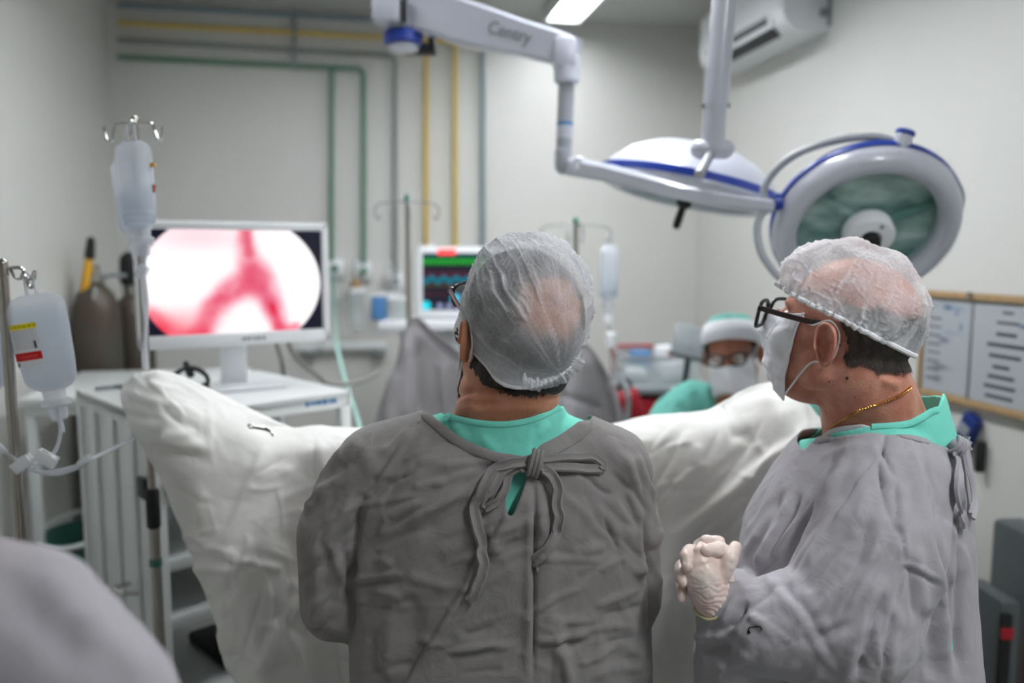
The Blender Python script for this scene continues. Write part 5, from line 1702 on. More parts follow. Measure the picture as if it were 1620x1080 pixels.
def head_parts(mb, O, M, s=1.0, wide=1.0, jaw=1.0):
    def p(x, y, z): return O + M @ (Vector((x * wide, y, z)) * s)
    def e(x, y, z, a, b, c): mb.ell(p(x, y, z), (a * s * wide, b * s, c * s), M, 28, 18)
    e(0, -0.014, 0.026, 0.077, 0.099, 0.090)      # cranium
    e(0, 0.030, -0.012, 0.066, 0.064, 0.088)      # face block
    e(0, 0.040, -0.066, 0.056 * jaw, 0.052, 0.046)  # jaw
    e(0, 0.070, -0.095, 0.030, 0.025, 0.022)      # chin
    e(0.040, 0.062, -0.035, 0.026, 0.026, 0.030)
    e(-0.040, 0.062, -0.035, 0.026, 0.026, 0.030)
    e(0, 0.074, 0.024, 0.052, 0.018, 0.016)       # brow
    mb.capsule(p(0, 0.086, 0.012), p(0, 0.112, -0.030), 0.010 * s, 0.013 * s, 14)   # nose
    e(0.011, 0.098, -0.036, 0.010, 0.012, 0.008); e(-0.011, 0.098, -0.036, 0.010, 0.012, 0.008)
    e(0, 0.090, -0.066, 0.024, 0.010, 0.012)      # lips
    e(0, -0.050, -0.045, 0.060, 0.050, 0.050)     # nape
    for sx in (-1, 1):
        e(sx * 0.055, 0.005, -0.060, 0.018, 0.035, 0.034)   # jaw angle

def head_features(V, O, M, s=1.0):
    """push the eye sockets and mouth line in."""
    Mi = np.array(M.inverted())
    L = (V - np.array(O)) @ Mi.T / s
    d = np.zeros(len(V))
    for sx in (-1, 1):
        d -= 0.012 * np.exp(-((L[:, 0] - sx * 0.032) / 0.017) ** 2 - ((L[:, 2] - 0.002) / 0.013) ** 2) * (L[:, 1] > 0.04)
    d -= 0.004 * np.exp(-((L[:, 0]) / 0.024) ** 2 - ((L[:, 2] + 0.066) / 0.003) ** 2) * (L[:, 1] > 0.05)
    V2 = V + (np.array(M)[:, 1] * d[:, None]) * s
    return V2, L

def ear_mesh(O, M, side, s=1.0):
    """auricle with helix, concha and lobe; side +1 = person's left."""
    n, m = 17, 44
    base = Vector((side * 0.079, -0.010, -0.012))
    Ro = Matrix.Rotation(math.radians(-14), 3, 'X')
    V = []
    for layer in (0, 1):
        for i in range(n):
            r = i / (n - 1)
            for k in range(m):
                a = 2 * PI * k / m
                # outline: taller than wide, broader on top, lobe below
                ca, sa = math.cos(a), math.sin(a)
                ry = 0.0185 * (1 + 0.22 * sa) * (1.0 if ca < 0 else 0.82)
                rz = 0.032 if sa > 0 else 0.031
                y, z = ca * ry * r, sa * rz * r
                flare = 0.012 * max(0.0, -ca * r) + 0.004 * r           # stands off at the back
                h = flare
                if layer == 0:
                    rimw = 1.0 if not (-2.3 < (a if a < PI else a - 2 * PI) < -0.2) else 0.35
                    h += 0.0058 * math.exp(-((r - 0.90) / 0.09) ** 2) * rimw
                    h += 0.0034 * math.exp(-(((y + 0.004) / 0.0045) ** 2)) * math.exp(-((r - 0.55) / 0.22) ** 2) * (1 if sa > -0.5 else 0.3)
                    h -= 0.0110 * math.exp(-(((y - 0.002) / 0.008) ** 2 + ((z + 0.004) / 0.011) ** 2))
                    h += 0.004 * math.exp(-(((y - 0.014) / 0.004) ** 2 + ((z + 0.004) / 0.006) ** 2))  # tragus
                    h += 0.003 * math.exp(-((z + 0.026) / 0.008) ** 2)
                    h *= 1.0
                else:
                    h -= 0.0045 * (1 - 0.25 * r)
                p = Ro @ Vector((0, y, z))
                V.append(O + M @ ((base + Vector((side * (h + 0.002), p.y, p.z))) * s))
    Fc = []
    for layer in (0, 1):
        o = layer * n * m
        for i in range(n - 1):
            for k in range(m):
                k2 = (k + 1) % m
                q = (o + i * m + k, o + i * m + k2, o + (i + 1) * m + k2, o + (i + 1) * m + k)
                Fc.append(q if (layer == 0) == (side > 0) else q[::-1])
    o2 = n * m
    for k in range(m):
        k2 = (k + 1) % m
        Fc.append(((n - 1) * m + k, (n - 1) * m + k2, o2 + (n - 1) * m + k2, o2 + (n - 1) * m + k))
    return np.array([tuple(v) for v in V]), np.array(Fc)

def hand_parts(mb, wrist, fwd, palm_n, side, s=1.0, curl=0.5):
    """relaxed hand: palm and five bent fingers."""
    f = Vector(fwd).normalized(); n = (Vector(palm_n) - f * Vector(palm_n).dot(f)).normalized(); w = f.cross(n) * side
    R = Matrix((w, f, n)).transposed()
    mb.ell(wrist + f * 0.05 * s, (0.040 * s, 0.052 * s, 0.016 * s), R, 18, 12)
    for i, (x, L) in enumerate(((0.030, 0.078), (0.010, 0.088), (-0.010, 0.082), (-0.029, 0.064))):
        p = wrist + f * 0.088 * s + w * x * s
        d = f.copy(); pts = [p - f * 0.02]
        for k, fr in enumerate((0.45, 0.32, 0.23)):
            pts.append(p); ang = curl * (0.5 + 0.35 * k)
            d = (d * math.cos(ang) + n * math.sin(ang)).normalized()
            p = p + d * L * s * fr
        pts.append(p)
        mb.chain(pts, [0.0095 * s, 0.0095 * s, 0.0088 * s, 0.008 * s, 0.0068 * s])
    p = wrist + f * 0.025 * s + w * 0.03 * s
    mb.chain([p, p + (f * 0.7 + w * 0.7) * 0.035 * s + n * 0.01, p + (f * 0.9 + w * 0.45) * 0.065 * s + n * 0.02], [0.013 * s, 0.011 * s, 0.008 * s])

def shell_from(V, Fq, dens, off, name, m, parent):
    """layer of hair over the skin; dens 0..1 says how densely it grows."""
    N = vnormals(V, Fq)
    keep = dens > 0.05
    W2 = V + N * (off if np.isscalar(off) else off[:, None])
    fk = keep[Fq].all(1)
    used = np.unique(Fq[fk])
    V2, F2 = keep_faces(W2, Fq, keep)
    o = mesh_obj(name, V2, F2, m, parent, sharp=180)
    if len(o.data.vertices) == len(used):
        at = o.data.attributes.new('cover', 'FLOAT', 'POINT')
        at.data.foreach_set('value', dens[used].astype(np.float32))
    return o

def soft(a, w):
    return np.clip(0.5 + a / w, 0, 1)

def bouffant(name, parent, C, pole, fwd_hint, radii, phi_max, m, pleats=30, seed=1.0, gather=0.16, puffs=(), dens=0.0, amp=0.004, rim_r=0.0036, rim=True, head=None, clear=0.006, streak=None, lines=1.0):
    """gathered cap. pole: direction of its crown; radii along (side, hint, pole)."""
    z = Vector(pole).normalized(); y = Vector(fwd_hint); y = (y - z * y.dot(z)).normalized(); x = y.cross(z)
    n, mm = 120, 260
    ph = np.linspace(0.0001, math.radians(phi_max), n)[:, None]
    th = np.linspace(0, 2 * PI, mm, endpoint=False)[None, :]
    X = np.sin(ph) * np.cos(th); Y = np.sin(ph) * np.sin(th); Z = np.cos(ph) * np.ones_like(th)
    t = ph / math.radians(phi_max) * np.ones_like(th)
    D = np.stack([X, Y, Z], -1)
    k = 1.0 - gather * sstep(0.72, 1.0, t) ** 1.4
    B = D * np.array(radii) * k[..., None]
    q = D.reshape(-1, 3)
    big = perlin(q * 2.2 + seed).reshape(t.shape)
    if streak is None:
        sd3 = Vector((0, 0, 1))
    else:
        sv = Vector(streak); sd3 = Vector((sv.dot(x), sv.dot(y), sv.dot(z))).normalized()
    e1_ = (Vector((1, 0, 0)) if abs(sd3.x) < 0.8 else Vector((0, 1, 0))); e1_ = (e1_ - sd3 * e1_.dot(sd3)).normalized(); e2_ = sd3.cross(e1_)
    ax_, bx_, cx2 = q @ np.array(e1_), q @ np.array(e2_), q @ np.array(sd3)
    rr2 = np.maximum(np.hypot(ax_, bx_), 1e-4)
    wob = 0.07 * perlin(q * 3.0 + seed + 30)
    az = np.arctan2(bx_, ax_) + wob
    tt = np.stack([np.cos(az) * pleats / 6, np.sin(az) * pleats / 6, cx2 * 0.45 + seed], 1)
    pl = perlin(tt).reshape(t.shape)
    pl2 = perlin(tt * np.array([2.6, 2.6, 1.3]) + 7).reshape(t.shape)
    msk = sstep(-0.25, 0.35, perlin(tt * 0.7 + 50)).reshape(t.shape)
    ridge = (1 - np.minimum(np.abs(pl) * 4.5, 1)) ** 2 * (0.35 + 0.65 * msk)
    ridge2 = (1 - np.minimum(np.abs(pl2) * 4.5, 1)) ** 3 * (0.3 + 0.7 * msk)
    cr = perlin(q * 6 + seed * 3 + 1.2 * np.stack([perlin(q * 3 + 5), perlin(q * 3 + 15), perlin(q * 3 + 25)], 1)).reshape(t.shape)
    crk = (1 - np.minimum(np.abs(cr) * 5.0, 1)) ** 2
    w = sstep(0.05, 0.7, t) if streak is None else 1.0
    d = 0.010 * big + amp * w * (1.3 * ridge + 0.8 * ridge2) + amp * 0.5 * crk - amp * 0.6
    fr = sstep(0.93, 1.0, t)
    d = d + 0.004 * fr * np.sin(th * 46 + 3 * pl)
    den = dens + lines * (0.30 * ridge * w + 0.34 * ridge2 * w + 0.16 * crk * (0.4 + 0.6 * sstep(-0.2, 0.4, big))) + 0.40 * sstep(0.80, 1.0, t) + 0.25 * big
    W3 = B[..., 0:1] * np.array(x) + B[..., 1:2] * np.array(y) + B[..., 2:3] * np.array(z) + np.array(C)
    nrm = D[..., 0:1] * np.array(x) + D[..., 1:2] * np.array(y) + D[..., 2:3] * np.array(z)
    Wp = W3 + nrm * d[..., None]
    for (pp, rad, hgt, dd) in puffs:
        dist = np.linalg.norm(Wp - np.array(pp), axis=2)
        g = np.exp(-(dist / rad) ** 2)
        dirv = Wp - np.array(C); dirv /= np.linalg.norm(dirv, axis=2)[..., None]
        Wp = Wp + dirv * (hgt * g)[..., None]
        den = den + dd * g
    if head is not None:
        hv = BVHTree.FromPolygons([Vector(v) for v in head[0].tolist()], [tuple(f) for f in head[1].tolist()])
        Cc = Vector(C)
        flat = Wp.reshape(-1, 3)
        lift = np.zeros(len(flat))
        for i in range(len(flat)):
            dv = Vector(flat[i]) - Cc
            L = dv.length
            hit = hv.ray_cast(Cc + dv / L * 0.35, -dv)
            if hit[0] is not None:
                need = (hit[0] - Cc).length + clear
                if need > L:
                    lift[i] = need - L
        dirv = flat - np.array(C); dirv /= np.linalg.norm(dirv, axis=1)[:, None]
        Wp = (flat + dirv * lift[:, None]).reshape(Wp.shape)
    idx = np.arange(n * mm).reshape(n, mm)
    nx = np.roll(idx, -1, 1)
    Fq = np.stack([idx[:-1], nx[:-1], nx[1:], idx[1:]], -1).reshape(-1, 4)
    o = mesh_obj(name, Wp.reshape(-1, 3), Fq, m, parent, sharp=180)
    at = o.data.attributes.new('cover', 'FLOAT', 'POINT')
    at.data.foreach_set('value', den.astype(np.float32).ravel())
    if rim:
        path = [Vector(p) for p in Wp[-1][::2].tolist()]
        MB().tube(path, rim_r, 8, closed=True).build('elastic_edge', 'elastic', o)
    return o

def garment(mb, voxel, iters, creases=(), namp=0.003, nscale=9.0, stretch=(1, 1, 1), seed=0.0, cuts=(), steps=(), fine=0.0, extra_keep=None, post=2, band=None):
    V, Fq = remesh(mb, voxel, iters)
    N = vnormals(V, Fq)
    view = np.array([0, 0, CAM_Z]) - V
    view /= np.linalg.norm(view, axis=1)[:, None]
    face = (N * view).sum(1)
    if face[np.argmin(V[:, 1])] < 0:
        N = -N; face = -face
    fac = sstep(-0.05, 0.3, face)
    px, py, dep = project(V)
    d = crease(px, py, creases) * fac
    for (x0, y0, x1, y1, a, fall) in steps:
        dx, dy = x1 - x0, y1 - y0
        L = math.hypot(dx, dy)
        s = ((px - x0) * dy - (py - y0) * dx) / L
        t = ((px - x0) * dx + (py - y0) * dy) / (L * L)
        d += a * sstep(-3, 3, s) * np.exp(-np.maximum(s, 0) / fall) * sstep(0, 0.12, t) * fac
    q = V * np.array(stretch) * nscale + seed
    wq = q + 0.7 * np.stack([perlin(q * 0.6 + 3), perlin(q * 0.6 + 9), perlin(q * 0.6 + 21)], 1)
    d += namp * fbm(wq, 3)
    if fine:
        r = perlin(wq * 1.5 + 5)
        d += fine * (1 - np.minimum(np.abs(r) * 4, 1)) ** 2 * sstep(-0.1, 0.5, perlin(q * 0.5 + 40))
    V = V + N * d[:, None]
    px, py, dep = project(V)
    keep = np.ones(len(V), bool)
    for poly, ymax in cuts:
        keep &= ~(inside_poly(px, py, poly) & (V[:, 1] < ymax) & (face > -0.3))
    if extra_keep is not None:
        keep &= extra_keep(V)
    V, Fq = keep_faces(V, Fq, keep)
    if len(cuts):
        # relax the cut edge so that it runs smoothly
        E = np.concatenate([np.stack([Fq[:, i], Fq[:, (i + 1) % 4]], 1) for i in range(4)])
        Es = np.sort(E, axis=1)
        u_, inv, cnt = np.unique(Es, axis=0, return_inverse=True, return_counts=True)
        be = u_[cnt == 1]
        bv = np.unique(be)
        for _ in range(12):
            S = np.zeros_like(V); dg = np.zeros(len(V))
            np.add.at(S, be[:, 0], V[be[:, 1]]); np.add.at(S, be[:, 1], V[be[:, 0]])
            np.add.at(dg, be[:, 0], 1); np.add.at(dg, be[:, 1], 1)
            V[bv] = 0.5 * V[bv] + 0.5 * S[bv] / dg[bv][:, None]
    return V, Fq

def loft(mb, rings, seg=48, ex=2.4):
    """closed torso: rings of (centre, vec_a, vec_b); cross section superellipse."""
    V, Fc = [], []
    for (c, a, b) in rings:
        for k in range(seg):
            t = 2 * PI * k / seg
            ct, st = math.cos(t), math.sin(t)
            V.append(c + a * (math.copysign(abs(ct) ** (2 / ex), ct)) + b * (math.copysign(abs(st) ** (2 / ex), st)))
    n = len(rings)
    for i in range(n - 1):
        for k in range(seg):
            k2 = (k + 1) % seg
            Fc.append((i * seg + k, i * seg + k2, (i + 1) * seg + k2, (i + 1) * seg + k))
    Fc.append(tuple(range(seg - 1, -1, -1)))
    Fc.append(tuple((n - 1) * seg + k for k in range(seg)))
    mb.add(V, Fc)

def ribbon_on(bvh, pts, name, m, parent, width, thick, off=0.004, n=6, Y=1.2, groove=False, towards=0.0, taper=False):
    pp = smooth_path([Vector((x, y, 0)) for x, y in pts], n)
    path, nrm = [], []
    for i, q in enumerate(pp):
        p, nn = surf(bvh, q.x, q.y, off, Y)
        d = (CAM - p).normalized()
        path.append(p + d * (towards if np.isscalar(towards) else np.interp(i / (len(pp) - 1), np.linspace(0, 1, len(towards)), towards)))
        nrm.append(nn)
    # smooth
    for _ in range(2):
        path = [path[0]] + [(path[i - 1] + path[i] * 2 + path[i + 1]) / 4 for i in range(1, len(path) - 1)] + [path[-1]]
        nrm = [nrm[0]] + [(nrm[i - 1] + nrm[i] + nrm[i + 1]).normalized() for i in range(1, len(nrm) - 1)] + [nrm[-1]]
    if taper:
        k = len(path)
        width = [width * min(1.0, 0.15 + 5.0 * min(i, k - 1 - i) / k) for i in range(k)]
    return MB().ribbon(path, nrm, width, thick, groove).build(name, m, parent, sharp=50)

def legs_parts(mb, cx, cy, hip_z, dx=0.09, dy=0.0, axis=Vector((1, 0, 0)), s=1.0):
    for sd in (-1, 1):
        h = Vector((cx, cy, hip_z)) + axis * dx * sd
        k = h + Vector((0, 0.02, -hip_z * 0.48)); a = Vector((h.x, h.y, 0.09))
        mb.chain([h, k, a], [0.085, 0.058, 0.042])

def shoes(parent, cx, cy, fwd, dx=0.09, axis=Vector((1, 0, 0))):
    f = Vector(fwd).normalized()
    for sd in (-1, 1):
        c = Vector((cx, cy, 0)) + axis * dx * sd
        R = Matrix((f.cross(Z3), f, Z3)).transposed()
        mb = MB().ell(c + f * 0.07 + Z3 * 0.036, (0.047, 0.135, 0.036), R, 20, 10)
        mb.ell(c - f * 0.02 + Z3 * 0.055, (0.045, 0.065, 0.045), R, 20, 10)
        o = mb.build('shoe', 'shoe', parent)
        MB().box(c + f * 0.06 + Z3 * 0.008, (0.085, 0.27, 0.016), R, 0.007).build('sole', 'black_rubber', o)

def join_np(parts):
    Vs, Fs, k = [], [], 0
    for V, Fq in parts:
        Vs.append(V); Fs.append(np.asarray(Fq) + k); k += len(V)
    return np.concatenate(Vs), np.concatenate(Fs)

def face_mask(parent, O, M, s, loops, name='face_mask', low=-0.112, high=0.002, wide=0.083, head=None):
    """pleated paper mask over nose and chin, in head coordinates."""
    n, m = 64, 60
    G = np.zeros((n, m, 3))
    for i in range(n):
        v = i / (n - 1)
        z = high + (low - high) * v
        for j in range(m):
            u = -1 + 2 * j / (m - 1)
            a = u * math.radians(66)
            # ridge over the nose, fullness at the pleats, drawn back at the sides
            fy = 0.109 - 0.010 * v - 0.018 * max(0.0, v - 0.78) / 0.22
            nose = 0.018 * math.exp(-(u / 0.22) ** 2) * math.exp(-((v - 0.33) / 0.3) ** 2)
            top = -0.018 * math.exp(-((v) / 0.10) ** 2) * (1 - math.exp(-(u / 0.3) ** 2))
            r = fy + nose + top
            zz = z + 0.030 * (abs(u) ** 2) * (v - 0.45) * -1.1
            x = wide * math.sin(a) / math.sin(math.radians(66)) * (0.94 - 0.12 * abs(v - 0.45))
            y = 0.016 + (r - 0.016) * (math.cos(a * 1.12) ** 0.85)
            pl = 0.0060 * ((v * 5.0) % 1.0) * (1 - abs(u)) ** 0.6 if 0.22 < v < 0.85 else 0.0
            y += pl
            G[i, j] = O + M @ (Vector((x, y, zz)) * s)
    V = G.reshape(-1, 3)
    Fq = grid_faces(n, m)
    N = vnormals(V, Fq)
    V = V + N * (0.0022 * fbm(V * 45, 2))[:, None]
    if head is not None:
        hv = BVHTree.FromPolygons([Vector(v) for v in head[0].tolist()], [tuple(f) for f in head[1].tolist()])
        c0 = O + M @ Vector((0, 0.0, -0.05))
        lift = np.zeros(len(V)); dirs = np.zeros_like(V)
        for i in range(len(V)):
            dv = Vector(V[i]) - c0
            L = dv.length; dv = dv / L; dirs[i] = dv
            h = hv.ray_cast(c0 + dv * 0.3, -dv)
            if h[0] is not None:
                lift[i] = max(0.0, (h[0] - c0).length + 0.003 - L)
        lift = lift.reshape(n, m)
        for _ in range(3):
            p_ = np.pad(lift, 1, 'edge')
            lift = np.maximum(lift, (p_[:-2, 1:-1] + p_[2:, 1:-1] + p_[1:-1, :-2] + p_[1:-1, 2:]) / 4)
        V = V + dirs * lift.reshape(-1)[:, None]
    o = mesh_obj(name, V, Fq, 'mask_paper', parent, sharp=60)
    solidify(o, 0.0016, 0.0)
    e0 = [Vector(p) for p in V.reshape(n, m, 3)[:, 0].tolist()]; e1 = [Vector(p) for p in V.reshape(n, m, 3)[:, -1].tolist()]
    MB().tube(e0[::3], 0.0022, 8).build('side_binding', 'mask_paper', o)
    MB().tube(e1[::3], 0.0022, 8).build('side_binding', 'mask_paper', o)
    top = [Vector(p) for p in V.reshape(n, m, 3)[1, 6:-6:3].tolist()]
    MB().tube(top, 0.0016, 8).build('nose_wire', 'mask_paper', o)
    for sd in loops:
        E = e1 if sd > 0 else e0
        def q(x, y, z): return O + M @ (Vector((sd * x, y, z)) * s)
        MB().tube(smooth_path([E[2], q(0.080, 0.020, 0.008), q(0.084, -0.004, 0.022), q(0.084, -0.022, 0.010), q(0.082, -0.026, -0.015), q(0.080, -0.018, -0.040), q(0.078, 0.008, -0.050), E[-4]], 6), 0.0016, 8).build('ear_loop', 'elastic', o)
    return o

def glasses(parent, O, M, s, mfront, mtemple, lens_w=0.052, lens_h=0.038, name='glasses', dz=0.0, dy=0.0):
    def p(x, y, z): return O + M @ (Vector((x, y + dy, z + dz)) * s)
    g = bpy.data.objects.new(name, None); COL.objects.link(g)
    # an empty cannot be a part with geometry of its own: the front frame is the root mesh
    bpy.data.objects.remove(g)
    fr = MB()
    def rim_pts(sx):
        pts = []
        for k in range(40):
            a = 2 * PI * k / 40
            ca, sa = math.cos(a), math.sin(a)
            X = math.copysign(abs(ca) ** 0.62, ca) * lens_w / 2
            Zv = math.copysign(abs(sa) ** 0.62, sa) * lens_h / 2
            if sa < 0: X *= 0.93
            xx = sx * (0.0345 + X * 1.0 * 1)
            pts.append(p(xx, 0.112 - 0.010 * (abs(xx) / 0.065) ** 2, -0.004 + Zv))
        return pts
    for sx in (-1, 1):
        fr.tube(rim_pts(sx), 0.0031, 8, closed=True)
        fr.box(p(sx * 0.0655, 0.101, 0.008), (0.008 * s, 0.006 * s, 0.010 * s), M, 0.002)
    fr.tube(smooth_path([p(-0.010, 0.111, 0.004), p(0, 0.116, 0.008), p(0.010, 0.111, 0.004)], 5), 0.0026, 8)
    o = fr.build(name, mfront, parent)
    for sx in (-1, 1):
        rp = rim_pts(sx)
        c = sum(rp, Vector()) / len(rp)
        n = len(rp)
        MB().add([c] + rp, [(0, 1 + k, 1 + (k + 1) % n) for k in range(n)]).build('lens', 'lens_clear', o)
        tp_ = smooth_path([p(sx * 0.067, 0.101, 0.009), p(sx * 0.074, 0.060, 0.010), p(sx * 0.079, 0.020, 0.012), p(sx * 0.081, -0.006, 0.014), p(sx * 0.081, -0.022, 0.006), p(sx * 0.079, -0.036, -0.012)], 5)
        MB().ribbon(tp_, (M @ Vector((sx, 0, 0))), 0.0085 * s, 0.003).build('temple', mtemple, o)
    return o

def eyes(parent, O, M, s):
    for sx in (-1, 1):
        MB().ell(O + M @ (Vector((sx * 0.032, 0.074, 0.001)) * s), (0.0125 * s,) * 3, M, 18, 12).build('eye', 'eye_white', parent)
        MB().ell(O + M @ (Vector((sx * 0.032, 0.0835, 0.001)) * s), (0.0058 * s, 0.0035 * s, 0.0058 * s), M, 14, 8).build('iris', 'hair_dark', parent)
# ================================================================== surgeon seen from behind (centre)
YA = 1.24
pA = P(800, 900, YA)
sa_ = thing('person', 'surgeon in a dark grey gown and white cap seen from behind', 'person', Vector((pA.x, YA, 0)), 'surgical team')
OA = P(819, 516, 1.235)
MA = head_frame(27, 22, 2)
# --- body: head, neck and shoulders fine, the rest coarse
hb_ = MB()
head_parts(hb_, OA, MA, 1.03, 1.03, 1.08)
nb = P(800, 655, 1.255)
hb_.capsule(OA + MA @ Vector((0, -0.030, -0.050)), P(803, 640, 1.25), 0.068, 0.078, 28)
hb_.capsule(P(803, 630, 1.25), P(798, 700, 1.26), 0.078, 0.085, 28)
hb_.capsule(P(795, 690, 1.265), P(705, 714, 1.265), 0.068, 0.050, 24)
hb_.capsule(P(805, 692, 1.265), P(885, 718, 1.265), 0.066, 0.048, 24)
VA, FA = remesh(hb_, 0.0032, 10)
VA, LA = head_features(VA, OA, MA, 1.03)
NA = vnormals(VA, FA)
px, py, _ = project(VA)
bk_ = (VA[:, 1] < 1.27)
dA = crease(px, py, [(712, 632, 760, 612, 5, -0.006), (752, 613, 830, 619, 4.5, -0.006), (820, 618, 892, 628, 4.5, -0.006), (715, 645, 885, 646, 9, 0.003), (720, 630, 800, 628, 6, 0.003), (745, 642, 800, 640, 5, -0.0015)]) * bk_
VA = VA + NA * dA[:, None]
lo = MB()
loft(lo, [(P(800, 700, 1.26), Vector((0.12, 0, 0)), Vector((0, 0.07, 0))), (P(795, 760, 1.26), Vector((0.17, 0, 0)), Vector((0, 0.085, 0))), (P(792, 900, 1.26), Vector((0.16, 0, 0)), Vector((0, 0.09, 0))),
          (P(792, 1080, 1.26), Vector((0.16, 0, 0)), Vector((0, 0.095, 0))), (Vector((pA.x, 1.26, 0.82)), Vector((0.17, 0, 0)), Vector((0, 0.10, 0)))], 32)
shL, elL, wrL = P(600, 740, 1.25), P(538, 950, 1.25), P(640, 955, 1.43)
shR, elR, wrR = P(950, 745, 1.25), P(985, 945, 1.25), P(900, 955, 1.43)
lo.chain([P(720, 720, 1.25), shL, P(538, 848, 1.25), elL, wrL], [0.05, 0.048, 0.04, 0.036, 0.03]); lo.chain([P(880, 720, 1.25), shR, P(984, 855, 1.25), elR, wrR], [0.05, 0.048, 0.038, 0.036, 0.03])
hand_parts(lo, wrL, (1, 0.25, 0.1), (0.1, -0.9, -0.3), 1); hand_parts(lo, wrR, (-1, 0.25, 0.2), (-0.1, -0.9, -0.3), -1)
legs_parts(lo, pA.x, 1.26, 0.84)
VL, FL = remesh(lo, 0.009, 3)
e1 = ear_mesh(OA, MA, 1, 1.03); e2 = ear_mesh(OA, MA, -1, 1.03)
Vb, Fb = join_np([(VA, FA), (VL, FL), e1, e2])
mesh_obj('body', Vb, Fb, 'skin_tan', sa_, sharp=180)
shoes(sa_, pA.x, 1.24, (0, 1, 0))
# hair: short on the sides and nape, thin on the crown
Lx, Ly, Lz = LA[:, 0], LA[:, 1], LA[:, 2]
hair_low = np.where(Ly > -0.01, 0.02, -0.052 - 0.010 * np.clip(-Ly / 0.08, 0, 1))
nzA = perlin(LA * 70)
crown = np.sqrt((Lx / 0.050) ** 2 + ((Ly + 0.085) / 0.055) ** 2 + ((Lz - 0.070) / 0.040) ** 2)
hd = soft(Lz - hair_low + 0.004 * nzA, 0.016) * soft(crown - 1.0 + 0.25 * nzA, 0.9) * soft(0.070 - 0.3 * np.maximum(0, 0.06 - Lz) - Ly, 0.03) * (Lz > -0.10)
shell_from(VA, FA, hd, 0.0035 + 0.0010 * perlin(VA * 260), 'hair', 'hair_dark_soft', sa_)
bd_ = soft(-0.012 + 0.004 * nzA - Lz, 0.02) * soft(Ly - 0.020, 0.02) * (Lz > -0.13)
shell_from(VA, FA, bd_, 0.0028 + 0.001 * perlin(VA * 300), 'beard', 'beard_soft', sa_)
# cap
CA = P(833, 483, 1.215)
puA = [(P(905, 590, 1.14), 0.022, 0.020, 0.3), (P(848, 604, 1.13), 0.016, 0.016, 0.3), (P(760, 470, 1.2), 0.03, 0.004, 0.1), (P(912, 410, 1.2), 0.035, 0.008, 0.2)]
bouffant('surgical_cap', sa_, CA, (0.05, -0.60, 0.78), (-0.3, 1, 0), (0.094, 0.106, 0.112), 112, 'cap_nonwoven', pleats=30, seed=2.3, gather=0.05, puffs=puA, amp=0.0040, head=(VA, FA), clear=0.009, streak=(0.42, -0.5, -0.75), rim_r=0.0028)
fp = smooth_path([Vector((826, 604, 0)), Vector((846, 611, 0)), Vector((868, 607, 0)), Vector((892, 600, 0)), Vector((912, 583, 0)), Vector((922, 566, 0))], 22)
nf, mf = len(fp), 22
Gf = np.zeros((nf, mf, 3))
rf = np.random.RandomState(12)
wav = perlin(np.stack([np.arange(nf) * 0.22, np.zeros(nf), np.zeros(nf)], 1)) * 0.010 + perlin(np.stack([np.arange(nf) * 0.6, np.ones(nf), np.zeros(nf)], 1)) * 0.006
lenf = 17 + 11 * perlin(np.stack([np.arange(nf) * 0.16, np.zeros(nf) + 5, np.zeros(nf)], 1))
for i in range(nf):
    f_ = i / (nf - 1)
    ox, oy = (-0.15 + 0.9 * f_, 1.0 - 0.7 * f_)
    for j in range(mf):
        g_ = j / (mf - 1)
        k_ = g_ - 0.62                                     # upper part lies on the cap, lower part stands free
        env = math.sin(min(1.0, f_ * 4) * PI / 2) * math.sin(min(1.0, (1 - f_) * 4) * PI / 2)
        pt = P(fp[i].x + ox * k_ * lenf[i] * 1.3, fp[i].y + oy * k_ * lenf[i] * 1.3, 1.128)
        Gf[i, j] = pt + Vector((0, -1, 0.2)) * (wav[i] * (0.5 + g_) * env + 0.006 * math.sin(g_ * PI) - 0.004)
Vg, Fg = Gf.reshape(-1, 3), grid_faces(nf, mf)
capA = [o for o in sa_.children if o.name.startswith('surgical_cap')][0]
gto = mesh_obj('gathered_tail', Vg, Fg, 'cap_nonwoven', capA, sharp=180)
gto.data.attributes.new('cover', 'FLOAT', 'POINT').data.foreach_set('value', np.full(len(Vg), 0.12, np.float32))
face_mask(sa_, OA, MA, 1.03, (1, -1), wide=0.070, head=(VA, FA))
glasses(sa_, OA, MA, 1.03, 'glasses_black', 'glasses_brown', dz=0.006, dy=0.006)
eyes(sa_, OA, MA, 1.03)

# --- scrub shirt
def torsoA(mb, g):
    def ring(y, xl, xr, hd, yc=1.255):
        a, b = P(xl, y, 1.245), P(xr, y, 1.245)
        c = (a + b) / 2; c.y = yc
        return (c, Vector(((b - a).length / 2 - g, 0, 0)), Vector((0, hd - g, 0)))
    R = [ring(672, 735, 862, 0.060), ring(690, 655, 945, 0.086), ring(730, 590, 1000, 0.108), ring(790, 560, 1018, 0.122), ring(870, 554, 1026, 0.126), ring(960, 554, 1028, 0.126), ring(1080, 553, 1031, 0.130)]
    c, a, b = R[-1]
    for z, w, hd in ((0.85, 0.238, 0.135), (0.6, 0.255, 0.15), (0.42, 0.27, 0.165)):
        R.append((Vector((c.x, 1.255, z)), Vector((w - g, 0, 0)), Vector((0, hd - g, 0))))
    return R
sm = MB()
loft(sm, torsoA(sm, 0.012)[:8], 56, 2.3)
sm.capsule(P(760, 700, 1.258), P(610, 742, 1.25), 0.062, 0.058, 24)
sm.capsule(P(845, 700, 1.258), P(958, 745, 1.25), 0.062, 0.058, 24)
sm.capsule(P(610, 742, 1.25), P(560, 812, 1.25), 0.054, 0.042, 24); sm.capsule(P(958, 745, 1.25), P(976, 812, 1.25), 0.054, 0.042, 24)
sm.capsule(P(800, 672, 1.258), P(798, 720, 1.258), 0.095, 0.10, 28)
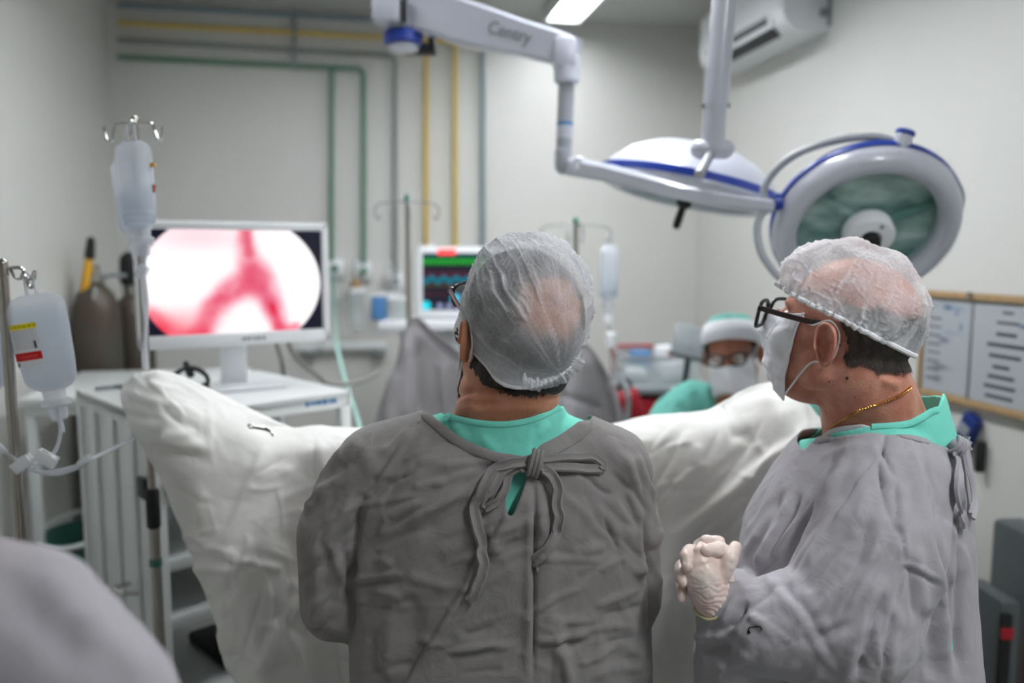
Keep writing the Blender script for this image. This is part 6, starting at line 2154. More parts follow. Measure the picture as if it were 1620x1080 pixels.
def neck_keep(cx, cy, rx, ry, zmin, ymin):
    def f(V):
        q = ((V[:, 0] - cx) / rx) ** 2 + ((V[:, 1] - cy) / ry) ** 2
        return ~((q < 1) & (V[:, 2] > zmin) & (V[:, 1] > ymin))
    return f
npA = P(800, 660, 1.258)
scut = [(640, 560), (640, 628), (672, 640), (700, 653), (750, 664), (800, 667), (845, 659), (888, 640), (930, 625), (930, 560)]
V, Fq = garment(sm, 0.004, 6, [(760, 690, 790, 720, 8, 0.003), (850, 670, 842, 715, 6, -0.004), (720, 670, 740, 700, 8, 0.003), (870, 670, 850, 690, 6, 0.003)], 0.0015, 12, cuts=[(scut, 1.27)], extra_keep=neck_keep(npA.x, npA.y + 0.03, 0.098, 0.085, npA.z - 0.13, 1.262))
so = mesh_obj('scrub_shirt', V, Fq, 'scrub_teal', sa_, sharp=180)
solidify(so, 0.002, 0.0)
bs = bvh_of(V, Fq)
ribbon_on(bs, [(676, 646), (705, 657), (750, 668), (800, 671), (845, 663), (884, 645)], 'neck_binding', 'scrub_teal', so, 0.009, 0.003, 0.0015)

# --- gown
gm = MB()
loft(gm, torsoA(gm, 0.0), 64, 2.3)
gm.capsule(P(750, 700, 1.258), P(600, 742, 1.25), 0.072, 0.070, 28)
gm.capsule(P(850, 700, 1.258), P(962, 745, 1.25), 0.072, 0.070, 28)
gm.chain([P(600, 742, 1.25), P(538, 842, 1.245), P(533, 955, 1.25), P(590, 972, 1.37), P(640, 958, 1.43)], [0.070, 0.064, 0.056, 0.05, 0.046])
gm.chain([P(962, 745, 1.25), P(984, 855, 1.245), P(988, 945, 1.25), P(945, 972, 1.37), P(900, 958, 1.43)], [0.070, 0.060, 0.056, 0.05, 0.046])
gm.capsule(P(797, 690, 1.258), P(797, 740, 1.258), 0.100, 0.112, 32)
AC = [
 (567, 775, 555, 1025, 8, -0.012), (572, 770, 562, 1000, 16, 0.006), (655, 668, 578, 780, 3.5, -0.004), (660, 672, 586, 782, 6, 0.003), (580, 780, 560, 850, 8, -0.010),
 (478, 815, 552, 745, 9, 0.009, 0.2), (490, 800, 560, 720, 8, -0.006), (486, 895, 566, 785, 9, 0.010, 0.3), (500, 905, 560, 830, 8, -0.008), (518, 845, 553, 940, 7, 0.009), (505, 850, 500, 980, 9, 0.006), (480, 990, 556, 1022, 8, -0.008), (490, 1010, 550, 1028, 8, 0.007),
 (535, 700, 500, 790, 12, 0.007), (560, 690, 600, 760, 14, 0.004), (548, 870, 552, 960, 6, -0.010), (515, 960, 555, 900, 8, -0.006),
 (607, 820, 673, 790, 6, 0.006), (600, 846, 616, 815, 5, 0.005), (610, 835, 680, 800, 6, -0.005), (647, 832, 745, 768, 10, 0.008, 0.3), (660, 850, 780, 780, 14, -0.006), (690, 880, 780, 830, 12, 0.005),
 (556, 916, 640, 905, 5, 0.006), (560, 926, 640, 918, 6, -0.006), (592, 884, 625, 890, 7, 0.006), (596, 870, 605, 900, 6, -0.004), (590, 930, 640, 945, 7, 0.005), (640, 908, 720, 930, 8, 0.004),
 (640, 720, 760, 745, 22, 0.005), (660, 760, 800, 730, 16, -0.005), (690, 740, 800, 724, 6, 0.004), (680, 770, 760, 740, 6, 0.004),
 (845, 760, 843, 1090, 3.5, -0.010), (838, 760, 836, 1090, 8, 0.006), (862, 780, 870, 1080, 14, 0.004), (866, 745, 880, 860, 10, -0.006), (852, 750, 855, 850, 6, 0.006),
 (842, 1012, 935, 1000, 5, 0.006), (845, 1022, 930, 1012, 6, -0.006), (710, 1028, 800, 1012, 5, 0.005), (705, 1036, 790, 1024, 6, -0.005), (900, 1000, 1000, 985, 6, 0.004), (940, 960, 1010, 930, 6, 0.005), (950, 975, 1020, 955, 7, -0.005),
 (984, 715, 1034, 825, 8, 0.008, 0.3), (1000, 730, 1030, 830, 7, -0.008), (960, 690, 1020, 790, 12, 0.004), (1018, 810, 1024, 915, 6, -0.010), (1010, 800, 1012, 920, 8, 0.007), (1030, 850, 1028, 1000, 6, -0.010), (1040, 830, 1045, 900, 7, 0.005),
 (960, 780, 1010, 860, 12, 0.005), (930, 840, 1010, 900, 14, -0.004), (900, 880, 960, 860, 10, 0.004), (1000, 910, 1028, 880, 6, 0.006), (980, 940, 1020, 1060, 9, 0.005), (620, 960, 612, 1080, 14, 0.006), (590, 990, 600, 1080, 10, -0.006), (660, 940, 650, 1080, 16, -0.005),
 (760, 790, 775, 900, 10, -0.005), (770, 830, 790, 880, 7, 0.004)]
AC += rand_creases(21, 20, (590, 740, 830, 900), (-42, -8), (50, 150), (4, 8), (0.002, 0.0045)) + rand_creases(22, 14, (570, 880, 780, 1070), (-25, 15), (40, 120), (4, 7), (0.002, 0.004))
AC += rand_creases(23, 12, (860, 860, 1020, 1070), (-40, 15), (50, 150), (5, 9), (0.0018, 0.0035)) + rand_creases(24, 12, (880, 740, 1010, 880), (30, 75), (50, 120), (4, 8), (0.002, 0.004))
AC += rand_creases(25, 16, (485, 760, 560, 1010), (-70, -35), (40, 100), (4, 7), (0.002, 0.005)) + rand_creases(26, 10, (1000, 740, 1045, 980), (60, 110), (50, 110), (4, 7), (0.003, 0.006)) + rand_creases(27, 10, (560, 680, 680, 780), (-65, -35), (50, 120), (5, 9), (0.002, 0.004)) + rand_creases(28, 8, (870, 1000, 1020, 1075), (75, 100), (60, 130), (6, 12), (0.003, 0.005))
gcut = [(620, 540), (620, 622), (657, 638), (690, 668), (738, 702), (795, 722), (838, 722), (880, 700), (915, 678), (940, 655), (975, 635), (975, 540)]
vcut = [(806, 742), (834, 748), (822, 782), (805, 824), (802, 790)]
V, Fq = garment(gm, 0.0036, 8, AC, 0.0028, 11, (1, 1, 0.7), 3.0, cuts=[(gcut, 1.27), (vcut, 1.25)], steps=[(838, 748, 636, 1092, 0.013, 90)], fine=0.0016,
                extra_keep=neck_keep(npA.x, npA.y + 0.03, 0.128, 0.10, npA.z - 0.15, 1.262))
go = mesh_obj('gown', V, Fq, 'gown_warm', sa_, sharp=180)
solidify(go, 0.003, 0.0)
ba = bvh_of(V, Fq)
ribbon_on(ba, [(655, 641), (688, 671), (735, 704), (793, 725), (836, 724)], 'collar_band', 'gown_warm', go, 0.015, 0.0045, 0.002, taper=True)
ribbon_on(ba, [(838, 725), (882, 705), (914, 684), (934, 667)], 'collar_band', 'gown_warm', go, 0.024, 0.0045, 0.002, taper=True)
# bow: knot, loops and tails
kn = surf(ba, 846, 738, 0.016)[0]
kb_ = MB().ell(kn, (0.012, 0.010, 0.017), Matrix.Rotation(0.25, 3, 'Y'), 20, 12)
Rk = Matrix.Rotation(0.25, 3, 'Y')
for dx_ in (-0.006, 0.0, 0.006):
    kb_.tube([kn + Rk @ Vector((dx_, -0.0095 * math.cos(a), 0.0185 * math.sin(a))) for a in np.linspace(-1.7, 1.7, 14)], 0.0032, 8)
kb_.build('knot', 'gown_warm', go)
ribbon_on(ba, [(852, 730), (880, 727), (915, 725), (942, 728), (952, 737), (948, 746)], 'bow_loop', 'gown_warm', go, groove=True, width=0.012, thick=0.004, off=0.010, towards=[0.01, 0.006, 0.004, 0.0])
ribbon_on(ba, [(854, 742), (885, 741), (918, 743), (948, 745)], 'bow_loop', 'gown_warm', go, groove=True, width=0.014, thick=0.004, off=0.008, towards=[0.008, 0.004, 0.0])
ribbon_on(ba, [(838, 728), (815, 733), (795, 748), (785, 765), (772, 782), (764, 798), (768, 802)], 'bow_loop', 'gown_warm', go, groove=True, width=0.014, thick=0.005, off=0.008, towards=[0.008, 0.006, 0.0])
ribbon_on(ba, [(836, 742), (818, 745), (806, 762), (795, 780), (780, 795), (769, 802)], 'bow_loop', 'gown_warm', go, groove=True, width=0.013, thick=0.004, off=0.006, towards=[0.008, 0.003, 0.0])
ribbon_on(ba, [(836, 732), (806, 733), (780, 750), (764, 775), (752, 800), (753, 830), (760, 860), (764, 890), (757, 920), (742, 945)], 'tie_tail', 'gown_warm', go, 0.0165, 0.006, 0.009, groove=True, towards=[0.008, 0.003, 0.0])
ribbon_on(ba, [(858, 744), (876, 756), (884, 775), (882, 800), (886, 820), (876, 845), (862, 868), (852, 882), (841, 895)], 'tie_tail', 'gown_warm', go, 0.0165, 0.006, 0.009, groove=True, towards=[0.008, 0.003, 0.0])
# ================================================================== surgeon in profile (right)
pB = P(1360, 900, 1.30)
sb_ = thing('person', 'surgeon in profile with gloved clasped hands, light grey gown and gold chain', 'person', Vector((pB.x, 1.30, 0)), 'surgical team')
SB = 1.0
OB = P(1331, 522, 1.285)
MBm = head_frame(50, 13, 0)
hb_ = MB()
head_parts(hb_, OB, MBm, SB, 1.02, 1.12)
hb_.ell(OB + MBm @ Vector((0.0, 0.030, -0.095)), (0.055, 0.055, 0.035), MBm, 24, 14)      # full under-chin
hb_.capsule(OB + MBm @ Vector((0, -0.040, -0.050)), P(1380, 650, 1.29), 0.068, 0.074, 30)
hb_.capsule(P(1370, 620, 1.29), P(1390, 700, 1.295), 0.073, 0.084, 30)
hb_.capsule(P(1395, 708, 1.29), P(1402, 748, 1.21), 0.068, 0.05, 24)
hb_.capsule(P(1385, 708, 1.29), P(1375, 748, 1.39), 0.068, 0.05, 24)
VB, FB = remesh(hb_, 0.0032, 10)
VB, LB = head_features(VB, OB, MBm, SB)
NB = vnormals(VB, FB)
px, py, _ = project(VB)
dB = crease(px, py, [(1285, 570, 1262, 600, 8, -0.002), (1300, 590, 1330, 640, 12, 0.002), (1395, 600, 1425, 612, 8, 0.004), (1390, 590, 1430, 596, 5, -0.003), (1330, 660, 1400, 640, 14, 0.002)]) * (VB[:, 1] < 1.3)
VB = VB + NB * dB[:, None]
lo = MB()
loft(lo, [(P(1392, 720, 1.30), Vector((0.07, 0, 0)), Vector((0, 0.11, 0))), (P(1370, 780, 1.30), Vector((0.09, 0, 0)), Vector((0, 0.13, 0))), (P(1360, 900, 1.30), Vector((0.11, 0, 0)), Vector((0, 0.13, 0))),
          (P(1360, 1080, 1.30), Vector((0.12, 0, 0)), Vector((0, 0.13, 0))), (Vector((pB.x, 1.30, 0.82)), Vector((0.12, 0, 0)), Vector((0, 0.14, 0)))], 32)
lo.chain([P(1400, 740, 1.22), P(1400, 790, 1.18), P(1335, 985, 1.12), P(1165, 955, 1.13)], [0.05, 0.05, 0.045, 0.032])
lo.chain([P(1380, 740, 1.38), P(1370, 790, 1.44), P(1300, 985, 1.44), P(1150, 945, 1.22)], [0.05, 0.05, 0.045, 0.032])
legs_parts(lo, pB.x, 1.30, 0.84, axis=Vector((0, 1, 0)))
VL, FL = remesh(lo, 0.009, 3)
e1 = ear_mesh(OB, MBm, 1, SB * 1.08); e2 = ear_mesh(OB, MBm, -1, SB * 1.08)
Vb, Fb = join_np([(VB, FB), (VL, FL), e1, e2])
mesh_obj('body', Vb, Fb, 'skin_ruddy', sb_, sharp=180)
shoes(sb_, pB.x, 1.30, (-1, 0.2, 0), axis=Vector((0, 1, 0)))
Lx, Ly, Lz = LB[:, 0], LB[:, 1], LB[:, 2]
nzB = perlin(LB * 70)
hd = soft(Lz + 0.036 + 0.006 * nzB, 0.022) * soft(-0.036 + 0.7 * np.maximum(0, Lz) - Ly + 0.003 * nzB, 0.014) * soft(0.050 - Lz + 0.012 * nzB, 0.04) * (Ly < 0.05)
shell_from(VB, FB, hd, 0.0025 + 0.001 * perlin(VB * 260), 'hair', 'hair_grey_soft', sb_)
CB = P(1341, 478, 1.275)
puB = [(P(1222, 430, 1.26), 0.030, 0.016, 0.35), (P(1452, 520, 1.25), 0.03, 0.010, 0.1), (P(1440, 470, 1.2), 0.04, 0.006, 0.0)]
bouffant('surgical_cap', sb_, CB, (0.42, -0.16, 0.90), (-0.8, 0.6, 0.40), (0.102, 0.116, 0.098), 104, 'cap_nonwoven_thin', pleats=30, seed=6.1, gather=0.06, puffs=puB, amp=0.0040, head=(VB, FB), clear=0.007, rim_r=0.0042)
face_mask(sb_, OB, MBm, SB, (1, -1), low=-0.104, high=0.004, wide=0.074, head=(VB, FB))
glasses(sb_, OB, MBm, SB, 'glasses_black', 'glasses_brown', lens_w=0.055, lens_h=0.043, dz=0.000, dy=0.010)
eyes(sb_, OB, MBm, SB)
# moles
bb_ = bvh_of(VB, FB)
for (x, y, r) in ((1340, 598, 0.0026), (1312, 604, 0.0014), (1353, 628, 0.0012)):
    p, n_ = surf(bb_, x, y, 0.0)
    MB().ell(p, (r, r, r * 0.6), rot_to(n_), 10, 6).build('mole', 'hair_grey', sb_)
# gold chain
ch = smooth_path([Vector((x, y, 0)) for x, y in ((1312, 678), (1335, 662), (1362, 648), (1392, 637), (1422, 625), (1440, 612))], 14)
lk = MB()
pts_ = [surf(bb_, q.x, q.y, 0.002)[0] for q in ch]
for i in range(len(pts_) - 1):
    a, b = pts_[i], pts_[i + 1]
    t = (b - a); c = (a + b) / 2
    L = t.length * 0.75
    R = rot_to(t, PI / 4 * (i % 2))
    ring = [c + R @ Vector((0.0016 * math.cos(w), 0.0007 * math.sin(w), L * 0.62 * math.sin(w + 1.57))) for w in np.linspace(0, 2 * PI, 10, endpoint=False)]
    lk.tube(ring, 0.0008, 6, closed=True)
nk_ = lk.build('necklace', 'gold', sb_)
nk_['label'] = 'thin gold chain'

# --- scrub shirt and undershirt at the neck
def torsoB(g):
    def ring(y, xl, xr, hw, yc=1.30):
        a, b = P(xl, y, 1.27), P(xr, y, 1.27)
        c = (a + b) / 2; c.y = yc
        return (c, Vector(((b - a).length / 2 - g, 0, 0)), Vector((0, hw - g, 0)))
    R = [ring(672, 1335, 1468, 0.075), ring(694, 1298, 1492, 0.115), ring(730, 1268, 1508, 0.150), ring(790, 1228, 1519, 0.178), ring(850, 1196, 1526, 0.188), ring(920, 1182, 1531, 0.19), ring(1000, 1178, 1536, 0.19), ring(1080, 1176, 1540, 0.192)]
    c, a, b = R[-1]
    for z, w, hd in ((0.85, 0.178, 0.20), (0.6, 0.185, 0.21), (0.42, 0.195, 0.22)):
        R.append((Vector((c.x, 1.30, z)), Vector((w - g, 0, 0)), Vector((0, hd - g, 0))))
    return R
sm = MB()
loft(sm, torsoB(0.012)[:9], 56, 2.2)
sm.capsule(P(1400, 690, 1.27), P(1405, 762, 1.19), 0.07, 0.066, 24)
sm.capsule(P(1385, 690, 1.33), P(1375, 762, 1.42), 0.07, 0.066, 24)
sm.capsule(P(1395, 660, 1.29), P(1400, 730, 1.29), 0.098, 0.11, 28)
scut = [(1240, 560), (1240, 700), (1300, 690), (1322, 681), (1378, 672), (1430, 668), (1452, 658), (1466, 648), (1482, 644), (1500, 600), (1500, 560)]
npB = P(1392, 665, 1.29)
V, Fq = garment(sm, 0.004, 6, [(1400, 680, 1470, 660, 8, 0.003)], 0.0015, 12, cuts=[(scut, 1.42)], extra_keep=neck_keep(npB.x, npB.y, 0.092, 0.10, npB.z - 0.10, 1.29))
so = mesh_obj('scrub_shirt', V, Fq, 'scrub_teal', sb_, sharp=180)
solidify(so, 0.0025, 0.0)
bs = bvh_of(V, Fq)
ribbon_on(bs, [(1380, 676), (1430, 672), (1455, 662), (1470, 652), (1482, 648)], 'neck_binding', 'scrub_teal', so, 0.010, 0.003, 0.002)
ribbon_on(bb_, [(1306, 688), (1330, 681), (1355, 677), (1380, 675)], 'undershirt_edge', 'mask_paper', so, 0.014, 0.003, 0.004, taper=True)

# --- gown
gm = MB()
loft(gm, torsoB(0.0), 64, 2.2)
gm.capsule(P(1400, 705, 1.27), P(1408, 765, 1.19), 0.078, 0.082, 28)
gm.capsule(P(1385, 705, 1.33), P(1375, 765, 1.42), 0.078, 0.082, 28)
gm.chain([P(1408, 765, 1.19), P(1385, 860, 1.14), P(1335, 985, 1.11), P(1215, 990, 1.115), P(1168, 974, 1.13), P(1154, 968, 1.135)], [0.082, 0.094, 0.098, 0.068, 0.046, 0.041])
gm.chain([P(1150, 985, 1.14), P(1165, 1040, 1.15), P(1180, 1110, 1.16)], [0.042, 0.062, 0.075])
gm.chain([P(1375, 765, 1.42), P(1330, 960, 1.46), P(1200, 965, 1.32), P(1150, 940, 1.21)], [0.08, 0.085, 0.06, 0.042])
gm.capsule(P(1395, 690, 1.29), P(1398, 750, 1.29), 0.108, 0.125, 32)
BC = [
 (1200, 905, 1262, 785, 9, 0.012, 0.3), (1215, 890, 1270, 780, 8, -0.014), (1202, 905, 1345, 732, 9, 0.012, 0.4), (1225, 905, 1360, 745, 14, -0.008), (1180, 880, 1230, 800, 8, 0.006), (1190, 880, 1245, 770, 7, -0.007),
 (1389, 699, 1415, 762, 3.5, -0.004), (1415, 760, 1420, 835, 3.5, -0.004), (1420, 830, 1433, 895, 3.5, -0.004), (1432, 890, 1415, 962, 3.5, -0.005), (1415, 960, 1392, 1085, 4, -0.006), (1424, 760, 1430, 900, 8, 0.004), (1425, 960, 1402, 1085, 7, 0.005),
 (1426, 892, 1484, 926, 4, -0.004), (1428, 888, 1480, 914, 5, 0.004), (1438, 880, 1446, 985, 5, -0.006), (1450, 860, 1462, 980, 7, 0.004), (1350, 1090, 1400, 930, 12, -0.014), (1335, 1080, 1395, 900, 12, 0.010),
 (1205, 905, 1290, 1000, 9, 0.005), (1222, 905, 1300, 995, 9, -0.004), (1270, 1060, 1350, 990, 9, 0.004), (1250, 1060, 1330, 985, 9, -0.003), (1365, 820, 1350, 900, 20, -0.004), (1340, 790, 1260, 900, 24, 0.004),
 (1140, 990, 1170, 940, 6, 0.008), (1150, 1000, 1185, 950, 6, -0.010), (1100, 1010, 1150, 1000, 7, 0.009), (1110, 1030, 1160, 1020, 7, -0.009), (1165, 1010, 1200, 970, 7, 0.007), (1130, 1060, 1200, 1030, 9, 0.007),
 (1440, 720, 1480, 870, 10, 0.005), (1460, 720, 1500, 860, 8, -0.005), (1490, 720, 1505, 800, 6, 0.005), (1480, 880, 1500, 1080, 12, 0.006), (1500, 900, 1515, 1080, 8, -0.008), (1465, 960, 1475, 1080, 12, -0.006), (1512, 800, 1520, 1080, 5, -0.010),
 (1295, 725, 1370, 700, 6, 0.003), (1380, 770, 1340, 860, 10, 0.004), (1410, 720, 1400, 800, 16, 0.003)]
BC += rand_creases(31, 18, (1210, 760, 1420, 940), (112, 140), (80, 220), (4, 9), (0.002, 0.004)) + rand_creases(32, 14, (1400, 720, 1510, 1060), (62, 95), (60, 170), (4, 8), (0.002, 0.0045))
BC += rand_creases(33, 8, (1150, 970, 1400, 1070), (30, 60), (70, 160), (5, 9), (0.0015, 0.003)) + rand_creases(34, 6, (1250, 930, 1420, 1070), (-50, -15), (70, 160), (6, 11), (0.0015, 0.003))
gcut = [(1240, 560), (1240, 690), (1284, 697), (1310, 690), (1380, 684), (1430, 690), (1470, 699), (1500, 707), (1530, 690), (1530, 560)]
V, Fq = garment(gm, 0.0036, 8, BC, 0.0030, 11, (1, 1, 0.7), 8.0, cuts=[(gcut, 1.31)], fine=0.0016, extra_keep=neck_keep(npB.x, npB.y + 0.01, 0.118, 0.13, npB.z - 0.12, 1.29))
go = mesh_obj('gown', V, Fq, 'gown_cool', sb_, sharp=180)
solidify(go, 0.003, 0.0)
ba = bvh_of(V, Fq)
ribbon_on(ba, [(1284, 700), (1312, 693), (1345, 688), (1382, 686), (1430, 692), (1468, 700), (1500, 708)], 'collar_band', 'gown_cool', go, 0.012, 0.0045, 0.002)
kn = surf(ba, 1503, 700, 0.012)[0]
kb_ = MB().ell(kn, (0.012, 0.011, 0.010), Matrix.Rotation(0.5, 3, 'Y'), 20, 12)
for dx_ in (-0.006, 0.0, 0.006):
    kb_.tube([kn + Matrix.Rotation(0.5, 3, 'Y') @ Vector((dx_, -0.0105 * math.cos(a), 0.0120 * math.sin(a))) for a in np.linspace(-1.7, 1.7, 14)], 0.0032, 8)
kb_.build('knot', 'gown_cool', go)
ribbon_on(ba, [(1500, 706), (1502, 730), (1506, 760), (1508, 790), (1510, 812), (1514, 828)], 'tie_tail', 'gown_cool', go, 0.016, 0.006, 0.012, groove=True, Y=1.24)
ribbon_on(ba, [(1508, 700), (1516, 715), (1520, 745), (1526, 775), (1528, 800), (1524, 818)], 'tie_tail', 'gown_cool', go, 0.016, 0.006, 0.012, groove=True, Y=1.24)
ribbon_on(ba, [(1496, 694), (1508, 690), (1522, 696), (1530, 704), (1520, 708)], 'bow_loop', 'gown_cool', go, 0.012, 0.005, 0.014, groove=True, Y=1.24)
# teal sliver where the back opening gapes
MB().ribbon([P(1515, 828, 1.235), P(1517, 850, 1.235), P(1515, 872, 1.236)], Vector((0.4, -1, 0)), [0.006, 0.010, 0.004], 0.003).build('scrub_in_opening', 'scrub_teal', so)
# small dark pen mark on the sleeve
ribbon_on(ba, [(1184, 1000), (1184, 992), (1190, 990), (1204, 990), (1206, 996)], 'ink_mark', 'black_rubber', go, 0.0016, 0.0006, 0.0022, n=4)
ribbon_on(ba, [(1183, 996), (1185, 1001)], 'ink_mark', 'black_rubber', go, 0.004, 0.0006, 0.0022, n=2)

# --- gloved hands clasped in front
YH_ = 1.135
def q(x, y, dy=0.0): return P(x, y, YH_ + dy)
near_h = MB()
near_h.chain([q(1138, 962, 0.0), q(1122, 935, 0.0), q(1112, 908, 0.0)], [0.031, 0.030, 0.028], 18)
near_h.ell(q(1112, 905), (0.030, 0.022, 0.034), Matrix.Rotation(math.radians(-18), 3, 'Y'), 22, 14)
near_h.chain([q(1128, 930, -0.004), q(1143, 905, -0.006), q(1154, 884, -0.004), q(1163, 866, 0.008)], [0.016, 0.0135, 0.0125, 0.0095])       # thumb
near_h.chain([q(1104, 890, -0.004), q(1108, 872, 0.0), q(1112, 864, 0.022), q(1118, 866, 0.045)], [0.0115, 0.0105, 0.0095, 0.0085])        # index bends away
near_h.chain([q(1098, 895, 0.004), q(1094, 878, 0.018), q(1098, 874, 0.040), q(1108, 880, 0.055)], [0.0115, 0.0105, 0.0095, 0.0085])
near_h.chain([q(1094, 905, 0.008), q(1087, 893, 0.026), q(1092, 892, 0.048), q(1104, 898, 0.058)], [0.011, 0.010, 0.009, 0.008])
near_h.chain([q(1092, 918, 0.012), q(1084, 912, 0.030), q(1090, 912, 0.050), q(1102, 916, 0.058)], [0.010, 0.009, 0.008, 0.007])
V1, F1 = remesh(near_h, 0.0018, 5)
N1 = vnormals(V1, F1)
V1 = V1 + N1 * (0.0009 * fbm(V1 * 90, 2) + 0.0006 * np.sin(V1[:, 2] * 900 + 6 * perlin(V1 * 60)) * sstep(0, 1, (project(V1)[1] - 905) / 30))[:, None]
gl = mesh_obj('glove', V1, F1, 'glove_latex', sb_, sharp=180)
rimc = q(1134, 954)
ax = (q(1112, 908) - q(1138, 962)).normalized()
Rg = rot_to(ax)
MB().tube([rimc + Rg @ Vector((0.0325 * math.cos(a), 0.0335 * math.sin(a), 0.004 * math.sin(3 * a))) for a in np.linspace(0, 2 * PI, 40, endpoint=False)], 0.0018, 8, closed=True).build('rolled_cuff', 'glove_rim', gl)
far_h = MB()
far_h.chain([q(1150, 940, 0.075), q(1125, 915, 0.06), q(1112, 895, 0.055)], [0.030, 0.030, 0.028], 18)
far_h.ell(q(1114, 896, 0.05), (0.030, 0.020, 0.032), None, 22, 14)
far_h.chain([q(1150, 893, 0.045), q(1152, 876, 0.020), q(1138, 870, 0.004), q(1117, 871, -0.006)], [0.014, 0.0125, 0.0120, 0.0095])          # thumb lying across the top
far_h.chain([q(1110, 880, 0.045), q(1108, 864, 0.035), q(1118, 857, 0.022), q(1138, 856, 0.018)], [0.012, 0.0115, 0.0105, 0.0085])          # index over the top
far_h.chain([q(1098, 885, 0.045), q(1092, 872, 0.020), q(1086, 880, -0.002), q(1087, 895, -0.012)], [0.012, 0.0115, 0.0105, 0.0085])
far_h.chain([q(1090, 898, 0.045), q(1079, 896, 0.020), q(1077, 906, 0.0), q(1080, 921, -0.010)], [0.0115, 0.011, 0.010, 0.008])
far_h.chain([q(1088, 915, 0.045), q(1079, 924, 0.022), q(1078, 934, 0.006), q(1079, 946, -0.002)], [0.0105, 0.0095, 0.0085, 0.007])
V2, F2 = remesh(far_h, 0.0018, 5)
V2 = V2 + vnormals(V2, F2) * (0.0008 * fbm(V2 * 90 + 9, 2))[:, None]
mesh_obj('glove', V2, F2, 'glove_latex', sb_, sharp=180)
# ================================================================== seated anaesthetist (far right)
SC = 1.0
OC = P(1158, 560, 2.68)
sc_ = thing('person', 'seated anaesthetist in a teal scrub top, teal cap, glasses and white mask', 'person', Vector((OC.x + 0.05, 2.80, 0)), 'surgical team')
MC = head_frame(157, -6, -8)
hb_ = MB()
head_parts(hb_, OC, MC, SC, 1.0, 1.0)
nbase = P(1178, 640, 2.74)
hb_.capsule(OC + MC @ Vector((0, -0.03, -0.06)), nbase, 0.052, 0.06, 24)
shc = P(1085, 640, 2.76); shd = P(1262, 650, 2.80)
hb_.chain([nbase, P(1110, 636, 2.76)], [0.062, 0.05]); hb_.chain([nbase, P(1245, 645, 2.79)], [0.062, 0.05])
VC, FC = remesh(hb_, 0.004, 6)
VC, LCc = head_features(VC, OC, MC, SC)
lo = MB()
tz0 = nbase.z - 0.04
cxx, cyy = nbase.x, 2.79
loft(lo, [(Vector((cxx, cyy, tz0)), Vector((0.13, 0, 0)), Vector((0, 0.07, 0))), (Vector((cxx, cyy, tz0 - 0.12)), Vector((0.16, 0, 0)), Vector((0, 0.10, 0))), (Vector((cxx, cyy + 0.02, tz0 - 0.35)), Vector((0.14, 0, 0)), Vector((0, 0.10, 0))), (Vector((cxx, cyy + 0.03, 0.52)), Vector((0.17, 0, 0)), Vector((0, 0.12, 0)))], 28)
elc, wrc = P(1065, 700, 2.70), P(1140, 760, 2.52)
eld, wrd = P(1285, 720, 2.78), P(1240, 770, 2.55)
lo.chain([P(1110, 650, 2.76), shc, elc, wrc], [0.05, 0.05, 0.04, 0.028]); lo.chain([P(1245, 650, 2.79), shd, eld, wrd], [0.05, 0.05, 0.04, 0.028])
hand_parts(lo, wrc, (0.4, -1, -0.2), (0, 0.2, -1), 1); hand_parts(lo, wrd, (-0.4, -1, -0.2), (0, 0.2, -1), -1)
for sx in (-1, 1):
    h_ = Vector((cxx + sx * 0.09, cyy, 0.54)); k_ = Vector((cxx + sx * 0.12, cyy - 0.36, 0.52)); a_ = Vector((cxx + sx * 0.12, cyy - 0.34, 0.09))
    lo.chain([h_, k_, a_], [0.085, 0.06, 0.042])
VL, FL = remesh(lo, 0.009, 3)
e1 = ear_mesh(OC, MC, 1, SC); e2 = ear_mesh(OC, MC, -1, SC)
Vb, Fb = join_np([(VC, FC), (VL, FL), e1, e2])
mesh_obj('body', Vb, Fb, 'skin_brown', sc_, sharp=180)
shoes(sc_, cxx, cyy - 0.34, (0, -1, 0), 0.12)
hmC = 1.0 * ((LCc[:, 2] > -0.03) & (LCc[:, 1] < 0.03) & (LCc[:, 2] < 0.06) & (np.abs(LCc[:, 0]) > 0.05) | ((LCc[:, 1] < -0.05) & (LCc[:, 2] > -0.06) & (LCc[:, 2] < 0.08)))
shell_from(VC, FC, hmC, 0.003, 'hair', 'hair_dark', sc_)
# cloth cap with a white band
C0 = OC + MC @ Vector((0, -0.020, 0.040))
cpo = bouffant('scrub_cap', sc_, C0, MC @ Vector((0, -0.42, 0.9)), MC @ Vector((0, 1, 0)), (0.090, 0.112, 0.092), 100, 'scrub_green', pleats=14, seed=9, gather=0.08, amp=0.003, head=(VC, FC), clear=0.006, rim=False,
               puffs=[(OC + MC @ Vector((0.0, -0.10, -0.05)), 0.05, 0.03, 0)])
bpts = []
zz_ = (MC @ Vector((0, -0.42, 0.9))).normalized(); yy_ = (MC @ Vector((0, 1, 0))); yy_ = (yy_ - zz_ * yy_.dot(zz_)).normalized(); xx_ = yy_.cross(zz_)
bn_ = MB()
Vv, Ff = [], []
nn_ = 40
for k in range(nn_ + 1):
    a = math.radians(-20) + math.radians(220) * k / nn_
    for t_, r_ in ((103, 1.03), (84, 1.05), (62, 1.055)):
        ph = math.radians(t_)
        Vv.append(C0 + (xx_ * math.cos(a) * 0.090 * math.sin(ph) + yy_ * math.sin(a) * 0.112 * math.sin(ph) + zz_ * 0.092 * math.cos(ph)) * r_ * 1.03)
for k in range(nn_):
    for i in range(2):
        Ff.append((k * 3 + i, (k + 1) * 3 + i, (k + 1) * 3 + i + 1, k * 3 + i + 1))
bo = mesh_obj('cap_band', Vv, Ff, 'mask_paper', cpo, sharp=180)
solidify(bo, 0.002, 0.0)
face_mask(sc_, OC, MC, SC, (1, -1), high=-0.014, wide=0.076, head=(VC, FC))
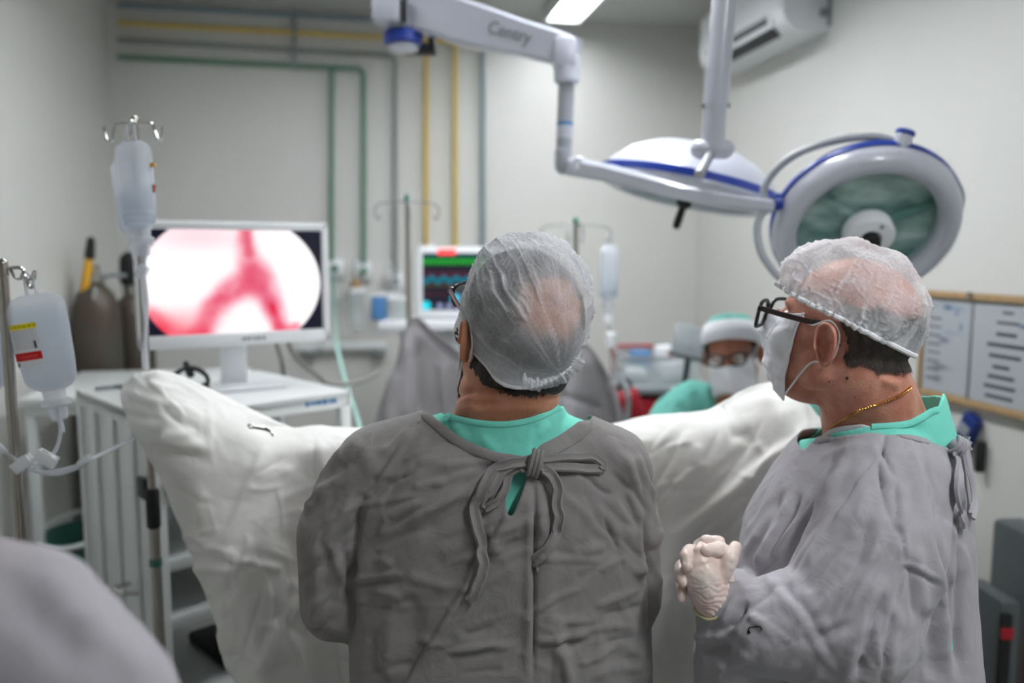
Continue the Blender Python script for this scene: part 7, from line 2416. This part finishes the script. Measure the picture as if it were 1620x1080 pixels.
glasses(sc_, OC, MC, SC, 'glasses_black', 'glasses_black', dz=0.009)
eyes(sc_, OC, MC, SC)
# scrub top with a V neck
gm = MB()
loft(gm, [(Vector((cxx, cyy, tz0 + 0.03)), Vector((0.10, 0, 0)), Vector((0, 0.07, 0))), (Vector((cxx, cyy, tz0 - 0.02)), Vector((0.17, 0, 0)), Vector((0, 0.10, 0))), (Vector((cxx, cyy, tz0 - 0.14)), Vector((0.19, 0, 0)), Vector((0, 0.125, 0))), (Vector((cxx, cyy + 0.02, tz0 - 0.38)), Vector((0.18, 0, 0)), Vector((0, 0.13, 0))), (Vector((cxx, cyy + 0.03, 0.50)), Vector((0.20, 0, 0)), Vector((0, 0.15, 0)))], 48)
gm.chain([P(1150, 640, 2.76), P(1092, 632, 2.76), P(1062, 660, 2.72), P(1052, 672, 2.70)], [0.062, 0.066, 0.070, 0.066])
gm.chain([P(1200, 640, 2.78), P(1262, 648, 2.80), P(1285, 700, 2.79)], [0.062, 0.070, 0.068])
gcut = [(1130, 560), (1134, 610), (1150, 650), (1160, 668), (1185, 655), (1215, 632), (1225, 610), (1225, 560)]
V, Fq = garment(gm, 0.007, 5, [(1095, 620, 1110, 655, 6, -0.010), (1110, 610, 1130, 655, 6, 0.008), (1070, 640, 1090, 655, 6, -0.008), (1125, 615, 1148, 660, 5, -0.008)], 0.006, 9, cuts=[(gcut, 2.80)])
so = mesh_obj('scrub_top', V, Fq, 'scrub_green', sc_, sharp=180)
solidify(so, 0.003, 0.0)
vb_ = bvh_of(V, Fq)
ribbon_on(vb_, [(1136, 612), (1150, 648), (1160, 664), (1186, 652), (1214, 632)], 'neck_binding', 'printed_blue', so, 0.028, 0.004, 0.003, Y=2.7)
# stool
stl = thing('stool', 'round black stool under the anaesthetist, hidden by the drapes', 'stool', Vector((cxx, cyy + 0.05, 0)))
MB().lathe([(0.15, 0.40), (0.17, 0.41), (0.17, 0.445), (0.15, 0.455), (0, 0.455)], Vector((cxx, cyy + 0.05, 0)), seg=32).build('seat', 'black_rubber', stl)
MB().cyl(Vector((cxx, cyy + 0.05, 0.10)), Vector((cxx, cyy + 0.05, 0.40)), 0.02).build('column', 'steel', stl)
for k in range(5):
    a = 2 * PI * k / 5
    e = Vector((cxx + 0.22 * math.cos(a), cyy + 0.05 + 0.22 * math.sin(a), 0.05))
    lg = MB().tube([Vector((cxx, cyy + 0.05, 0.11)), e], [0.016, 0.012], 8).build('leg', 'steel', stl)
    MB().ell(e - Z3 * 0.025, (0.02, 0.02, 0.025), None, 12, 8).build('caster', 'black_rubber', lg)

# ================================================================== colleague close to the camera (left front corner)
sd_ = thing('person', 'out of focus grey-gowned shoulder in the lower left foreground', 'person', Vector((-0.46, 0.58, 0)), 'surgical team')
gm = MB()
cxd, cyd = -0.49, 0.60
zs = P(40, 872, 0.60).z
loft(gm, [(Vector((cxd - 0.02, cyd, zs + 0.01)), Vector((0.07, 0, 0)), Vector((0, 0.06, 0))), (Vector((cxd, cyd, zs - 0.03)), Vector((0.13, 0, 0)), Vector((0, 0.095, 0))), (Vector((cxd, cyd, zs - 0.12)), Vector((0.20, 0, 0)), Vector((0, 0.12, 0))), (Vector((cxd, cyd, zs - 0.30)), Vector((0.22, 0, 0)), Vector((0, 0.13, 0))),
          (Vector((cxd, cyd, zs - 0.55)), Vector((0.23, 0, 0)), Vector((0, 0.14, 0))), (Vector((cxd, cyd, 0.42)), Vector((0.26, 0, 0)), Vector((0, 0.17, 0)))], 48, 2.2)
s1 = P(88, 950, 0.60)
gm.chain([P(-50, 950, 0.60), P(30, 990, 0.60), P(140, 1130, 0.58), P(190, 1300, 0.56)], [0.052, 0.064, 0.066, 0.060])
gm.chain([Vector((cxd - 0.05, cyd, zs - 0.05)), Vector((cxd - 0.17, cyd, zs - 0.08)), Vector((cxd - 0.24, cyd, zs - 0.32)), Vector((cxd - 0.16, cyd + 0.22, zs - 0.40))], [0.06, 0.068, 0.06, 0.05])
V, Fq = garment(gm, 0.006, 6, [(60, 900, 160, 1000, 30, 0.004), (40, 950, 140, 1060, 26, -0.004), (120, 960, 240, 1080, 24, 0.004), (0, 900, 60, 1000, 30, -0.004)], 0.004, 10, fine=0.001)
go = mesh_obj('gown', V, Fq, 'gown_cool', sd_, sharp=180)
OD = Vector((cxd - 0.03, cyd + 0.0, zs + 0.20))
MD = head_frame(-5, -10, 0)
hb_ = MB()
head_parts(hb_, OD, MD, 1.0)
hb_.capsule(OD + MD @ Vector((0, -0.03, -0.05)), Vector((cxd - 0.02, cyd, zs - 0.02)), 0.06, 0.07, 24)
legs_parts(hb_, cxd, cyd, 0.8)
hb_.chain([Vector((cxd, cyd, zs - 0.04)), Vector((cxd, cyd, 0.8))], [0.08, 0.12])
hand_parts(hb_, Vector((cxd - 0.14, cyd + 0.25, zs - 0.41)), (0.3, 1, 0), (0.3, 0, -1), 1)
hand_parts(hb_, P(196, 1320, 0.58), (0, 0.6, -1), (-1, 0, 0), -1)
VD, FD = remesh(hb_, 0.006, 4)
VD, LD = head_features(VD, OD, MD)
e1 = ear_mesh(OD, MD, 1); e2 = ear_mesh(OD, MD, -1)
Vb, Fb = join_np([(VD, FD), e1, e2])
mesh_obj('body', Vb, Fb, 'skin_tan', sd_, sharp=180)
shoes(sd_, cxd, cyd, (0, 1, 0))
bouffant('surgical_cap', sd_, OD + Vector((0, -0.01, 0.035)), (0, -0.3, 0.9), (0, 1, 0), (0.092, 0.112, 0.098), 108, 'cap_nonwoven', seed=4.4, head=(VD, FD))
for o in bpy.data.objects:
    if '_wx' in o:
        del o['_wx']
